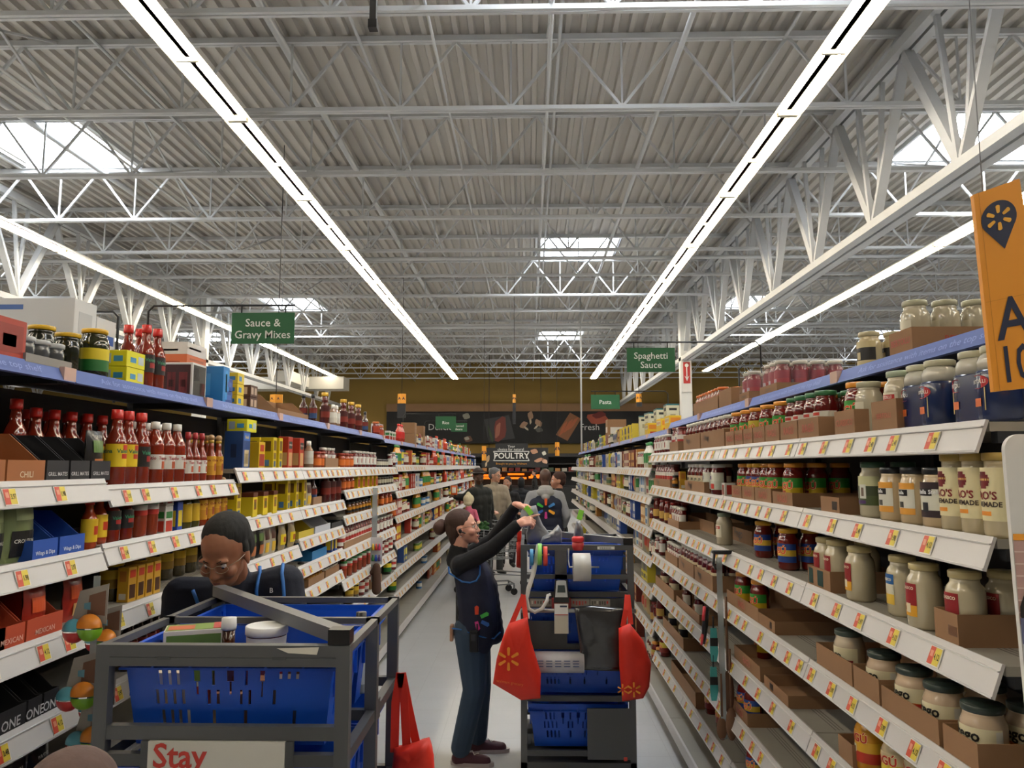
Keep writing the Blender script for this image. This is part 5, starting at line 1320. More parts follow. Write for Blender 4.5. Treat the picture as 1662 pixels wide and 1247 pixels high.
def cart_frame(x0, y0, name):
    c = empty('picking_cart', (x0, y0, 0))
    t = .036
    def post(x, y, z0=.14, z1=CT): return MB().box(x, x + t, y, y + .03, z0, z1, FR)
    ys = (0, CD / 2 - .015, CD - .03)
    for y in ys:
        for x in (0, CW - t): post(x, y).build('post', c)
    # tier positions: underside of each row of totes
    for zt in (1.12, .825, .535, .235):
        m = MB()
        for y in ys: m.box(t, CW - t, y + .003, y + .027, zt, zt + .03, FR2)
        for x in (.004, CW - .03): m.box(x, x + .026, .03, CD - .03, zt, zt + .03, FR2)
        m.build('tier_rail', c)
    rl = MB()
    for y in ys: rl.box(0 if y else t, CW if y else CW - t, y, y + (.03 if y == 0 else .02), CT - .018 if y else CT - .03, CT, FR)
    for x in (0, CW - .02): rl.box(x, x + .02, .03, CD - .02, CT - .02, CT - .001, FR)
    rl.build('top_rail', c)
    bs = MB().box(0, CW, 0, CD, .14, .20, FR2)
    bs.build('base_frame', c)
    for x in (.06, CW - .10):
        for y in (.05, CD - .10):
            wh = empty('caster', (x, y, 0), 0, c)
            MB().box(-.004, .044, .0, .05, .085, .14, M('8a8c8e', .4, .6)).build('fork', wh)
            w_ = MB(); 
            pts = [(.02 + .0, 0, 0)]
            vs = []; n = 16
            for xx in (.006, .034):
                for k in range(n): vs.append((xx, .025 + .05 * math.cos(2 * PI * k / n), .05 + .05 * math.sin(2 * PI * k / n)))
            w_.add(vs, [(k, (k + 1) % n, n + (k + 1) % n, n + k) for k in range(n)] + [tuple(reversed(range(n))), tuple(range(n, 2 * n))], M('1d2a24', .5))
            w_.build('wheel', wh)
    # loose diagonal bar lying across the top
    b = MB().bar((.015, CD - .01, CT + .02), (CW - .03, .03, CT + .02), .042, .036, M('6a6c6e', .4, metal=.3))
    b.build('cross_bar', c)
    MB().box(CW - .058, CW - .002, .0, .05, CT + .002, CT + .04, BLACK_P).build('bar_end_cap', c)
    return c
C1 = cart_frame(-1.12, 2.0, 'near')
# near cart: doubled front frame and the Stay board
f = MB().box(.036, CW - .036, .0, .03, 1.367, 1.389, FR).box(.036, CW - .036, .004, .03, 1.184, 1.218, FR)
for x in (.16, .46): f.box(x, x + .035, -.002, .0, 1.384, 1.391, FR2)
f.build('front_band', C1)
st = MB().box(.15, .50, -.004, .012, .70, 1.183, M('c9c8c2', .5)).build('sign_board', C1)
MB().text('Stay', .083, M('b8352c', .5), lambda u, v: (.232 + u, -.0052, 1.146 + v), .018).build('lettering', st)
MB().box(.13, .149, -.002, .012, .70, 1.183, FR2).build('board_holder', C1)
MB().box(.501, .52, -.002, .012, .70, 1.183, FR2).build('board_holder', C1)
MB().add([(.47, -.001, CT - .006), (.50, -.001, CT - .018), (.575, -.001, CT - .022), (.58, -.001, CT - .003)], [(0, 1, 2, 3)], M('cfcbbf', .7)).build('torn_label', C1)
for z in (1.20, .93): MB().box(CW - .036, CW - .002, CD / 2 + .01, CD / 2 + .06, z - .09, z - .03, FR2).build('tote_latch', C1)
tag(C1, 'grey steel picking cart with Stay board and blue totes by gravy mix shelves', 'picking cart')
C2 = cart_frame(-.048, 4.53, 'far')
p = MB().box(.036, CW - .036, .0, .012, 1.06, 1.115, FR2).box(.036, CW - .036, -.004, .008, 1.225, 1.25, FR)
p.box(.20, .27, -.004, .010, 1.225, 1.39, FR)
p.build('front_band', C2)
pp = MB()
rr = random.Random(5)
for k, (xa, xb_) in enumerate(((.055, .19), (.26, .40), (.405, .52))): 
    pp.box(xa, xb_, -.001, .0, 1.068, 1.110, M('8d8a84', .5))
    for q in range(7): 
        x = xa + .008 + q * (xb_ - xa) / 8; pp.box(x, x + .009, -.0018, -.001, 1.075 + rr.random() * .01, 1.10, M(rr.choice(['a84a48', '55534f', 'b9b6ae', 'c43a34']), .6))
pp.build('picture_strip', C2)
MB().tube([(.0, -.06, 1.055), (CW, -.06, 1.055)], .012, M('9a9c9e', .3, .7), 10).tube([(.02, 0, 1.055), (.02, -.06, 1.055)], .01, FR, 8).tube([(CW - .02, 0, 1.055), (CW - .02, -.06, 1.055)], .01, FR, 8).build('push_handle', C2)
MB().box(.036, .27, .002, .012, .85, .985, FR2).build('side_panel', C2)
MB().box(.38, CW - .036, -.006, .004, .22, .50, M('515355', .5)).build('lower_panel', C2)
MB().box(.585, .605, -.0075, -.006, .215, .235, M('c23a2c', .5)).build('red_sticker', C2)
lb = MB().box(.45, .55, -.002, 0, 1.395, 1.412, WHITE_P)
for q in range(14): lb.box(.462 + q * .005, .464 + q * .005 + .001 * (q % 2), -.0026, -.002, 1.398, 1.408, M('2a2a2c', .6))
lb.build('barcode_label', C2)
tag(C2, 'grey steel picking cart with label printer, tape rolls and red bags', 'picking cart')
for ox, oy, nm in ((-1.12, 2.0, 'nearer cart with the Stay board'), (-.048, 4.53, 'cart with the label printer')):
    for zt, tn in ((1.15, 'top'), (.855, 'second'), (.565, 'third'), (.265, 'lowest')):
        for yy, fn_ in ((.205, 'front'), (.555, 'rear')):
            tote(ox + CW / 2, oy + yy, zt, 'blue plastic tote, %s tier, %s, %s' % (tn, fn_, nm), 'blue totes in the ' + nm)
# groceries in the near cart
def thing(o, label, cat, group=None): return tag(o, label, cat, group)
zt = 1.158
o = bottle('syrup_bottle', H=.30, R=.042, col='3a1a0c', cap='d8d8d6', capr=.019, caph=.024, lab=('3a1a0c',), z0=.03, z1=.10, neck=.52)
o.location = (-.84, 2.165, zt); thing(o, 'brown syrup bottle with white cap in the nearer tote', 'bottle')
o = MB().lathe([(.046, -.044), (.052, .03), (.055, .19), (.053, .19)], GL('5a1418'), 20).build('snack_tub')
MB().lathe([(.056, .19), (.060, .193), (.060, .215), (.056, .217), (.052, .213), (.0, .212)], WHITE_P, 20).build('lid', o)
MB().lathe([(.055, .16), (.057, .188)], WHITE_P, 20, cap=False).build('rim_band', o)
o.location = (-.765, 2.26, zt + .045); thing(o, 'round white rimmed tub beside the syrup bottle', 'tub')
o = carton('food_box', .16, .09, .26, 'd3cfc6', ((.05, .95, .45, .95, '5d7a34'), (.1, .9, .05, .4, 'b03a2a')), (), side=((.1, .9, .3, .9, 'b8532c'),))
p = MB().box(-.076, .076, -.042, .042, .26, .2612, M('6d8a3a', .5)).box(-.07, .0, -.035, .02, .2612, .2618, M('b8532c', .5)).box(.05, .076, -.042, .042, .2612, .262, M('a82f2c', .5)).build('lid_panel', o)
o.location = (-.965, 2.235, zt); o.rotation_euler = (0, 0, .35); thing(o, 'green and red food box beside the syrup bottle in the tote', 'food box')
for x, y, w_, d_, h, c, l in ((-.965, 2.105, .10, .035, .17, 'c9b79a', 'pale carton close behind the slots of the front tote'), (-.80, 2.088, .10, .02, .12, '8a5a3a', 'tan packet box behind the middle slots of the front tote'), (-1.035, 2.16, .035, .06, .2, '2f6a3c', 'thin green carton at the side of the front tote'), (-.62, 2.2, .10, .1, .16, '4a2a1c', 'brown carton at the end of the front tote'), (-.72, 2.12, .05, .05, .15, '7a4a2c', 'small tan carton in the front tote')):
    o = carton('food_box', w_, d_, h, c, ((.1, .9, .3, .7, 'c9a878'),)); o.location = (x, y, zt); thing(o, l, 'food box')
o = pouch('food_bag', .12, .16, .04, 'b9a48c', ((.2, .8, .2, .8, '8a6a4a'),)); o.location = (-.66, 2.12, zt); thing(o, 'beige food bag seen through the slots of the front tote', 'bag')
o = MB().add([(0, 0, 0), (.08, 0, .012), (.09, .05, .02), (.01, .06, .01), (0, 0, .004), (.08, 0, .016), (.09, .05, .024), (.01, .06, .014)], [(0, 1, 2, 3), (7, 6, 5, 4), (0, 4, 5, 1), (1, 5, 6, 2), (2, 6, 7, 3), (3, 7, 4, 0)], WHITE_P).build('paper_slip'); o.location = (-.87, 2.60, 1.345)
thing(o, 'crumpled white paper slip in the rear tote', 'paper')
pb = carton('food_box', .16, .1, .20, '3a3a40', ((.1, .9, .3, .7, 'a8a49a'),)); pb.location = (-.83, 2.63, zt); thing(pb, 'dark carton under the paper slip in the rear tote', 'food box')
o = bottle('spray_bottle', H=.25, R=.03, col='8c98a0', cap='16181c', capr=.016, caph=.05, lab=('b9c4cc',), z0=.03, z1=.12, neck=.55); o.location = (-.545, 2.52, zt); thing(o, 'clear bottle with black cap in the rear tote', 'bottle')
# ---- label printer, rolls and film on the far cart
X2, Y2 = -.048, 4.53
pr = empty('label_printer', (X2 + .235, Y2 - .03, 1.10))
MB().add([(-.045, -.03, .0), (.045, -.03, .0), (.045, .03, .0), (-.045, .03, .0), (-.036, .0, .125), (.036, .0, .125), (.036, .035, .12), (-.036, .035, .12)], [(0, 3, 2, 1), (4, 5, 6, 7), (0, 1, 5, 4), (1, 2, 6, 5), (2, 3, 7, 6), (3, 0, 4, 7)], M('1c1d20', .4)).build('printer_body', pr)
fc = lambda u, v, o_=.002: (u, -.03 + .24 * v - o_, v)
MB().add([fc(-.036, .03), fc(.036, .03), fc(.028, .118), (.018, -.0035, .122), (-.018, -.0035, .122), fc(-.028, .118)], [(0, 1, 2, 3, 4, 5)], M('c9cac8', .4)).build('face_plate', pr)
MB().add([fc(-.024, .055, .004), fc(.024, .055, .004), fc(.020, .095, .004), fc(-.020, .095, .004)], [(0, 1, 2, 3)], M('3f4a48', .3)).build('screen', pr)
MB().box(-.055, .055, -.02, .03, -.04, .02, M('8a2226', .5)).build('holder', pr)
tag(pr, 'grey label printer with small screen clipped to the cart handle', 'label printer')
lbs = MB().box(-.042, .038, -.045, -.043, -.165, .002, M('c4bfb2', .6)).box(-.040, .036, -.0465, -.045, -.06, .0, WHITE_P).box(-.01, .03, -.047, -.0465, -.018, -.008, M('34405a', .6)).box(-.04, .036, -.047, -.0465, -.062, -.057, M('b83a34', .6))
o = lbs.build('printed_label', loc=(X2 + .235, Y2 - .03, 1.095)); tag(o, 'strip of printed white labels hanging from the printer', 'label strip')
pts = [at(874, 884, Y2 - .07), at(871, 902, Y2 - .07), at(866, 930, Y2 - .07), at(858, 955, Y2 - .08), at(855, 972, Y2 - .08), at(858, 988, Y2 - .08), at(868, 994, Y2 - .08), at(880, 988, Y2 - .08), at(888, 975, Y2 - .08), at(889, 967, Y2 - .07), at(894, 965, Y2 - .06)]
rb = MB(); vs = []
for i, q in enumerate(pts):
    d = (pts[min(i + 1, len(pts) - 1)] - pts[max(i - 1, 0)]).normalized(); nrm = Vector((d.z, 0, -d.x)) * (.013 if i < 4 else .010)
    vs += [q + nrm, q - nrm, q - nrm + Vector((0, .0015, 0)), q + nrm + Vector((0, .0015, 0))]
rb.add(vs, [(i * 4 + k, i * 4 + (k + 1) % 4, i * 4 + 4 + (k + 1) % 4, i * 4 + 4 + k) for i in range(len(pts) - 1) for k in range(4)], WHITE_P, True)
o = rb.build('paper_ribbon'); tag(o, 'white paper ribbon looping from the tape rolls to the printer', 'ribbon')
def xroll(cx, cy, cz, r, w_, col, core=.4):
    b = MB(); n = 24; vs = []
    for x, rr_ in ((cx - w_ / 2, r * core), (cx - w_ / 2, r), (cx + w_ / 2, r), (cx + w_ / 2, r * core)):
        for k in range(n): vs.append((x, cy + rr_ * math.cos(2 * PI * k / n), cz + rr_ * math.sin(2 * PI * k / n)))
    return b.add(vs, [(j * n + k, j * n + (k + 1) % n, ((j + 1) % 4) * n + (k + 1) % n, ((j + 1) % 4) * n + k) for j in range(4) for k in range(n)], col, True)
for px, py, r, w_, c, l in ((863, 905, .048, .020, '3f8ac0', 'roll of blue tape on the cart front'), (876, 900, .062, .024, '8fd66a', 'roll of bright green tape on the cart front'), (885, 903, .056, .024, 'd8443a', 'roll of red tape on the cart front')):
    q = at(px, py, Y2 - .045)
    o = xroll(0, 0, 0, r, w_, M(c, .4), .55).build('tape_roll', loc=(q.x, q.y, q.z)); tag(o, l, 'tape roll')
q = at(874, 901, Y2 - .045)
o = MB().tube([(q.x - .055, q.y, q.z), (q.x + .06, q.y, q.z)], .004, M('a9abad', .3, .8), 6).tube([(q.x - .055, q.y, q.z), (q.x - .055, Y2, q.z)], .004, M('a9abad', .3, .8), 6).tube([(q.x + .06, q.y, q.z), (q.x + .06, Y2, q.z)], .004, M('a9abad', .3, .8), 6).build('roll_holder', C2)
o.matrix_parent_inverse = Matrix.Translation((-X2, -Y2, 0))
q = at(944, 921, Y2 - .09)
o = xroll(0, 0, 0, .079, .098, M('c9c9c6', .35, vary=.1, scale=20), .3).build('label_roll', loc=(q.x, q.y, q.z)); tag(o, 'large roll of clear white film on the cart front', 'film roll')
o = MB().tube([(q.x + .10, q.y, q.z), (q.x - .07, q.y, q.z), (q.x - .07, Y2 - .005, q.z + .02), (q.x - .07, Y2 - .005, 1.40)], .005, M('a9abad', .3, .8), 8).build('roll_bracket', C2)
o.matrix_parent_inverse = Matrix.Translation((-X2, -Y2, 0))
q = at(906, 1075, Y2 - .07)
b = MB(); b.tube([(-.145, 0, 0), (.145, 0, 0)], .058, M('b7b8c0', .4, vary=.15, scale=30), 20)
for k in range(5):
    for q2 in range(3): b.bar((-.12 + .05 * k, -.0585 , .02 - .015 * q2), (-.085 + .05 * k, -.0585, .02 - .015 * q2), .002, .004, M('3b4a7a', .6))
o = b.build('bag_roll', loc=(q.x, q.y, q.z - .0)); tag(o, 'wide roll of printed plastic bags on the third tier', 'bag roll')
o = MB().box(q.x - .14, q.x - .13, q.y - .004, Y2, q.z - .01, q.z + .01, FR2).box(q.x + .13, q.x + .14, q.y - .004, Y2, q.z - .01, q.z + .01, FR2).build('roll_cradle', C2); o.matrix_parent_inverse = Matrix.Translation((-X2, -Y2, 0))
q = at(938, 882, Y2 - .02)
o = MB().lathe([(.028, -.04), (.034, -.02), (.034, .005)], M('9a1f22', .4), 16).lathe([(.030, .006), (.036, .01), (.036, .03), (.03, .038), (0, .04)], M('c4262a', .35), 16).build('tape_dispenser', loc=(q.x, q.y, q.z)); tag(o, 'red tape dispenser clipped to the cart top rail', 'tape dispenser')
# ---- soft bags
def puffy(name, outline, y, th, m, Yb=None, wr=.006, seed=1, inner=.72):
    # a filled cloth or plastic bag: closed outline in the x-z plane, swollen front and back
    rr = random.Random(seed); n = len(outline)
    P = []
    for i in range(n):   # subdivide the outline
        a, c = Vector(outline[i]), Vector(outline[(i + 1) % n])
        for k in range(3): P.append(a.lerp(c, k / 3))
    cen = sum(P, Vector((0, 0))) / len(P)
    rings = [(1, 0), (.93, .55), (.78, .82), (.55, .96), (.28, 1.0)]
    b = MB(); vs = []; N = len(P)
    for sg in (-1, 1):
        for s_, t_ in rings:
            for i, p in enumerate(P):
                q = cen + (p - cen) * s_
                vs.append((q.x, y + sg * th / 2 * t_ + rr.uniform(-wr, wr) * (t_ > .3), q.y))
    fs = []
    R_ = len(rings)
    for h in (0, 1):
        o_ = h * R_ * N
        for j in range(R_ - 1):
            for i in range(N):
                f_ = (o_ + j * N + i, o_ + j * N + (i + 1) % N, o_ + (j + 1) * N + (i + 1) % N, o_ + (j + 1) * N + i)
                fs.append(f_ if h == 1 else tuple(reversed(f_)))
        last = tuple(o_ + (R_ - 1) * N + i for i in range(N)); fs.append(last if h == 1 else tuple(reversed(last)))
    for i in range(N):
        fs.append((i, (i + 1) % N, R_ * N + (i + 1) % N, R_ * N + i))
    b.add(vs, fs, m, True)
    return b.build(name)
RED = M('cf2713', .6, vary=.12, scale=14, bump=.25)
def redbag(outl, Y, th, straps, label, sp=None, seed=1, txt=None):
    pts = [at(px, py, Y) for px, py in outl]
    o = puffy('shopping_bag', [(p.x, p.z) for p in pts], Y, th, RED, seed=seed)
    for st in straps:
        q = [at(px, py, Y + dy) for px, py, dy in st]
        b = MB()
        for i in range(len(q) - 1): b.bar(q[i], q[i + 1], .006, .028, RED) if False else None
        vs = []
        for i, v in enumerate(q):
            d = (q[min(i + 1, len(q) - 1)] - q[max(i - 1, 0)]).normalized(); nr = Vector((d.z, 0, -d.x)).normalized() * .014
            vs += [v + nr, v - nr, v - nr + Vector((0, .004, 0)), v + nr + Vector((0, .004, 0))]
        b.add(vs, [(i * 4 + k, i * 4 + (k + 1) % 4, i * 4 + 4 + (k + 1) % 4, i * 4 + 4 + k) for i in range(len(q) - 1) for k in range(4)] + [(3, 2, 1, 0), (len(q) * 4 - 4, len(q) * 4 - 3, len(q) * 4 - 2, len(q) * 4 - 1)], RED)
        b.build('strap', o)
    if sp:
        b = MB()
        for px, py, r in sp:
            c = at(px, py, Y)
            spark(b, lambda x, y: (c.x + x, Y - th / 2 - .010, c.z + y), r, ('e8952a',), .3, .14)
        if txt: 
            c = at(*txt, Y); b.text('walmart grocery', .022, PL('d9752a'), lambda u, v: (c.x + u, Y - th / 2 - .008, c.z + v - u * .15))
        b.build('printed_logo', o)
    return tag(o, label, 'shopping bag')
redbag([(826, 1012), (856, 1002), (862, 1040), (878, 1093), (877, 1134), (846, 1137), (800, 1110), (806, 1070), (816, 1035)], Y2 - .13, .12,
       [[(850, 966, .05), (840, 990, .02), (830, 1014, 0)], [(849, 966, .05), (851, 985, .03), (854, 1006, .0)]], 'red shopping bag with yellow spark hanging from the cart handle beside the worker', [(826, 1065, .062)], 3, (828, 1103))
redbag([(1004, 1020), (1022, 1012), (1044, 1040), (1057, 1078), (1054, 1115), (1044, 1134), (1010, 1139), (1005, 1080)], Y2 - .13, .12,
       [[(1018, 966, .05), (1016, 990, .02), (1011, 1018, 0)], [(1019, 966, .05), (1021, 985, .03), (1024, 1014, 0)]], 'red shopping bag with fruit print hanging at the shelf side of the cart', [(1026, 1114, .040), (1008, 1114, .03)], 4)
redbag([(838, 880), (848, 879), (848, 922), (844, 922), (838, 920)], Y2 + .5, .2, [[(843, 862, 0), (843, 880, 0)]], 'red shopping bag hanging at the rear of the printer cart', None, 5)
redbag([(640, 1214), (667, 1208), (697, 1199), (704, 1225), (706, 1262), (660, 1268), (636, 1250)], 2.62, .10,
       [[(650, 1093, .0), (642, 1140, .0), (640, 1222, .0)], [(650, 1093, 0), (656, 1140, 0), (660, 1215, 0)], [(652, 1093, 0), (663, 1150, .02), (676, 1210, .02)]], 'red shopping bag hanging from the nearer cart post', None, 6)
GREY_BAG = M('77797f', .35, coat=.3, vary=.08, scale=12)
def greybag(outl, Y, th, label, m=GREY_BAG, seed=2, extra=None):
    pts = [at(px, py, Y) for px, py in outl]
    o = puffy('plastic_bag', [(p.x, p.z) for p in pts], Y, th, m, wr=.009, seed=seed)
    if extra:
        q = at(extra[0], extra[1], Y - th / 2 - .012)
        T = Euler((0, extra[2], 0)).to_matrix()
        b = MB()
        vs = [q + T @ Vector(v) for v in ((-.03, 0, -.016), (.03, 0, -.016), (.03, 0, .016), (-.03, 0, .016), (-.03, .003, -.016), (.03, .003, -.016), (.03, .003, .016), (-.03, .003, .016))]
        b.add(vs, [(0, 1, 2, 3), (7, 6, 5, 4), (0, 4, 5, 1), (1, 5, 6, 2), (2, 6, 7, 3), (3, 7, 4, 0)], M('8fe04a', .5)); b.build('green_tag', o)
    return tag(o, label, 'plastic bag')
greybag([(858, 850), (862, 822), (870, 820), (875, 838), (881, 852), (892, 866), (890, 882), (855, 882), (853, 868)], 4.86, .07, 'grey plastic bag being lifted by the worker at the cart', seed=8, extra=(858, 829, .9))
greybag([(880, 872), (897, 862), (906, 852), (912, 862), (912, 881), (876, 882)], 4.80, .16, 'grey plastic bag slumped in the front tote of the printer cart', seed=9)
greybag([(932, 862), (935, 846), (941, 846), (946, 860), (950, 880), (930, 880)], 4.75, .06, 'grey plastic bag with green tag standing up behind the red dispenser', seed=10, extra=(942, 836, -1.3))
greybag([(932, 985), (960, 983), (1012, 988), (1014, 1020), (1006, 1090), (945, 1088), (940, 1045)], Y2 - .085, .05, 'black rubbish bag draped over the cart front', M('2a2b2e', .25, coat=.6, bump=.3, scale=9), 11)
# ---------------------------------------------------------------- people
def remesh(b, name, mat_, vox=.006, smooth=4, parent=None):
    me = b.mesh(name)
    o = bpy.data.objects.new(name, me); COL.objects.link(o)
    r = o.modifiers.new('r', 'REMESH'); r.mode = 'VOXEL'; r.voxel_size = vox; r.use_smooth_shade = True
    s = o.modifiers.new('s', 'SMOOTH'); s.factor = .5; s.iterations = smooth
    bpy.context.view_layer.update()
    dg = bpy.context.evaluated_depsgraph_get()
    m2 = bpy.data.meshes.new_from_object(o.evaluated_get(dg))
    o.modifiers.clear(); o.data = m2; bpy.data.meshes.remove(me)
    m2.name = name
    m2.materials.clear(); m2.materials.append(mat_)
    for p in m2.polygons: p.use_smooth = True; p.material_index = 0
    if parent: o.parent = parent
    return o
_d = M('808080')
def cap(b, p0, p1, r0, r1, n=12):
    p0, p1 = Vector(p0), Vector(p1)
    b.ball(p0, r0, _d, nu=n, nv=8); b.ball(p1, r1, _d, nu=n, nv=8)
    if (p1 - p0).length > 1e-4: b.tube([p0, p1], [r0, r1], _d, n)
def chain(b, pts, rs):
    for i in range(len(pts) - 1): cap(b, pts[i], pts[i + 1], rs[i], rs[i + 1])
def basis(fwd, up=(0, 0, 1)):
    f = Vector(fwd).normalized(); u = Vector(up); l = u.cross(f).normalized(); u = f.cross(l).normalized()
    return Matrix((f, l, u)).transposed()     # columns: forward, left, up
SK = {}
def skin(c): 
    if c not in SK:
        m = M(c, .5, vary=.06, scale=40); SK[c] = m
        m.node_tree.nodes['Principled BSDF'].inputs['Subsurface Weight'].default_value = .08
    return SK[c]
def head_shape(b, c, B, s=1.0, female=False):
    P = lambda x, y, z: Vector(c) + B @ (Vector((x, y, z)) * s)
    E_ = lambda x, y, z, rx, ry, rz: b.ball(P(x, y, z), (1, 1, 1), _d, T=B @ Matrix.Diagonal((rx * s, ry * s, rz * s)), nu=18, nv=12)
    E_(-.012, 0, .035, .098, .076, .090)      # skull
    E_(.025, 0, -.015, .068, .064, .080)      # face
    E_(.038, 0, -.065, .046, .045 if female else .052, .040)     # jaw
    E_(.076, 0, -.096, .017, .021, .017)    # chin
    E_(.010, 0, -.050, .062, .056, .045)
    b.tube([P(.086, 0, .015), P(.098, 0, -.018), P(.105, 0, -.031)], [.009 * s, .0105 * s, .0125 * s], _d, 10)   # nose
    E_(.097, .010, -.035, .010, .008, .007); E_(.097, -.010, -.035, .010, .008, .007); E_(.105, 0, -.032, .010, .010, .009)
    E_(.086, 0, -.061, .011, .024, .006); E_(.083, 0, -.072, .012, .021, .007)    # lips
    for sy in (-1, 1):
        E_(.080, sy * .032, .022, .012, .026, .007)   # brow
        E_(.062, sy * .044, -.028, .026, .022, .024)   # cheek
        E_(-.008, sy * .076, -.008, .020, .008, .032); E_(-.002, sy * .078, -.030, .010, .006, .014)  # ear
def face_bits(root, c, B, s=1.0, lip='8a4a44', iris='3a2a20', brow='2a1c16', closed=False, look=(0, 0)):
    P = lambda x, y, z: Vector(c) + B @ (Vector((x, y, z)) * s)
    e = MB()
    for sy in (-1, 1):
        e.ball(P(.0755, sy * .031, .003), .0125 * s, M('d8d2cc', .2), nu=12, nv=8)
        e.ball(P(.083, sy * .031 + look[0], .001 + look[1]), .0062 * s, M(iris, .15), nu=8, nv=6)
    e.build('eyes', root)
    l = MB()
    for sy in (-1, 1):
        pts = [P(.089, sy * .016, .019), P(.090, sy * .032, .026), P(.078, sy * .050, .020)]
        l.tube(pts, [.0028 * s, .0036 * s, .002 * s], M(brow, .8), 6)
        l.tube([P(.084, sy * .018, .012), P(.0885, sy * .031, .0145), P(.077, sy * .046, .010)], [.001 * s, .0022 * s, .001 * s], M(brow, .8), 5)
    l.build('eyebrows', root)
    m = MB()
    m.tube([P(.088, .020, -.066), P(.099, .007, -.0625), P(.0985, 0, -.0635), P(.099, -.007, -.0625), P(.088, -.020, -.066)], [.001 * s, .0035 * s, .003 * s, .0035 * s, .001 * s], M(lip, .45), 6)
    m.tube([P(.088, .018, -.068), P(.0965, 0, -.072), P(.088, -.018, -.068)], [.001 * s, .0045 * s, .001 * s], M(lip, .45), 6)
    m.build('lips', root)
def specs(root, c, B, s=1.0, col='1a1a1c', r=.0016, metal=0.0):
    P = lambda x, y, z: Vector(c) + B @ (Vector((x, y, z)) * s)
    g = MB(); m = M(col, .3, metal)
    for sy in (-1, 1):
        ring = [P(.100 - .010 * max(0, math.cos(t * PI / 6)) ** 1, sy * (.031 + .025 * math.cos(t * PI / 6)), -.002 + .016 * math.sin(t * PI / 6)) for t in range(13)]
        g.tube(ring, r * s, m, 5)
        g.tube([P(.089, sy * .056, .006), P(.05, sy * .079, .008), P(-.012, sy * .082, .004), P(-.024, sy * .080, -.014)], r * s, m, 5)
    g.tube([P(.1, .007, .003), P(.106, 0, .006), P(.1, -.007, .003)], r * s, m, 5)
    g.build('glasses', root)
def hand(b, w, d, nrm, L=.18, curl=.5, spread=.25, side=1, s=1.0, fing=None):
    # w wrist, d towards the fingertips, nrm away from the palm; side picks which edge the thumb leaves from
    B = Matrix((Vector(d).normalized(), Vector(nrm).cross(Vector(d)).normalized() * side, Vector(nrm).normalized())).transposed()
    P = lambda x, y, z: Vector(w) + B @ (Vector((x, y, z)) * s)
    chain(b, [P(-.01, 0, 0), P(.02, 0, 0)], [.024 * s, .025 * s])
    for y in (-.026, -.009, .009, .026):
        cap(b, P(.015, y * .8, 0), P(.082 - abs(y - .006) * .25, y, .002), .0135 * s, .0115 * s, 10)
    fl = [(.030, .066, .012), (.010, .076, .006), (-.010, .072, -.006), (-.029, .056, -.016)]
    for k, (y, ln, sp) in enumerate(fl):
        c_ = (fing[k] if fing else curl)
        a = 0.0; p = Vector((.082 - abs(y - .006) * .25, y, .002)); pr = .0095
        for j, fr_ in enumerate((.45, .30, .25)):
            a += c_ * (.75 if j == 0 else .95)
            q = p + Vector((math.cos(a) * ln * fr_, sp * spread * fr_ * 2, -math.sin(a) * ln * fr_))
            r1 = pr - .0009
            cap(b, Vector(w) + B @ (p * s), Vector(w) + B @ (q * s), pr * s, r1 * s, 8)
            p, pr = q, r1
    t = [(.018, .026, -.004), (.045, .046, -.014), (.070, .056 - .01 * curl, -.022 - .012 * curl), (.090, .056 - .022 * curl, -.028 - .02 * curl)]
    chain(b, [P(*q) for q in t], [.015 * s, .0125 * s, .0105 * s, .0085 * s])
def shoe(b, heel, toe, h=.07, w=.042):
    heel, toe = Vector(heel), Vector(toe)
    d = (toe - heel); L = d.length; dn = d.normalized()
    chain(b, [heel + Vector((0, 0, .04)) + dn * .035, heel + Vector((0, 0, .036)) + dn * L * .5, heel + Vector((0, 0, .030)) + dn * (L - .045)], [.041, .041, .034])
    cap(b, heel + dn * .04 + Vector((0, 0, .045)), heel + dn * .055 + Vector((0, 0, h + .02)), .038, .040)
class Fig: pass
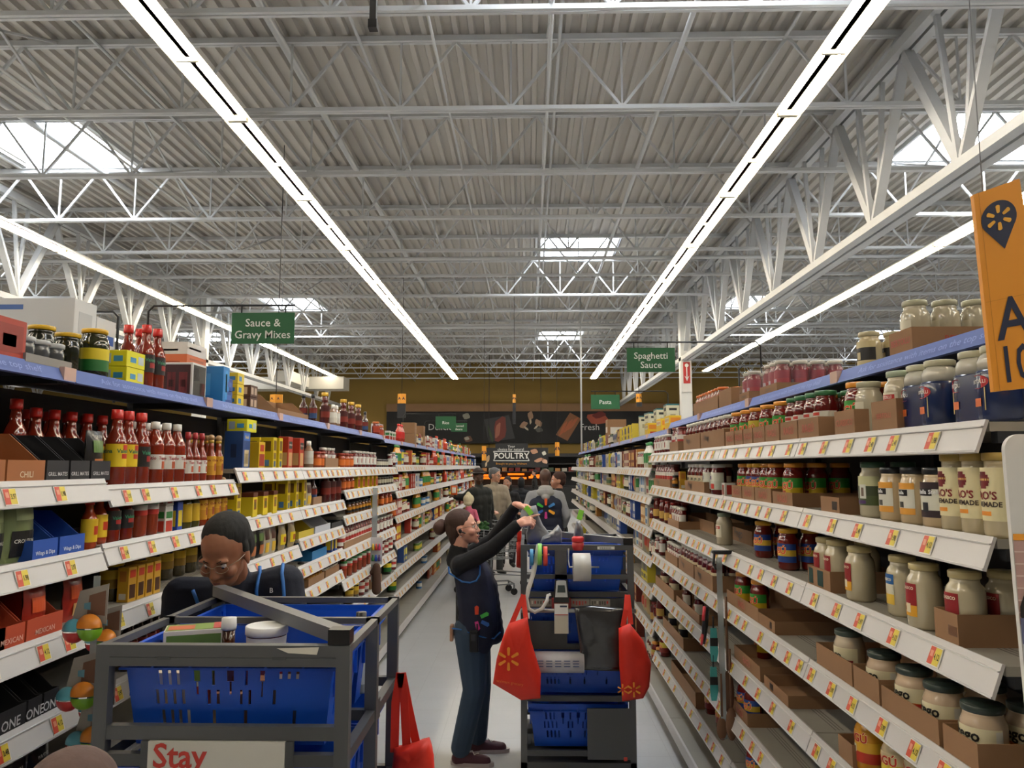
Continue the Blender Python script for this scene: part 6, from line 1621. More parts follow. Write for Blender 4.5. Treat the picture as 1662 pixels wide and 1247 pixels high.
def figure(J, head_c, head_f, head_up=(0, 0, 1), s=1.0, skin_c='b98a70', top='20222a', pants='2f3b4f', shoes='2a2a2c', vox=.009, female=False, sleeves=True, topm=None, pantm=None,
           bulk=1.0, handkw=None, belly=0.0, name='person', hem=.0, headvox=None, solem=None):
    """J: joint dictionary. pelvis, chest, neck, sh(2), el(2), wr(2), hd(2: direction), hn(2: back of the hand), hip(2), kn(2), an(2), toe(2)"""
    root = empty(name, (0, 0, 0))
    V = {k: ([Vector(q) for q in v] if isinstance(v, (list, tuple)) and not isinstance(v[0], (int, float)) else Vector(v)) for k, v in J.items()}
    B = basis(head_f, head_up)
    b = MB()
    head_shape(b, head_c, B, s, female)
    hb = Vector(head_c) + B @ (Vector((-.022, 0, -.055)) * s)
    chain(b, [V['neck'], hb], [.058 * s, .054 * s])
    lat = (V['sh'][0] - V['sh'][1]).normalized()
    k = bulk
    fl = lat.cross(Vector((0, 0, 1))).normalized()
    def torso(b, e):
        sw = (V['sh'][0] - V['sh'][1]).length / 2
        up_ = (V['neck'] - V['pelvis']).normalized()
        for t, wd, r in ((0, .085, .105), (.22, .07, .105), (.45, .07, .108), (.68, .09, .105), (.86, .105, .082)):
            c = V['pelvis'].lerp(V['chest'], min(1, t / .68)) if t <= .68 else V['chest'].lerp(V['neck'], (t - .68) / .32)
            for sg in (-1, -.5, 0, .5, 1):
                b.ball(c + lat * sg * wd * s * k * (.95 + e * 4) * min(1.0, sw / .17), (r + e) * s * k, _d, nu=14, nv=9)
        for sg in (0, 1): cap(b, V['neck'] - up_ * .05 * s, V['sh'][sg], (.055 + e) * s, (.058 + e) * s * k)
        for i in range(4):
            a_, b2 = i / 4, (i + 1) / 4
            cap(b, V['pelvis'].lerp(V['chest'], a_), V['pelvis'].lerp(V['chest'], b2), (.112 + e) * s * k, (.112 + e) * s * k)
    torso(b, -.012)
    for i in (0, 1):
        chain(b, [V['sh'][i], V['el'][i], V['wr'][i]], [.042 * s, .036 * s, .026 * s])
        hk = dict(curl=.5, side=1 if i == 0 else -1)
        if handkw and handkw[i]: hk.update(handkw[i])
        hand(b, V['wr'][i], V['hd'][i], V['hn'][i], s=s, **hk)
        chain(b, [V['hip'][i], V['kn'][i], V['an'][i]], [.075 * s, .048 * s, .034 * s])
    sm = skin(skin_c)
    body = remesh(b, 'body', sm, vox, 3, root)
    # top
    b = MB(); torso(b, .006)
    if belly:
        b.ball(V['pelvis'].lerp(V['chest'], .35) + fl * belly * .6, (.10, .13, .14), _d)
    for i in (0, 1):
        if sleeves: chain(b, [V['sh'][i], V['el'][i], V['el'][i].lerp(V['wr'][i], .92)], [.062 * s * k, .052 * s * k, .038 * s * k])
        else: chain(b, [V['sh'][i], V['sh'][i].lerp(V['el'][i], .6)], [.062 * s * k, .056 * s * k])
    if hem: cap(b, V['pelvis'], V['pelvis'] - Vector((0, 0, hem)), .13 * s * k, .135 * s * k)
    cap(b, V['neck'] - Vector((0, 0, .03)), V['neck'] + (hb - V['neck']) * .30, .075 * s, .064 * s)
    remesh(b, 'shirt', topm or M(top, .85, vary=.12, scale=20, bump=.35), vox, 10, root)
    b = MB()
    for sg in (-1, 1): b.ball(V['pelvis'] + lat * sg * .07 * s * k - Vector((0, 0, .03)), .122 * s * k, _d)
    for i in (0, 1):
        chain(b, [V['hip'][i], V['kn'][i], V['an'][i] + Vector((0, 0, .0))], [(.118 if female else .098) * s * k, (.076 if female else .066) * s, (.066 if female else .058) * s])
    cap(b, V['hip'][0], V['hip'][1], .10 * s * k, .10 * s * k)
    remesh(b, 'trousers', pantm or M(pants, .85, vary=.15, scale=14, bump=.3), vox, 3, root)
    for i in (0, 1):
        b = MB(); f = (V['toe'][i] - V['an'][i]); f.z = 0; f.normalize()
        heel = Vector((V['an'][i].x, V['an'][i].y, 0)) - f * .055; shoe(b, heel, heel + f * .265 * s)
        so = remesh(b, 'shoe', M(shoes, .6), min(vox, .007), 2, root)
    F_ = Fig(); F_.root, F_.B, F_.c, F_.V, F_.s, F_.lat, F_.fl = root, B, Vector(head_c), V, s, lat, fl
    return F_
def hairpiece(F, parts, col, vox=.006, name='hair', rough=.8, smooth=2):
    b = MB()
    for x, y, z, rx, ry, rz in parts:
        b.ball(F.c + F.B @ (Vector((x, y, z)) * F.s), (1, 1, 1), _d, T=F.B @ Matrix.Diagonal((rx * F.s, ry * F.s, rz * F.s)), nu=18, nv=12)
    return remesh(b, name, M(col, rough, vary=.25, scale=60, bump=.3, stretch=(1, 1, .15)), vox, smooth, F.root)
CAPHAIR = [(-.022, 0, .048, .100, .082, .092), (-.055, 0, .0, .070, .076, .080)]
def pose(X, Y, H, ang, lean=0.0):
    """standing joints; ang = facing direction in the floor plane (0 = +x)"""
    f = Vector((math.cos(ang), math.sin(ang), 0)); l = Vector((-math.sin(ang), math.cos(ang), 0)); o = Vector((X, Y, 0)); k = H / 1.75
    z = lambda v: Vector((0, 0, v * k))
    J = dict(pelvis=o + z(.95), chest=o + z(1.28) + f * lean * .6, neck=o + z(1.47) + f * lean,
             sh=[o + z(1.40) + l * .185 * k + f * lean, o + z(1.40) - l * .185 * k + f * lean], el=[o + z(1.12) + l * .25 * k, o + z(1.12) - l * .25 * k],
             wr=[o + z(.88) + l * .26 * k + f * .06, o + z(.88) - l * .26 * k + f * .06], hd=[Vector((0, 0, -1)) + f * .1, Vector((0, 0, -1)) + f * .1], hn=[l, -l],
             hip=[o + z(.90) + l * .09, o + z(.90) - l * .09], kn=[o + z(.49) + l * .10 + f * .02, o + z(.49) - l * .10 + f * .02],
             an=[o + z(.075) + l * .10, o + z(.075) - l * .10], toe=[o + l * .11 + f * .2, o - l * .11 + f * .2])
    return J, o + z(1.635) + f * (lean * 1.1 + .02), f, l
def tagp(F, label): tag(F.root, label, 'person')
BLUE_TRIM = M('2a6ab4', .6)
LOGO = ('e0602c', '3fae49', '2f6fb5', 'c8388c', 'f0a52c', '3f8fd0')
def strip_along(name, pts, w, m, root, nrm=None, th=.003):
    vs = []
    for i, q in enumerate(pts):
        q = Vector(q); d = (Vector(pts[min(i + 1, len(pts) - 1)]) - Vector(pts[max(i - 1, 0)])).normalized()
        n = Vector(nrm[i] if isinstance(nrm, list) else nrm).normalized(); a = d.cross(n).normalized() * w / 2
        vs += [q + a, q - a, q - a + n * th, q + a + n * th]
    k = len(pts)
    b = MB().add(vs, [(i * 4 + j, i * 4 + (j + 1) % 4, i * 4 + 4 + (j + 1) % 4, i * 4 + 4 + j) for i in range(k - 1) for j in range(4)] + [(3, 2, 1, 0), (k * 4 - 4, k * 4 - 3, k * 4 - 2, k * 4 - 1)], m)
    return b.build(name, root)

# ---- worker in the aisle, side on, lifting a bag out of the tote
YN, YM, YFa = 4.97, 5.08, 5.20
J = dict(pelvis=at(768, 1010, YM), chest=at(768, 938, YM), neck=at(742, 902, YM),
         sh=[at(752, 906, YFa + .04), at(748, 918, YN - .02)], el=[at(801, 876, YFa), at(799, 890, YN - .08)], wr=[at(838, 820, YFa - .16), at(842, 850, 4.80)],
         hd=[Vector((1, -.15, -.12)), Vector((.95, .0, .22))], hn=[Vector((-.1, .2, 1)), Vector((-.2, -.75, .7))],
         hip=[at(768, 1022, YM + .08), at(765, 1024, YM - .08)], kn=[at(779, 1110, YM + .10), at(770, 1120, YM - .08)],
         an=[at(775, 1194, YM + .16), at(748, 1214, YM - .06)], toe=[at(803, 1206, YM + .16), at(792, 1230, YM - .08)])
DENIM = M('34475e', .85, vary=.3, scale=6, bump=.5)
hf = Vector((.97, -.14, .16))
W = figure(J, at(752, 858, YM), hf, s=.98, skin_c='cf9a86', top='121319', topm=M('111217', .9, vary=.2, scale=16, bump=.5), pantm=DENIM, shoes='4a2230', vox=.0055, female=True, bulk=1.0,
           handkw=[dict(curl=.55, side=-1), dict(curl=.9, side=1, fing=[.05, 1.1, 1.2, 1.25])])
face_bits(W.root, W.c, W.B, W.s, lip='a3605c', iris='4a3a2c', brow='4a3428', look=(0, .002))
specs(W.root, W.c, W.B, W.s)
hairpiece(W, [(-.024, 0, .050, .101, .083, .088), (-.058, 0, .005, .066, .077, .084), (-.068, 0, -.055, .040, .058, .065), (-.06, 0, -.10, .028, .04, .035)], '3f2a22', .005)
hairpiece(W, [(-.160, 0, .030, .048, .046, .046), (-.150, .01, .055, .034, .035, .030), (-.165, -.01, .01, .034, .036, .03), (-.125, 0, .03, .02, .02, .02)], '4d3229', .005, 'hair_bun')
for z_, x_ in ((-.047, -.004),):
    MB().ball(W.c + W.B @ Vector((x_, -.083, z_)), .004, M('c9c9cc', .2, .9), nu=8, nv=6).build('earring', W.root)
MB().ball(W.c + W.B @ Vector((-.002, -.088, -.010)), (.012, .007, .014), BLACK_P, nu=10, nv=7).tube([W.c + W.B @ Vector((.0, -.09, -.012)), W.c + W.B @ Vector((.03, -.083, -.03))], .004, BLACK_P, 6).build('earpiece', W.root)
# vest over the black top: open arm hole trimmed with blue
b = MB()
prof = ((at(770, 1036, YM), .118, .07), (at(776, 1012, YM), .135, .07), (at(776, 990, YM), .134, .07), (at(773, 965, YM), .130, .065), (at(769, 940, YM), .126, .065), (at(760, 920, YM), .104, .07))
for i in range(len(prof) - 1):
    for t in (0, .33, .66):
        c = prof[i][0].lerp(prof[i + 1][0], t); r = prof[i][1] * (1 - t) + prof[i + 1][1] * t; wd = prof[i][2]
        for sy in (-1, -.4, .4, 1): b.ball(c + Vector((.006, sy * wd, 0)), r, _d, nu=16, nv=10)
for t in (0, .2, .4, .6, .8, 1):
    c = at(803, 1028, YM).lerp(at(788, 955, YM), t)
    for sy in (-.5, 0, .5): b.ball(c + Vector((-.0, sy * .09, 0)), .062 + .02 * t, _d)
remesh(b, 'vest', M('161d36', .8, vary=.15, scale=18, bump=.4), .006, 14, W.root)
def surf_y(o, x, z, y0=4.0):
    me = o.data
    hit, loc, n, _ = o.ray_cast(Vector((x, y0, z)), Vector((0, 1, 0)))
    return (loc.y, n) if hit else (None, None)
vest = [c for c in W.root.children if c.name.startswith('vest')][0]
def on_vest(px, py, off=.004, o=vest, Y=5.0):
    q = at(px, py, Y)
    y, n = surf_y(o, q.x, q.z)
    return Vector((q.x, (y if y is not None else Y - .15) - off, q.z))
bpy.context.view_layer.update()
tr = [on_vest(*p) for p in ((732, 915), (733, 925), (740, 935), (752, 941), (765, 942), (775, 939), (780, 930), (780, 918), (776, 908))]
MB().tube(tr, .006, BLUE_TRIM, 6).build('vest_trim', W.root)
MB().tube([on_vest(*p) for p in ((738, 1012), (752, 1018), (768, 1022), (785, 1028), (802, 1034), (812, 1026))], .005, BLUE_TRIM, 6).build('vest_trim', W.root)
lg = MB()
for k, (px, py, a, c) in enumerate(((776, 985, 90, 'd8452a'), (788, 993, 25, '3fae49'), (789, 1006, -25, '2a5fb0'), (777, 1009, -75, 'c8388c'))):
    q = on_vest(px, py, .008)
    ca, sa = math.cos(math.radians(a)), math.sin(math.radians(a))
    lg.add([q + Vector((x * ca - y * sa, 0, x * sa + y * ca)) for x, y in ((-.026, -.011), (.022, -.013), (.030, 0), (.022, .013), (-.026, .011))], [(0, 1, 2, 3, 4)], M(c, .6))
lg.build('vest_logo', W.root)
q = on_vest(772, 1032, .02)
MB().rbox(q.x - .028, q.x + .028, q.y - .02, q.y + .02, q.z - .07, q.z + .06, BLACK_P, .006).rbox(q.x - .02, q.x + .01, q.y - .026, q.y - .018, q.z + .0, q.z + .04, M('2a2b2f', .3), .003).tube([(q.x + .018, q.y, q.z + .06), (q.x + .018, q.y, q.z + .10)], .005, BLACK_P, 6).build('belt_radio', W.root)
MB().rbox(J['pelvis'].x - .142, J['pelvis'].x - .120, YM - .11, YM - .05, J['pelvis'].z - .10, J['pelvis'].z - .0, M('a9826a', .6), .004).build('pocket_wallet', W.root)
for i, (hx, hy) in enumerate(((0, 0), (0, 0))):
    a_, t_ = W.V['an'][i], W.V['toe'][i]
    f = (t_ - a_); f.z = 0; f.normalize(); heel = Vector((a_.x, a_.y, 0)) - f * .06; sd = Vector((-f.y, f.x, 0))
    b = MB(); pts = []
    n = 20; out = []
    for k in range(n):
        t = 2 * PI * k / n; x = math.cos(t); y = math.sin(t)
        out.append(heel + f * (.133 + .14 * x) + sd * y * (.044 if x > 0 else .040))
    b.add([p + Vector((0, 0, 0.002)) for p in out] + [p + Vector((0, 0, .026)) for p in out], [tuple(reversed(range(n))), tuple(range(n, 2 * n))] + [(k, (k + 1) % n, n + (k + 1) % n, n + k) for k in range(n)], M('b9aeb0', .6))
    b.build('shoe_sole', W.root)
    MB().tube([heel + f * .11 + Vector((0, 0, .085)) - sd * .02, heel + f * .13 + Vector((0, 0, .082)) + sd * .02, heel + f * .15 + Vector((0, 0, .074)) - sd * .02, heel + f * .17 + Vector((0, 0, .068)) + sd * .02], .004, WHITE_P, 6).build('laces', W.root)
tagp(W, 'woman with brown bun and glasses in navy vest and jeans reaching over the cart')

# ---- man bending over the nearer cart
Ym_ = 3.0
hc = at(366, 899, 2.84)
J, _, _, _ = pose(-1.17, 3.22, 1.74, -PI / 2, 0)
sh0, sh1 = at(462, 950, 3.02), at(296, 972, 3.02)
J.update(chest=Vector((-1.15, 3.14, 1.20)), neck=at(378, 945, 3.0), sh=[at(462, 948, 3.02), at(296, 968, 3.02)],
         el=[at(478, 1035, 2.98), at(285, 1060, 2.98)], wr=[Vector((-.88, 2.89, 1.05)), Vector((-1.24, 2.89, 1.05))], hd=[Vector((.1, -.3, -1)), Vector((-.1, -.3, -1))], hn=[Vector((1, .2, 0)), Vector((-1, .2, 0))])
Mn = figure(J, hc, Vector((-.10, -.88, -.45)), s=1.04, skin_c='8a5a40', top='191c28', topm=M('1a1e2c', .9, vary=.15, scale=20, bump=.4), pants='20242c', vox=.006, bulk=1.16)
face_bits(Mn.root, Mn.c, Mn.B, 1.0, lip='5e342c', iris='1a120e', brow='1a1412', look=(0, -.004))
specs(Mn.root, Mn.c, Mn.B, 1.0, col='a39a86', r=.0011, metal=.8)
hairpiece(Mn, [(-.032, 0, .062, .094, .082, .080), (-.060, 0, .01, .070, .080, .085), (-.012, .070, .018, .022, .014, .035), (-.012, -.070, .018, .022, .014, .035)], '0c0b0b', .005)
bpy.context.view_layer.update()
shirt = [c for c in Mn.root.children if c.name.startswith('shirt')][0]
def on_shirt(px, py, off=.004):
    q = at(px, py, 2.9); y, n = surf_y(shirt, q.x, q.z, 2.0)
    return Vector((q.x, (y if y is not None else 3.0) - off, q.z))
for pts in (((407, 925), (409, 935), (410, 948), (409, 962), (408, 980)), ((446, 921), (449, 934), (453, 950), (455, 966), (456, 980)), ((303, 962), (308, 972), (312, 985), (314, 996))):
    MB().tube([on_shirt(*p) for p in pts], .007, BLUE_TRIM, 6).build('vest_trim', Mn.root)
c0 = on_shirt(434, 962, .004)
lb = MB(); lb.text('B', .026, WHITE_P, lambda u, v: (c0.x + u, c0.y, c0.z + v), .02); lb.build('badge_lettering', Mn.root)
tagp(Mn, 'man with short dark hair and glasses bending over the nearer cart')

# ---- child at the lower edge
J, hc, f_, l_ = pose(-.80, 1.32, 1.36, PI / 2, 0)
hc = at(120, 1338, 1.32)
J['neck'] = hc - Vector((0, 0, .14)); 
for k_ in ('sh',): J[k_] = [J['neck'] + Vector((-.13, 0, -.05)), J['neck'] + Vector((.13, 0, -.05))]
J['chest'] = J['neck'] - Vector((0, 0, .16))
Ch = figure(J, hc, Vector((0, 1, 0)), s=.92, skin_c='c99a80', top='3a3f4a', vox=.009, bulk=.8)
hairpiece(Ch, CAPHAIR + [(-.03, 0, .02, .098, .09, .11)], '54403a', .006)
tagp(Ch, 'person with brown hair, only the crown showing at the lower edge')

# ---- shoppers and staff farther down the aisle
def shopper(px_, top_, Y, ang, label, H=None, lean=0, headpx=None, **kw):
    q = at(px_, top_, Y); H = H or q.z / 1.0
    J, hc, f, l = pose(q.x, Y, H, ang, lean)
    upd = kw.pop('upd', None)
    if upd: upd(J, f, l, H / 1.75)
    hfw = kw.pop('hf', None)
    F = figure(J, hc, hfw if hfw is not None else f, s=H / 1.75, vox=.011, **kw)
    tagp(F, label); return F
def reach_left(J, f, l, k):
    J['el'][0] = at(755, 808, 11.9); J['wr'][0] = at(738, 806, 11.8); J['hd'][0] = Vector((-1, 0, .2)); J['hn'][0] = Vector((0, 0, 1))
A = shopper(778, 762, 12.0, math.radians(140), 'man in black jacket and hat reaching for the left shelf', upd=reach_left, skin_c='4a3022', top='121614', pants='1a1c20', bulk=1.2, hf=Vector((.3, -.9, -.25)))
hairpiece(A, [(-.022, 0, .058, .102, .086, .080)], '2a1c18', .008, 'hat')
bb = MB().lathe([(.085, 0), (.125, -.004), (.128, .004), (.085, .012)], BLACK_M, 18)
o = bb.build('hat_brim', A.root); o.location = A.c + Vector((0, 0, .06))
bpk = pouch('orange_packet', .1, .14, .05, 'c95a1c', ((.2, .8, .2, .8, 'd8d4c8'),)); q = at(737, 797, 11.78); bpk.location = (q.x, q.y, q.z - .06); tag(bpk, 'orange packet held up by the man in the black hat', 'packet')
def hands_fwd(J, f, l, k):
    for i, sg in ((0, 1), (1, -1)):
        J['el'][i] = J['pelvis'] + Vector((0, 0, .18)) + l * sg * .25 + f * .08; J['wr'][i] = J['pelvis'] + Vector((0, 0, .10)) + l * sg * .18 + f * .32; J['hd'][i] = f; J['hn'][i] = Vector((0, 0, 1))
G = shopper(803, 761, 13.6, math.radians(-60), 'grey haired man in beige jacket and glasses pushing a trolley', upd=hands_fwd, skin_c='b98a74', top='8f8474', pants='3a3a3c', bulk=1.18, hf=Vector((.85, -.5, -.1)))
hairpiece(G, CAPHAIR, '5f5f62', .008); face_bits(G.root, G.c, G.B, G.s); specs(G.root, G.c, G.B, G.s)
D = shopper(823, 775, 14.6, math.radians(-80), 'woman with long dark hair in black top behind the trolley', female=True, upd=hands_fwd, skin_c='a87a64', top='15151a', pants='1c1c22', hf=Vector((-.3, -1, 0)))
hairpiece(D, CAPHAIR + [(-.05, .05, -.08, .05, .035, .12), (-.05, -.05, -.08, .05, .035, .12)], '1a1412', .008); face_bits(D.root, D.c, D.B, D.s)
def arms_low(J, f, l, k):
    for i, sg in ((0, 1), (1, -1)):
        J['el'][i] = J['chest'] + Vector((0, 0, -.14)) + l * sg * .29; J['wr'][i] = J['pelvis'] + Vector((0, 0, .05)) + l * sg * .26 + f * .15; J['hd'][i] = f + Vector((0, 0, -.6)); J['hn'][i] = l * sg
Vt = shopper(885, 762, 10.6, math.radians(90), 'bald worker seen from behind in navy vest over a grey hoodie', upd=arms_low, skin_c='4e3428', top='8f9092', topm=M('8d8e92', .9, vary=.1, scale=20, bump=.4), pants='20242e', bulk=1.12)
b = MB(); V_ = Vt.V
for t, wd, r in ((-.25, .10, .135), (0, .09, .135), (.35, .075, .132), (.7, .075, .132), (1.0, .09, .128), (1.22, .085, .10)):
    c = V_['pelvis'].lerp(V_['chest'], t)
    for sg in (-1, -.5, 0, .5, 1): b.ball(c + Vt.lat * sg * wd * 1.1, r * 1.16, _d)
for sg in (0, 1): cap(b, V_['neck'].lerp(V_['sh'][sg], .5) - Vector((0, 0, .04)), V_['chest'], .07, .10)
remesh(b, 'vest', M('141a30', .8, vary=.12, scale=14, bump=.3), .01, 10, Vt.root)
b = MB(); nk = V_['neck']; b.ball(nk + Vector((0, -.07, -.02)), (.13, .07, .07), _d); b.ball(nk + Vector((0, -.03, .03)), (.10, .09, .05), _d); b.ball(nk + Vector((0, -.10, -.08)), (.06, .05, .05), _d)
remesh(b, 'hood', M('9a9a98', .9, vary=.08, scale=20, bump=.3), .008, 3, Vt.root)
vq = at(886, 826, 10.40)
lg = MB(); spark(lg, lambda x, y: (vq.x + x, 10.60 - .185, vq.z + y), .135, ('e8622c', '3fae3c', '2a5fb0', 'c8388c', 'f0a52c', '3f7fc0'), .33, .15); lg.build('vest_logo', Vt.root)
Rw = shopper(907, 768, 11.3, math.radians(170), 'woman with dark curly hair in black top beside the vest worker', female=True, skin_c='b07e66', top='121317', pants='1a1c20', hf=Vector((-1, -.2, 0)))
hairpiece(Rw, CAPHAIR + [(-.07, 0, .06, .06, .07, .07), (-.05, 0, .10, .06, .06, .04)], '3a2018', .008); face_bits(Rw.root, Rw.c, Rw.B, Rw.s)
St = shopper(868, 764, 31.0, math.radians(190), 'staff member in black standing at the far meat counter', skin_c='a87e68', top='101114', pants='101114', H=1.72)
hairpiece(St, CAPHAIR, '1a1412', .01)
Sd = shopper(846, 775, 17.0, math.radians(90), 'person in dark navy clothes standing at the end of the aisle', skin_c='4a3428', top='10131c', pants='10131a', H=1.62)
hairpiece(Sd, CAPHAIR + [(-.03, 0, -.04, .08, .085, .10)], '101014', .01)
# ---- trolleys
def trolley(x, y, ang, label, red=False):
    t = empty('shopping_trolley', (x, y, 0), ang)
    wm = M('8c8f92', .35, .7)
    b = MB(); L0, L1, w0, w1, z0, z1 = 0.0, .85, .24, .19, .52, .98
    def corner(u, v, zz): # u along, v across -1..1, zz 0..1
        wd = (w0 + (w1 - w0) * u) * (.85 + .15 * zz)
        return Vector((L0 + (L1 - L0) * u * (.92 + .08 * zz), v * wd, z0 + (z1 - z0) * zz * (1 - .15 * u)))
    for k in range(7):
        zz = k / 6
        b.tube([corner(0, -1, zz), corner(1, -1, zz), corner(1, 1, zz), corner(0, 1, zz), corner(0, -1, zz)], .0035 if k < 6 else .007, wm, 5)
    for k in range(11):
        u = k / 10
        for v in (-1, 1): b.tube([corner(u, v, 0), corner(u, v, 1)], .0028, wm, 4)
        b.tube([corner(u, -1, 0), corner(u, 1, 0)], .0028, wm, 4)
    for k in range(1, 6):
        v = -1 + k / 3
        b.tube([corner(0, v, 1), corner(0, v, 0), corner(1, v, 0), corner(1, v, 1)], .0028, wm, 4)
    b.build('basket', t)
    MB().tube([(-.10, -.25, 1.03), (-.10, .25, 1.03)], .016, M('b03028', .4) if red else M('3a5a9c', .4), 10).tube([(-.10, -.24, 1.03), (0, -.23, .96)], .01, wm, 8).tube([(-.10, .24, 1.03), (0, .23, .96)], .01, wm, 8).build('handle', t)
    f = MB()
    for sy in (-.21, .21):
        f.tube([(0, sy, .96), (.03, sy, .35), (.02, sy, .14)], .011, wm, 8).tube([(.02, sy, .15), (.80, sy * .8, .16)], .011, wm, 8)
    f.tube([(.8, -.17, .16), (.8, .17, .16)], .011, wm, 8).tube([(.4, -.2, .5), (.4, .2, .5)], .008, wm, 6)
    f.build('chassis', t)
    for xx, sy in ((.02, -.21), (.02, .21), (.80, -.17), (.80, .17)):
        w_ = MB(); n = 14; vs = []
        for yy in (-.012, .012):
            for k in range(n): vs.append((xx + .05 * math.cos(2 * PI * k / n), sy + yy, .05 + .05 * math.sin(2 * PI * k / n)))
        w_.add(vs, [(k, (k + 1) % n, n + (k + 1) % n, n + k) for k in range(n)] + [tuple(reversed(range(n))), tuple(range(n, 2 * n))], BLACK_M)
        w_.box(xx - .01, xx + .01, sy - .02, sy + .02, .09, .15, wm).build('wheel', t)
    return tag(t, label, 'shopping trolley')
q = at(822, 860, 12.6)
trolley(q.x - .38, 12.75, math.radians(-25), 'wire shopping trolley pushed by the grey haired man')
q = at(782, 850, 11.2)
trolley(q.x - .35, 11.35, math.radians(15), 'shopping trolley with red handle carrying a small child', red=True)
# child in the trolley: knitted white hat and pink coat
Yc_ = 11.45
hc = at(761, 813, Yc_)
o0 = Vector((hc.x, hc.y, 0))
zc = hc.z
J = dict(pelvis=o0 + Vector((0, 0, zc - .42)), chest=o0 + Vector((0, 0, zc - .24)), neck=o0 + Vector((0, 0, zc - .12)), sh=[o0 + Vector((-.09, .0, zc - .16)), o0 + Vector((.09, 0, zc - .16))],
         el=[o0 + Vector((-.12, -.03, zc - .27)), o0 + Vector((.13, -.03, zc - .27))], wr=[o0 + Vector((-.06, -.12, zc - .32)), o0 + Vector((.16, -.12, zc - .30))], hd=[Vector((0, -1, 0))] * 2, hn=[Vector((0, 0, 1))] * 2,
         hip=[o0 + Vector((-.05, 0, zc - .44)), o0 + Vector((.05, 0, zc - .44))], kn=[o0 + Vector((-.06, .14, zc - .46)), o0 + Vector((.06, .14, zc - .46))], an=[o0 + Vector((-.06, .16, zc - .62)), o0 + Vector((.06, .16, zc - .62))],
         toe=[o0 + Vector((-.06, .3, zc - .6)), o0 + Vector((.06, .3, zc - .6))])
class _K: pass
b_shoe = shoe
def shoe_up(b, heel, toe, h=.05, w=.03, _z=zc - .66):
    b_shoe(b, Vector(heel) + Vector((0, 0, _z)), Vector(toe) + Vector((0, 0, _z)) - (Vector(toe) - Vector(heel)) * .4)
shoe = shoe_up
Kd = figure(J, hc, Vector((.5, .8, 0)), s=.72, skin_c='c99a80', top='c25a78', topm=M('c2607c', .85, vary=.1, scale=20, bump=.3), pants='4a4a58', vox=.008, bulk=.8, female=True)
shoe = b_shoe
hairpiece(Kd, [(-.01, 0, .03, .125, .110, .115), (-.02, 0, .11, .06, .06, .07), (-.02, 0, .16, .035, .035, .03), (-.03, 0, -.04, .10, .095, .07)], 'c9bfa0', .008, 'knitted_hat')
tagp(Kd, 'small child in white knitted hat and pink coat sitting in a trolley')
rr = random.Random(4)
for k in range(3):
    q = at(777 + k * 6, 848, 11.35)
    b = MB()
    for j_ in range(14):
        a = rr.uniform(0, 2 * PI); r_ = rr.uniform(.0, .06)
        b.ball((r_ * math.cos(a), r_ * math.sin(a), rr.uniform(.0, .10)), (.03, .03, .022), _d, nu=8, nv=6)
    o = remesh(b, 'leafy_greens', M('2c5a28', .7, vary=.4, scale=30, bump=.5), .008, 1); o.location = (q.x, q.y, q.z - .10); tag(o, 'bunch of leafy greens in the trolley by the child', 'vegetables', 'bunches of leafy greens in the trolley')
# ---------------------------------------------------------------- merchandise hanging on clip strips
def clip(px, pt, pb, Y, label, w_=.035):
    a, b_ = at(px, pt, Y), at(px, pb, Y)
    o = MB().box(-w_ / 2, w_ / 2, -.001, .001, b_.z - a.z, 0, M('a9b2b4', .15, alpha=.55)).build('clip_strip', loc=(a.x, a.y, a.z))
    return tag(o, label, 'clip strip')
# measuring cups: each a half bowl with a flat backing card
def cup_set(px, py, Y, label):
    q = at(px, py, Y); s = empty('measuring_cup_set', (q.x, q.y, q.z))
    card = MB().add([(-.055, 0, .0), (.05, 0, -.01), (.052, 0, .11), (-.035, 0, .088), (-.055, .002, .0), (.05, .002, -.01), (.052, .002, .11), (-.035, .002, .088)], [(0, 1, 2, 3), (7, 6, 5, 4), (0, 4, 5, 1), (1, 5, 6, 2), (2, 6, 7, 3), (3, 7, 4, 0)], M('8f8a84', .5)).build('backing_card', s)
    MB().add([(-.01, -.001, .02), (.045, -.001, .015), (.045, -.001, .09), (-.005, -.001, .075)], [(0, 1, 2, 3)], M('6a4a3a', .6)).add([(-.02, -.0012, .035), (.0, -.0012, .032), (.0, -.0012, .055), (-.02, -.0012, .052)], [(0, 1, 2, 3)], M('5a8ca0', .6)).build('printed_panel', card)
    for cx, cz, c, up in ((-.045, -.028, '5aa8bc', 1), (.002, -.018, 'e08a2c', 1), (-.043, -.030, 'c4282c', -1), (.004, -.020, '7cb82c', -1)):
        b = MB(); n = 12; R_ = .034 if cx < -.02 else .039
        vs = []; m = M(c, .35, coat=.3)
        for j_ in range(7):
            t = j_ / 6 * PI / 2
            for k in range(n + 1):
                a = PI * k / n
                rr_ = R_ * math.cos(t)
                vs.append((cx + rr_ * math.cos(a), -.005 - R_ * .7 * math.sin(t), cz + up * rr_ * math.sin(a) + up * .001))
        b.add(vs, [(j_ * (n + 1) + k, j_ * (n + 1) + k + 1, (j_ + 1) * (n + 1) + k + 1, (j_ + 1) * (n + 1) + k) for j_ in range(6) for k in range(n)], m, True)
        b.box(cx - R_, cx + R_, -.008, -.004, cz - .001 if up > 0 else cz - .002, cz + .002 if up > 0 else cz + .001, m)
        b.build('cup', s)
    return tag(s, label, 'measuring cups', 'measuring cup sets on the clip strip')
YL = 2.32
clip(158, 935, 1235, YL + .012, 'clear clip strip holding coloured measuring cups', .02)
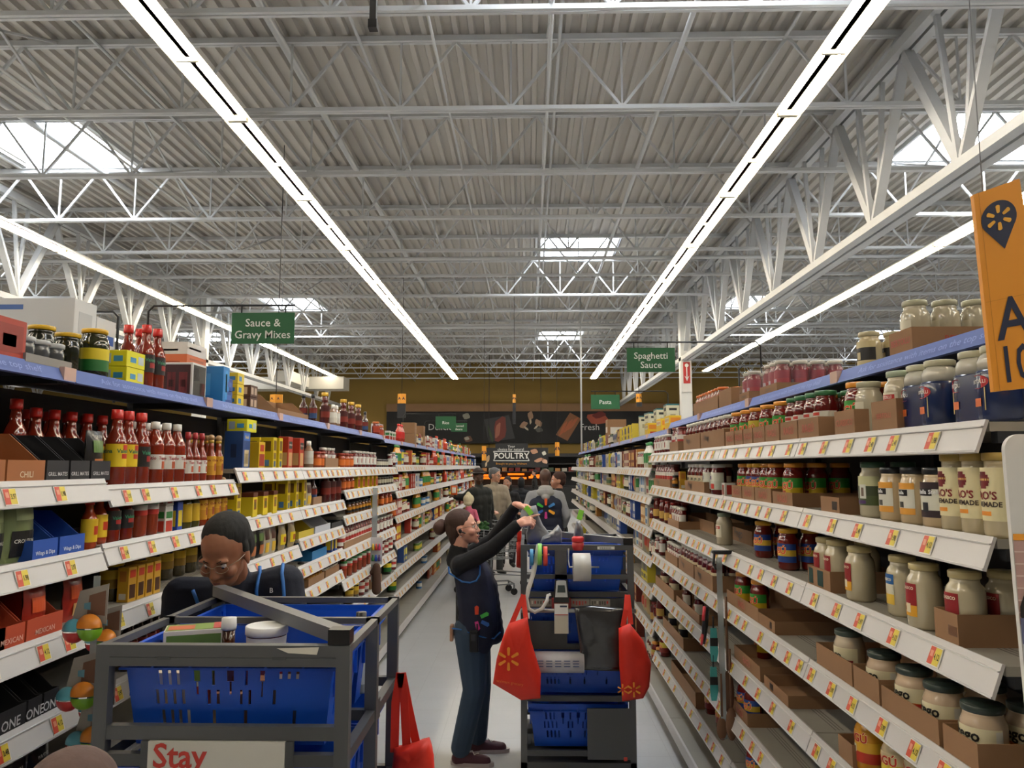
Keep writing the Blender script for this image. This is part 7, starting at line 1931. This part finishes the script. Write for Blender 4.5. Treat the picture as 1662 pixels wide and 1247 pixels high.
for k, (px, py, l) in enumerate(((146, 1008, 'upper set of coloured measuring cups, the only one with its picture card clear'), (136, 1118, 'lower set of coloured measuring cups half behind the grey cart'), (152, 1190, 'lowest set of coloured measuring cups behind the cart post'))):
    cup_set(px, py, YL, l)
    if k < 2: 
        o = cup_set(px + 28, py + 22, YL + .04, l.replace('set', 'rear set', 1) if False else ['rear set of measuring cups tucked behind the upper set', 'rear set of measuring cups tucked behind the lower set'][k]); o.scale = (.8, 1, .8)
# far clip strip on the gravy mix side: bottle shaped card and a brown oven mitt
q = at(612, 872, 7.2)
clip(609, 792, 945, 7.22, 'clear clip strip in front of the orange salsa shelves', .05)
c = MB().box(-.055, .055, 0, .004, -.25, 0, M('c9c9cc', .4)).build('utensil_card', loc=(q.x + .0, 7.18, q.z))
b = MB()
for i, cx in enumerate((-.03, 0, .03)):
    for j_, cz in enumerate((-.09, -.19)):
        b.lathe([(.0, cz - .03), (.013, cz - .028), (.013, cz), (.007, cz + .015), (.007, cz + .03), (.0, cz + .032)], M(('d8b02c', 'c4382c', 'b02a5a', '2f7a3c', '2a4aa0', '4a2a6a')[i + 3 * j_], .4), 10, c=(cx, -.012))
b.build('plastic_bottles', c); tag(c, 'white card of small coloured squeeze bottles on the clip strip', 'hanging card')
q = at(611, 915, 7.17)
b = MB(); cap(b, (0, 0, -.03), (0.005, 0, -.24), .036, .045); cap(b, (-.02, 0, -.05), (-.045, 0, -.085), .022, .02)
o = remesh(b, 'oven_mitt', M('4a3226', .9, vary=.1, scale=30, bump=.3), .006, 2); o.location = q; tag(o, 'brown oven mitt hanging below the squeeze bottle card', 'oven mitt')
# utensils hanging on the spaghetti sauce side
YR = 4.12
q = at(1172, 896, YR)
o = MB().rbox(-.05, .06, -.02, .03, -.012, .006, BLACK_P).tube([(-.045, -.015, -.005), (-.05, -.015, -.06), (-.04, -.015, -.09)], .007, BLACK_P, 8).build('strip_hanger', loc=(q.x, q.y, q.z)); tag(o, 'black hanger at the top of the utensil strip', 'hanger')
o = clip(1167, 905, 1200, YR + .005, 'clear clip strip with hanging kitchen tools on the spaghetti sauce side', .03)
q = at(1147, 985, YR)
b = MB(); b.tube([(0, 0, 0), (-.012, 0, -.10), (-.022, 0, -.19)], [.014, .016, .010], BLACK_P, 10)
o = b.build('pizza_cutter', loc=(q.x, q.y, q.z)); MB().tube([(-.012, -.006, 0.002), (-.022, -.008, -.07)], .009, M('c83a44', .4), 8).tube([(-.026, -.006, -.14), (-.034, -.006, -.195)], .007, M('c83a44', .4), 8).build('red_grip', o); tag(o, 'black and red handled kitchen tool', 'kitchen tool')
teal = M('3f9a98', .45)
for k, (px, py, l) in enumerate(((1158, 1020, 'upper teal spatula on the clip strip'), (1158, 1083, 'lower teal spatula on the clip strip'))):
    q = at(px, py, YR - .01)
    b = MB().add([(-.016, 0, 0), (.016, 0, 0), (.022, 0, -.12), (.012, 0, -.17), (-.014, 0, -.17), (-.020, 0, -.12), (-.016, .008, 0), (.016, .008, 0), (.022, .008, -.12), (.012, .008, -.17), (-.014, .008, -.17), (-.020, .008, -.12)],
                 [(5, 4, 3, 2, 1, 0), (6, 7, 8, 9, 10, 11)] + [(i, (i + 1) % 6, 6 + (i + 1) % 6, 6 + i) for i in range(6)], teal)
    o = b.build('spatula', loc=(q.x, q.y, q.z)); MB().tube([(0, .004, .06), (0, .004, 0)], .005, BLACK_P, 6).box(-.02, .02, -.003, 0, -.09, -.05, BLACK_P).build('spatula_handle', o); tag(o, l, 'spatula')
wood = M('6a4a34', .7, vary=.2, scale=30, stretch=(1, 1, .1))
for k, (px, py, L_2, l) in enumerate(((1178, 975, .55, 'long wooden spoon hanging beside the teal spatulas'), (1170, 1100, .30, 'shorter wooden spoon hanging low on the strip'), (1184, 1060, .42, 'dark wooden spatula hanging nearest the trays'))):
    q = at(px, py, YR + .02 - k * .012)
    b = MB(); b.tube([(0, 0, .02), (0, 0, -L_2 * .65)], .007, wood, 8)
    b.ball((0, 0, -L_2 * .85), (.030, .008, L_2 * .2), wood)
    o = b.build('wooden_spoon', loc=(q.x, q.y, q.z)); tag(o, l, 'wooden spoon')
# ---------------------------------------------------------------- labels of the stocked goods
from collections import defaultdict
by = defaultdict(list)
for rc in recs:
    o, s, n, y, desc, cat, row, where = rc
    by[(s, n, desc, where)].append(rc)
for (s, n, desc, where), L in by.items():
    front = sorted([r for r in L if r[6] == 0], key=lambda r: (r[3], r[0].location.z))
    back = sorted([r for r in L if r[6] > 0], key=lambda r: (r[6], r[3]))
    side = {-1: 'gravy mix side', 1: 'spaghetti sauce side'}[s]
    place = ('far ' if where else '') + SHN[n] + ' shelf, ' + side
    g = desc + ' items on the ' + place
    for grp, word in ((front, ''), (back, 'behind, ')):
        for k, r in enumerate(grp):
            o = r[0]
            lab = '%s, %s%s along %s' % (desc, word, nth(k), place) if len(L) > 1 else '%s, on %s' % (desc, place)
            if len(lab.split()) > 16: lab = lab.replace('along ', '').replace('sauce side', 'side')
            if len(lab.split()) > 16: lab = lab.replace(' with ', ', ')
            if len(lab.split()) > 16: print('LONG', lab)
            tag(o, lab, r[5], g if len(L) > 1 else None)
print('goods', len(recs), 'kinds', len(by))
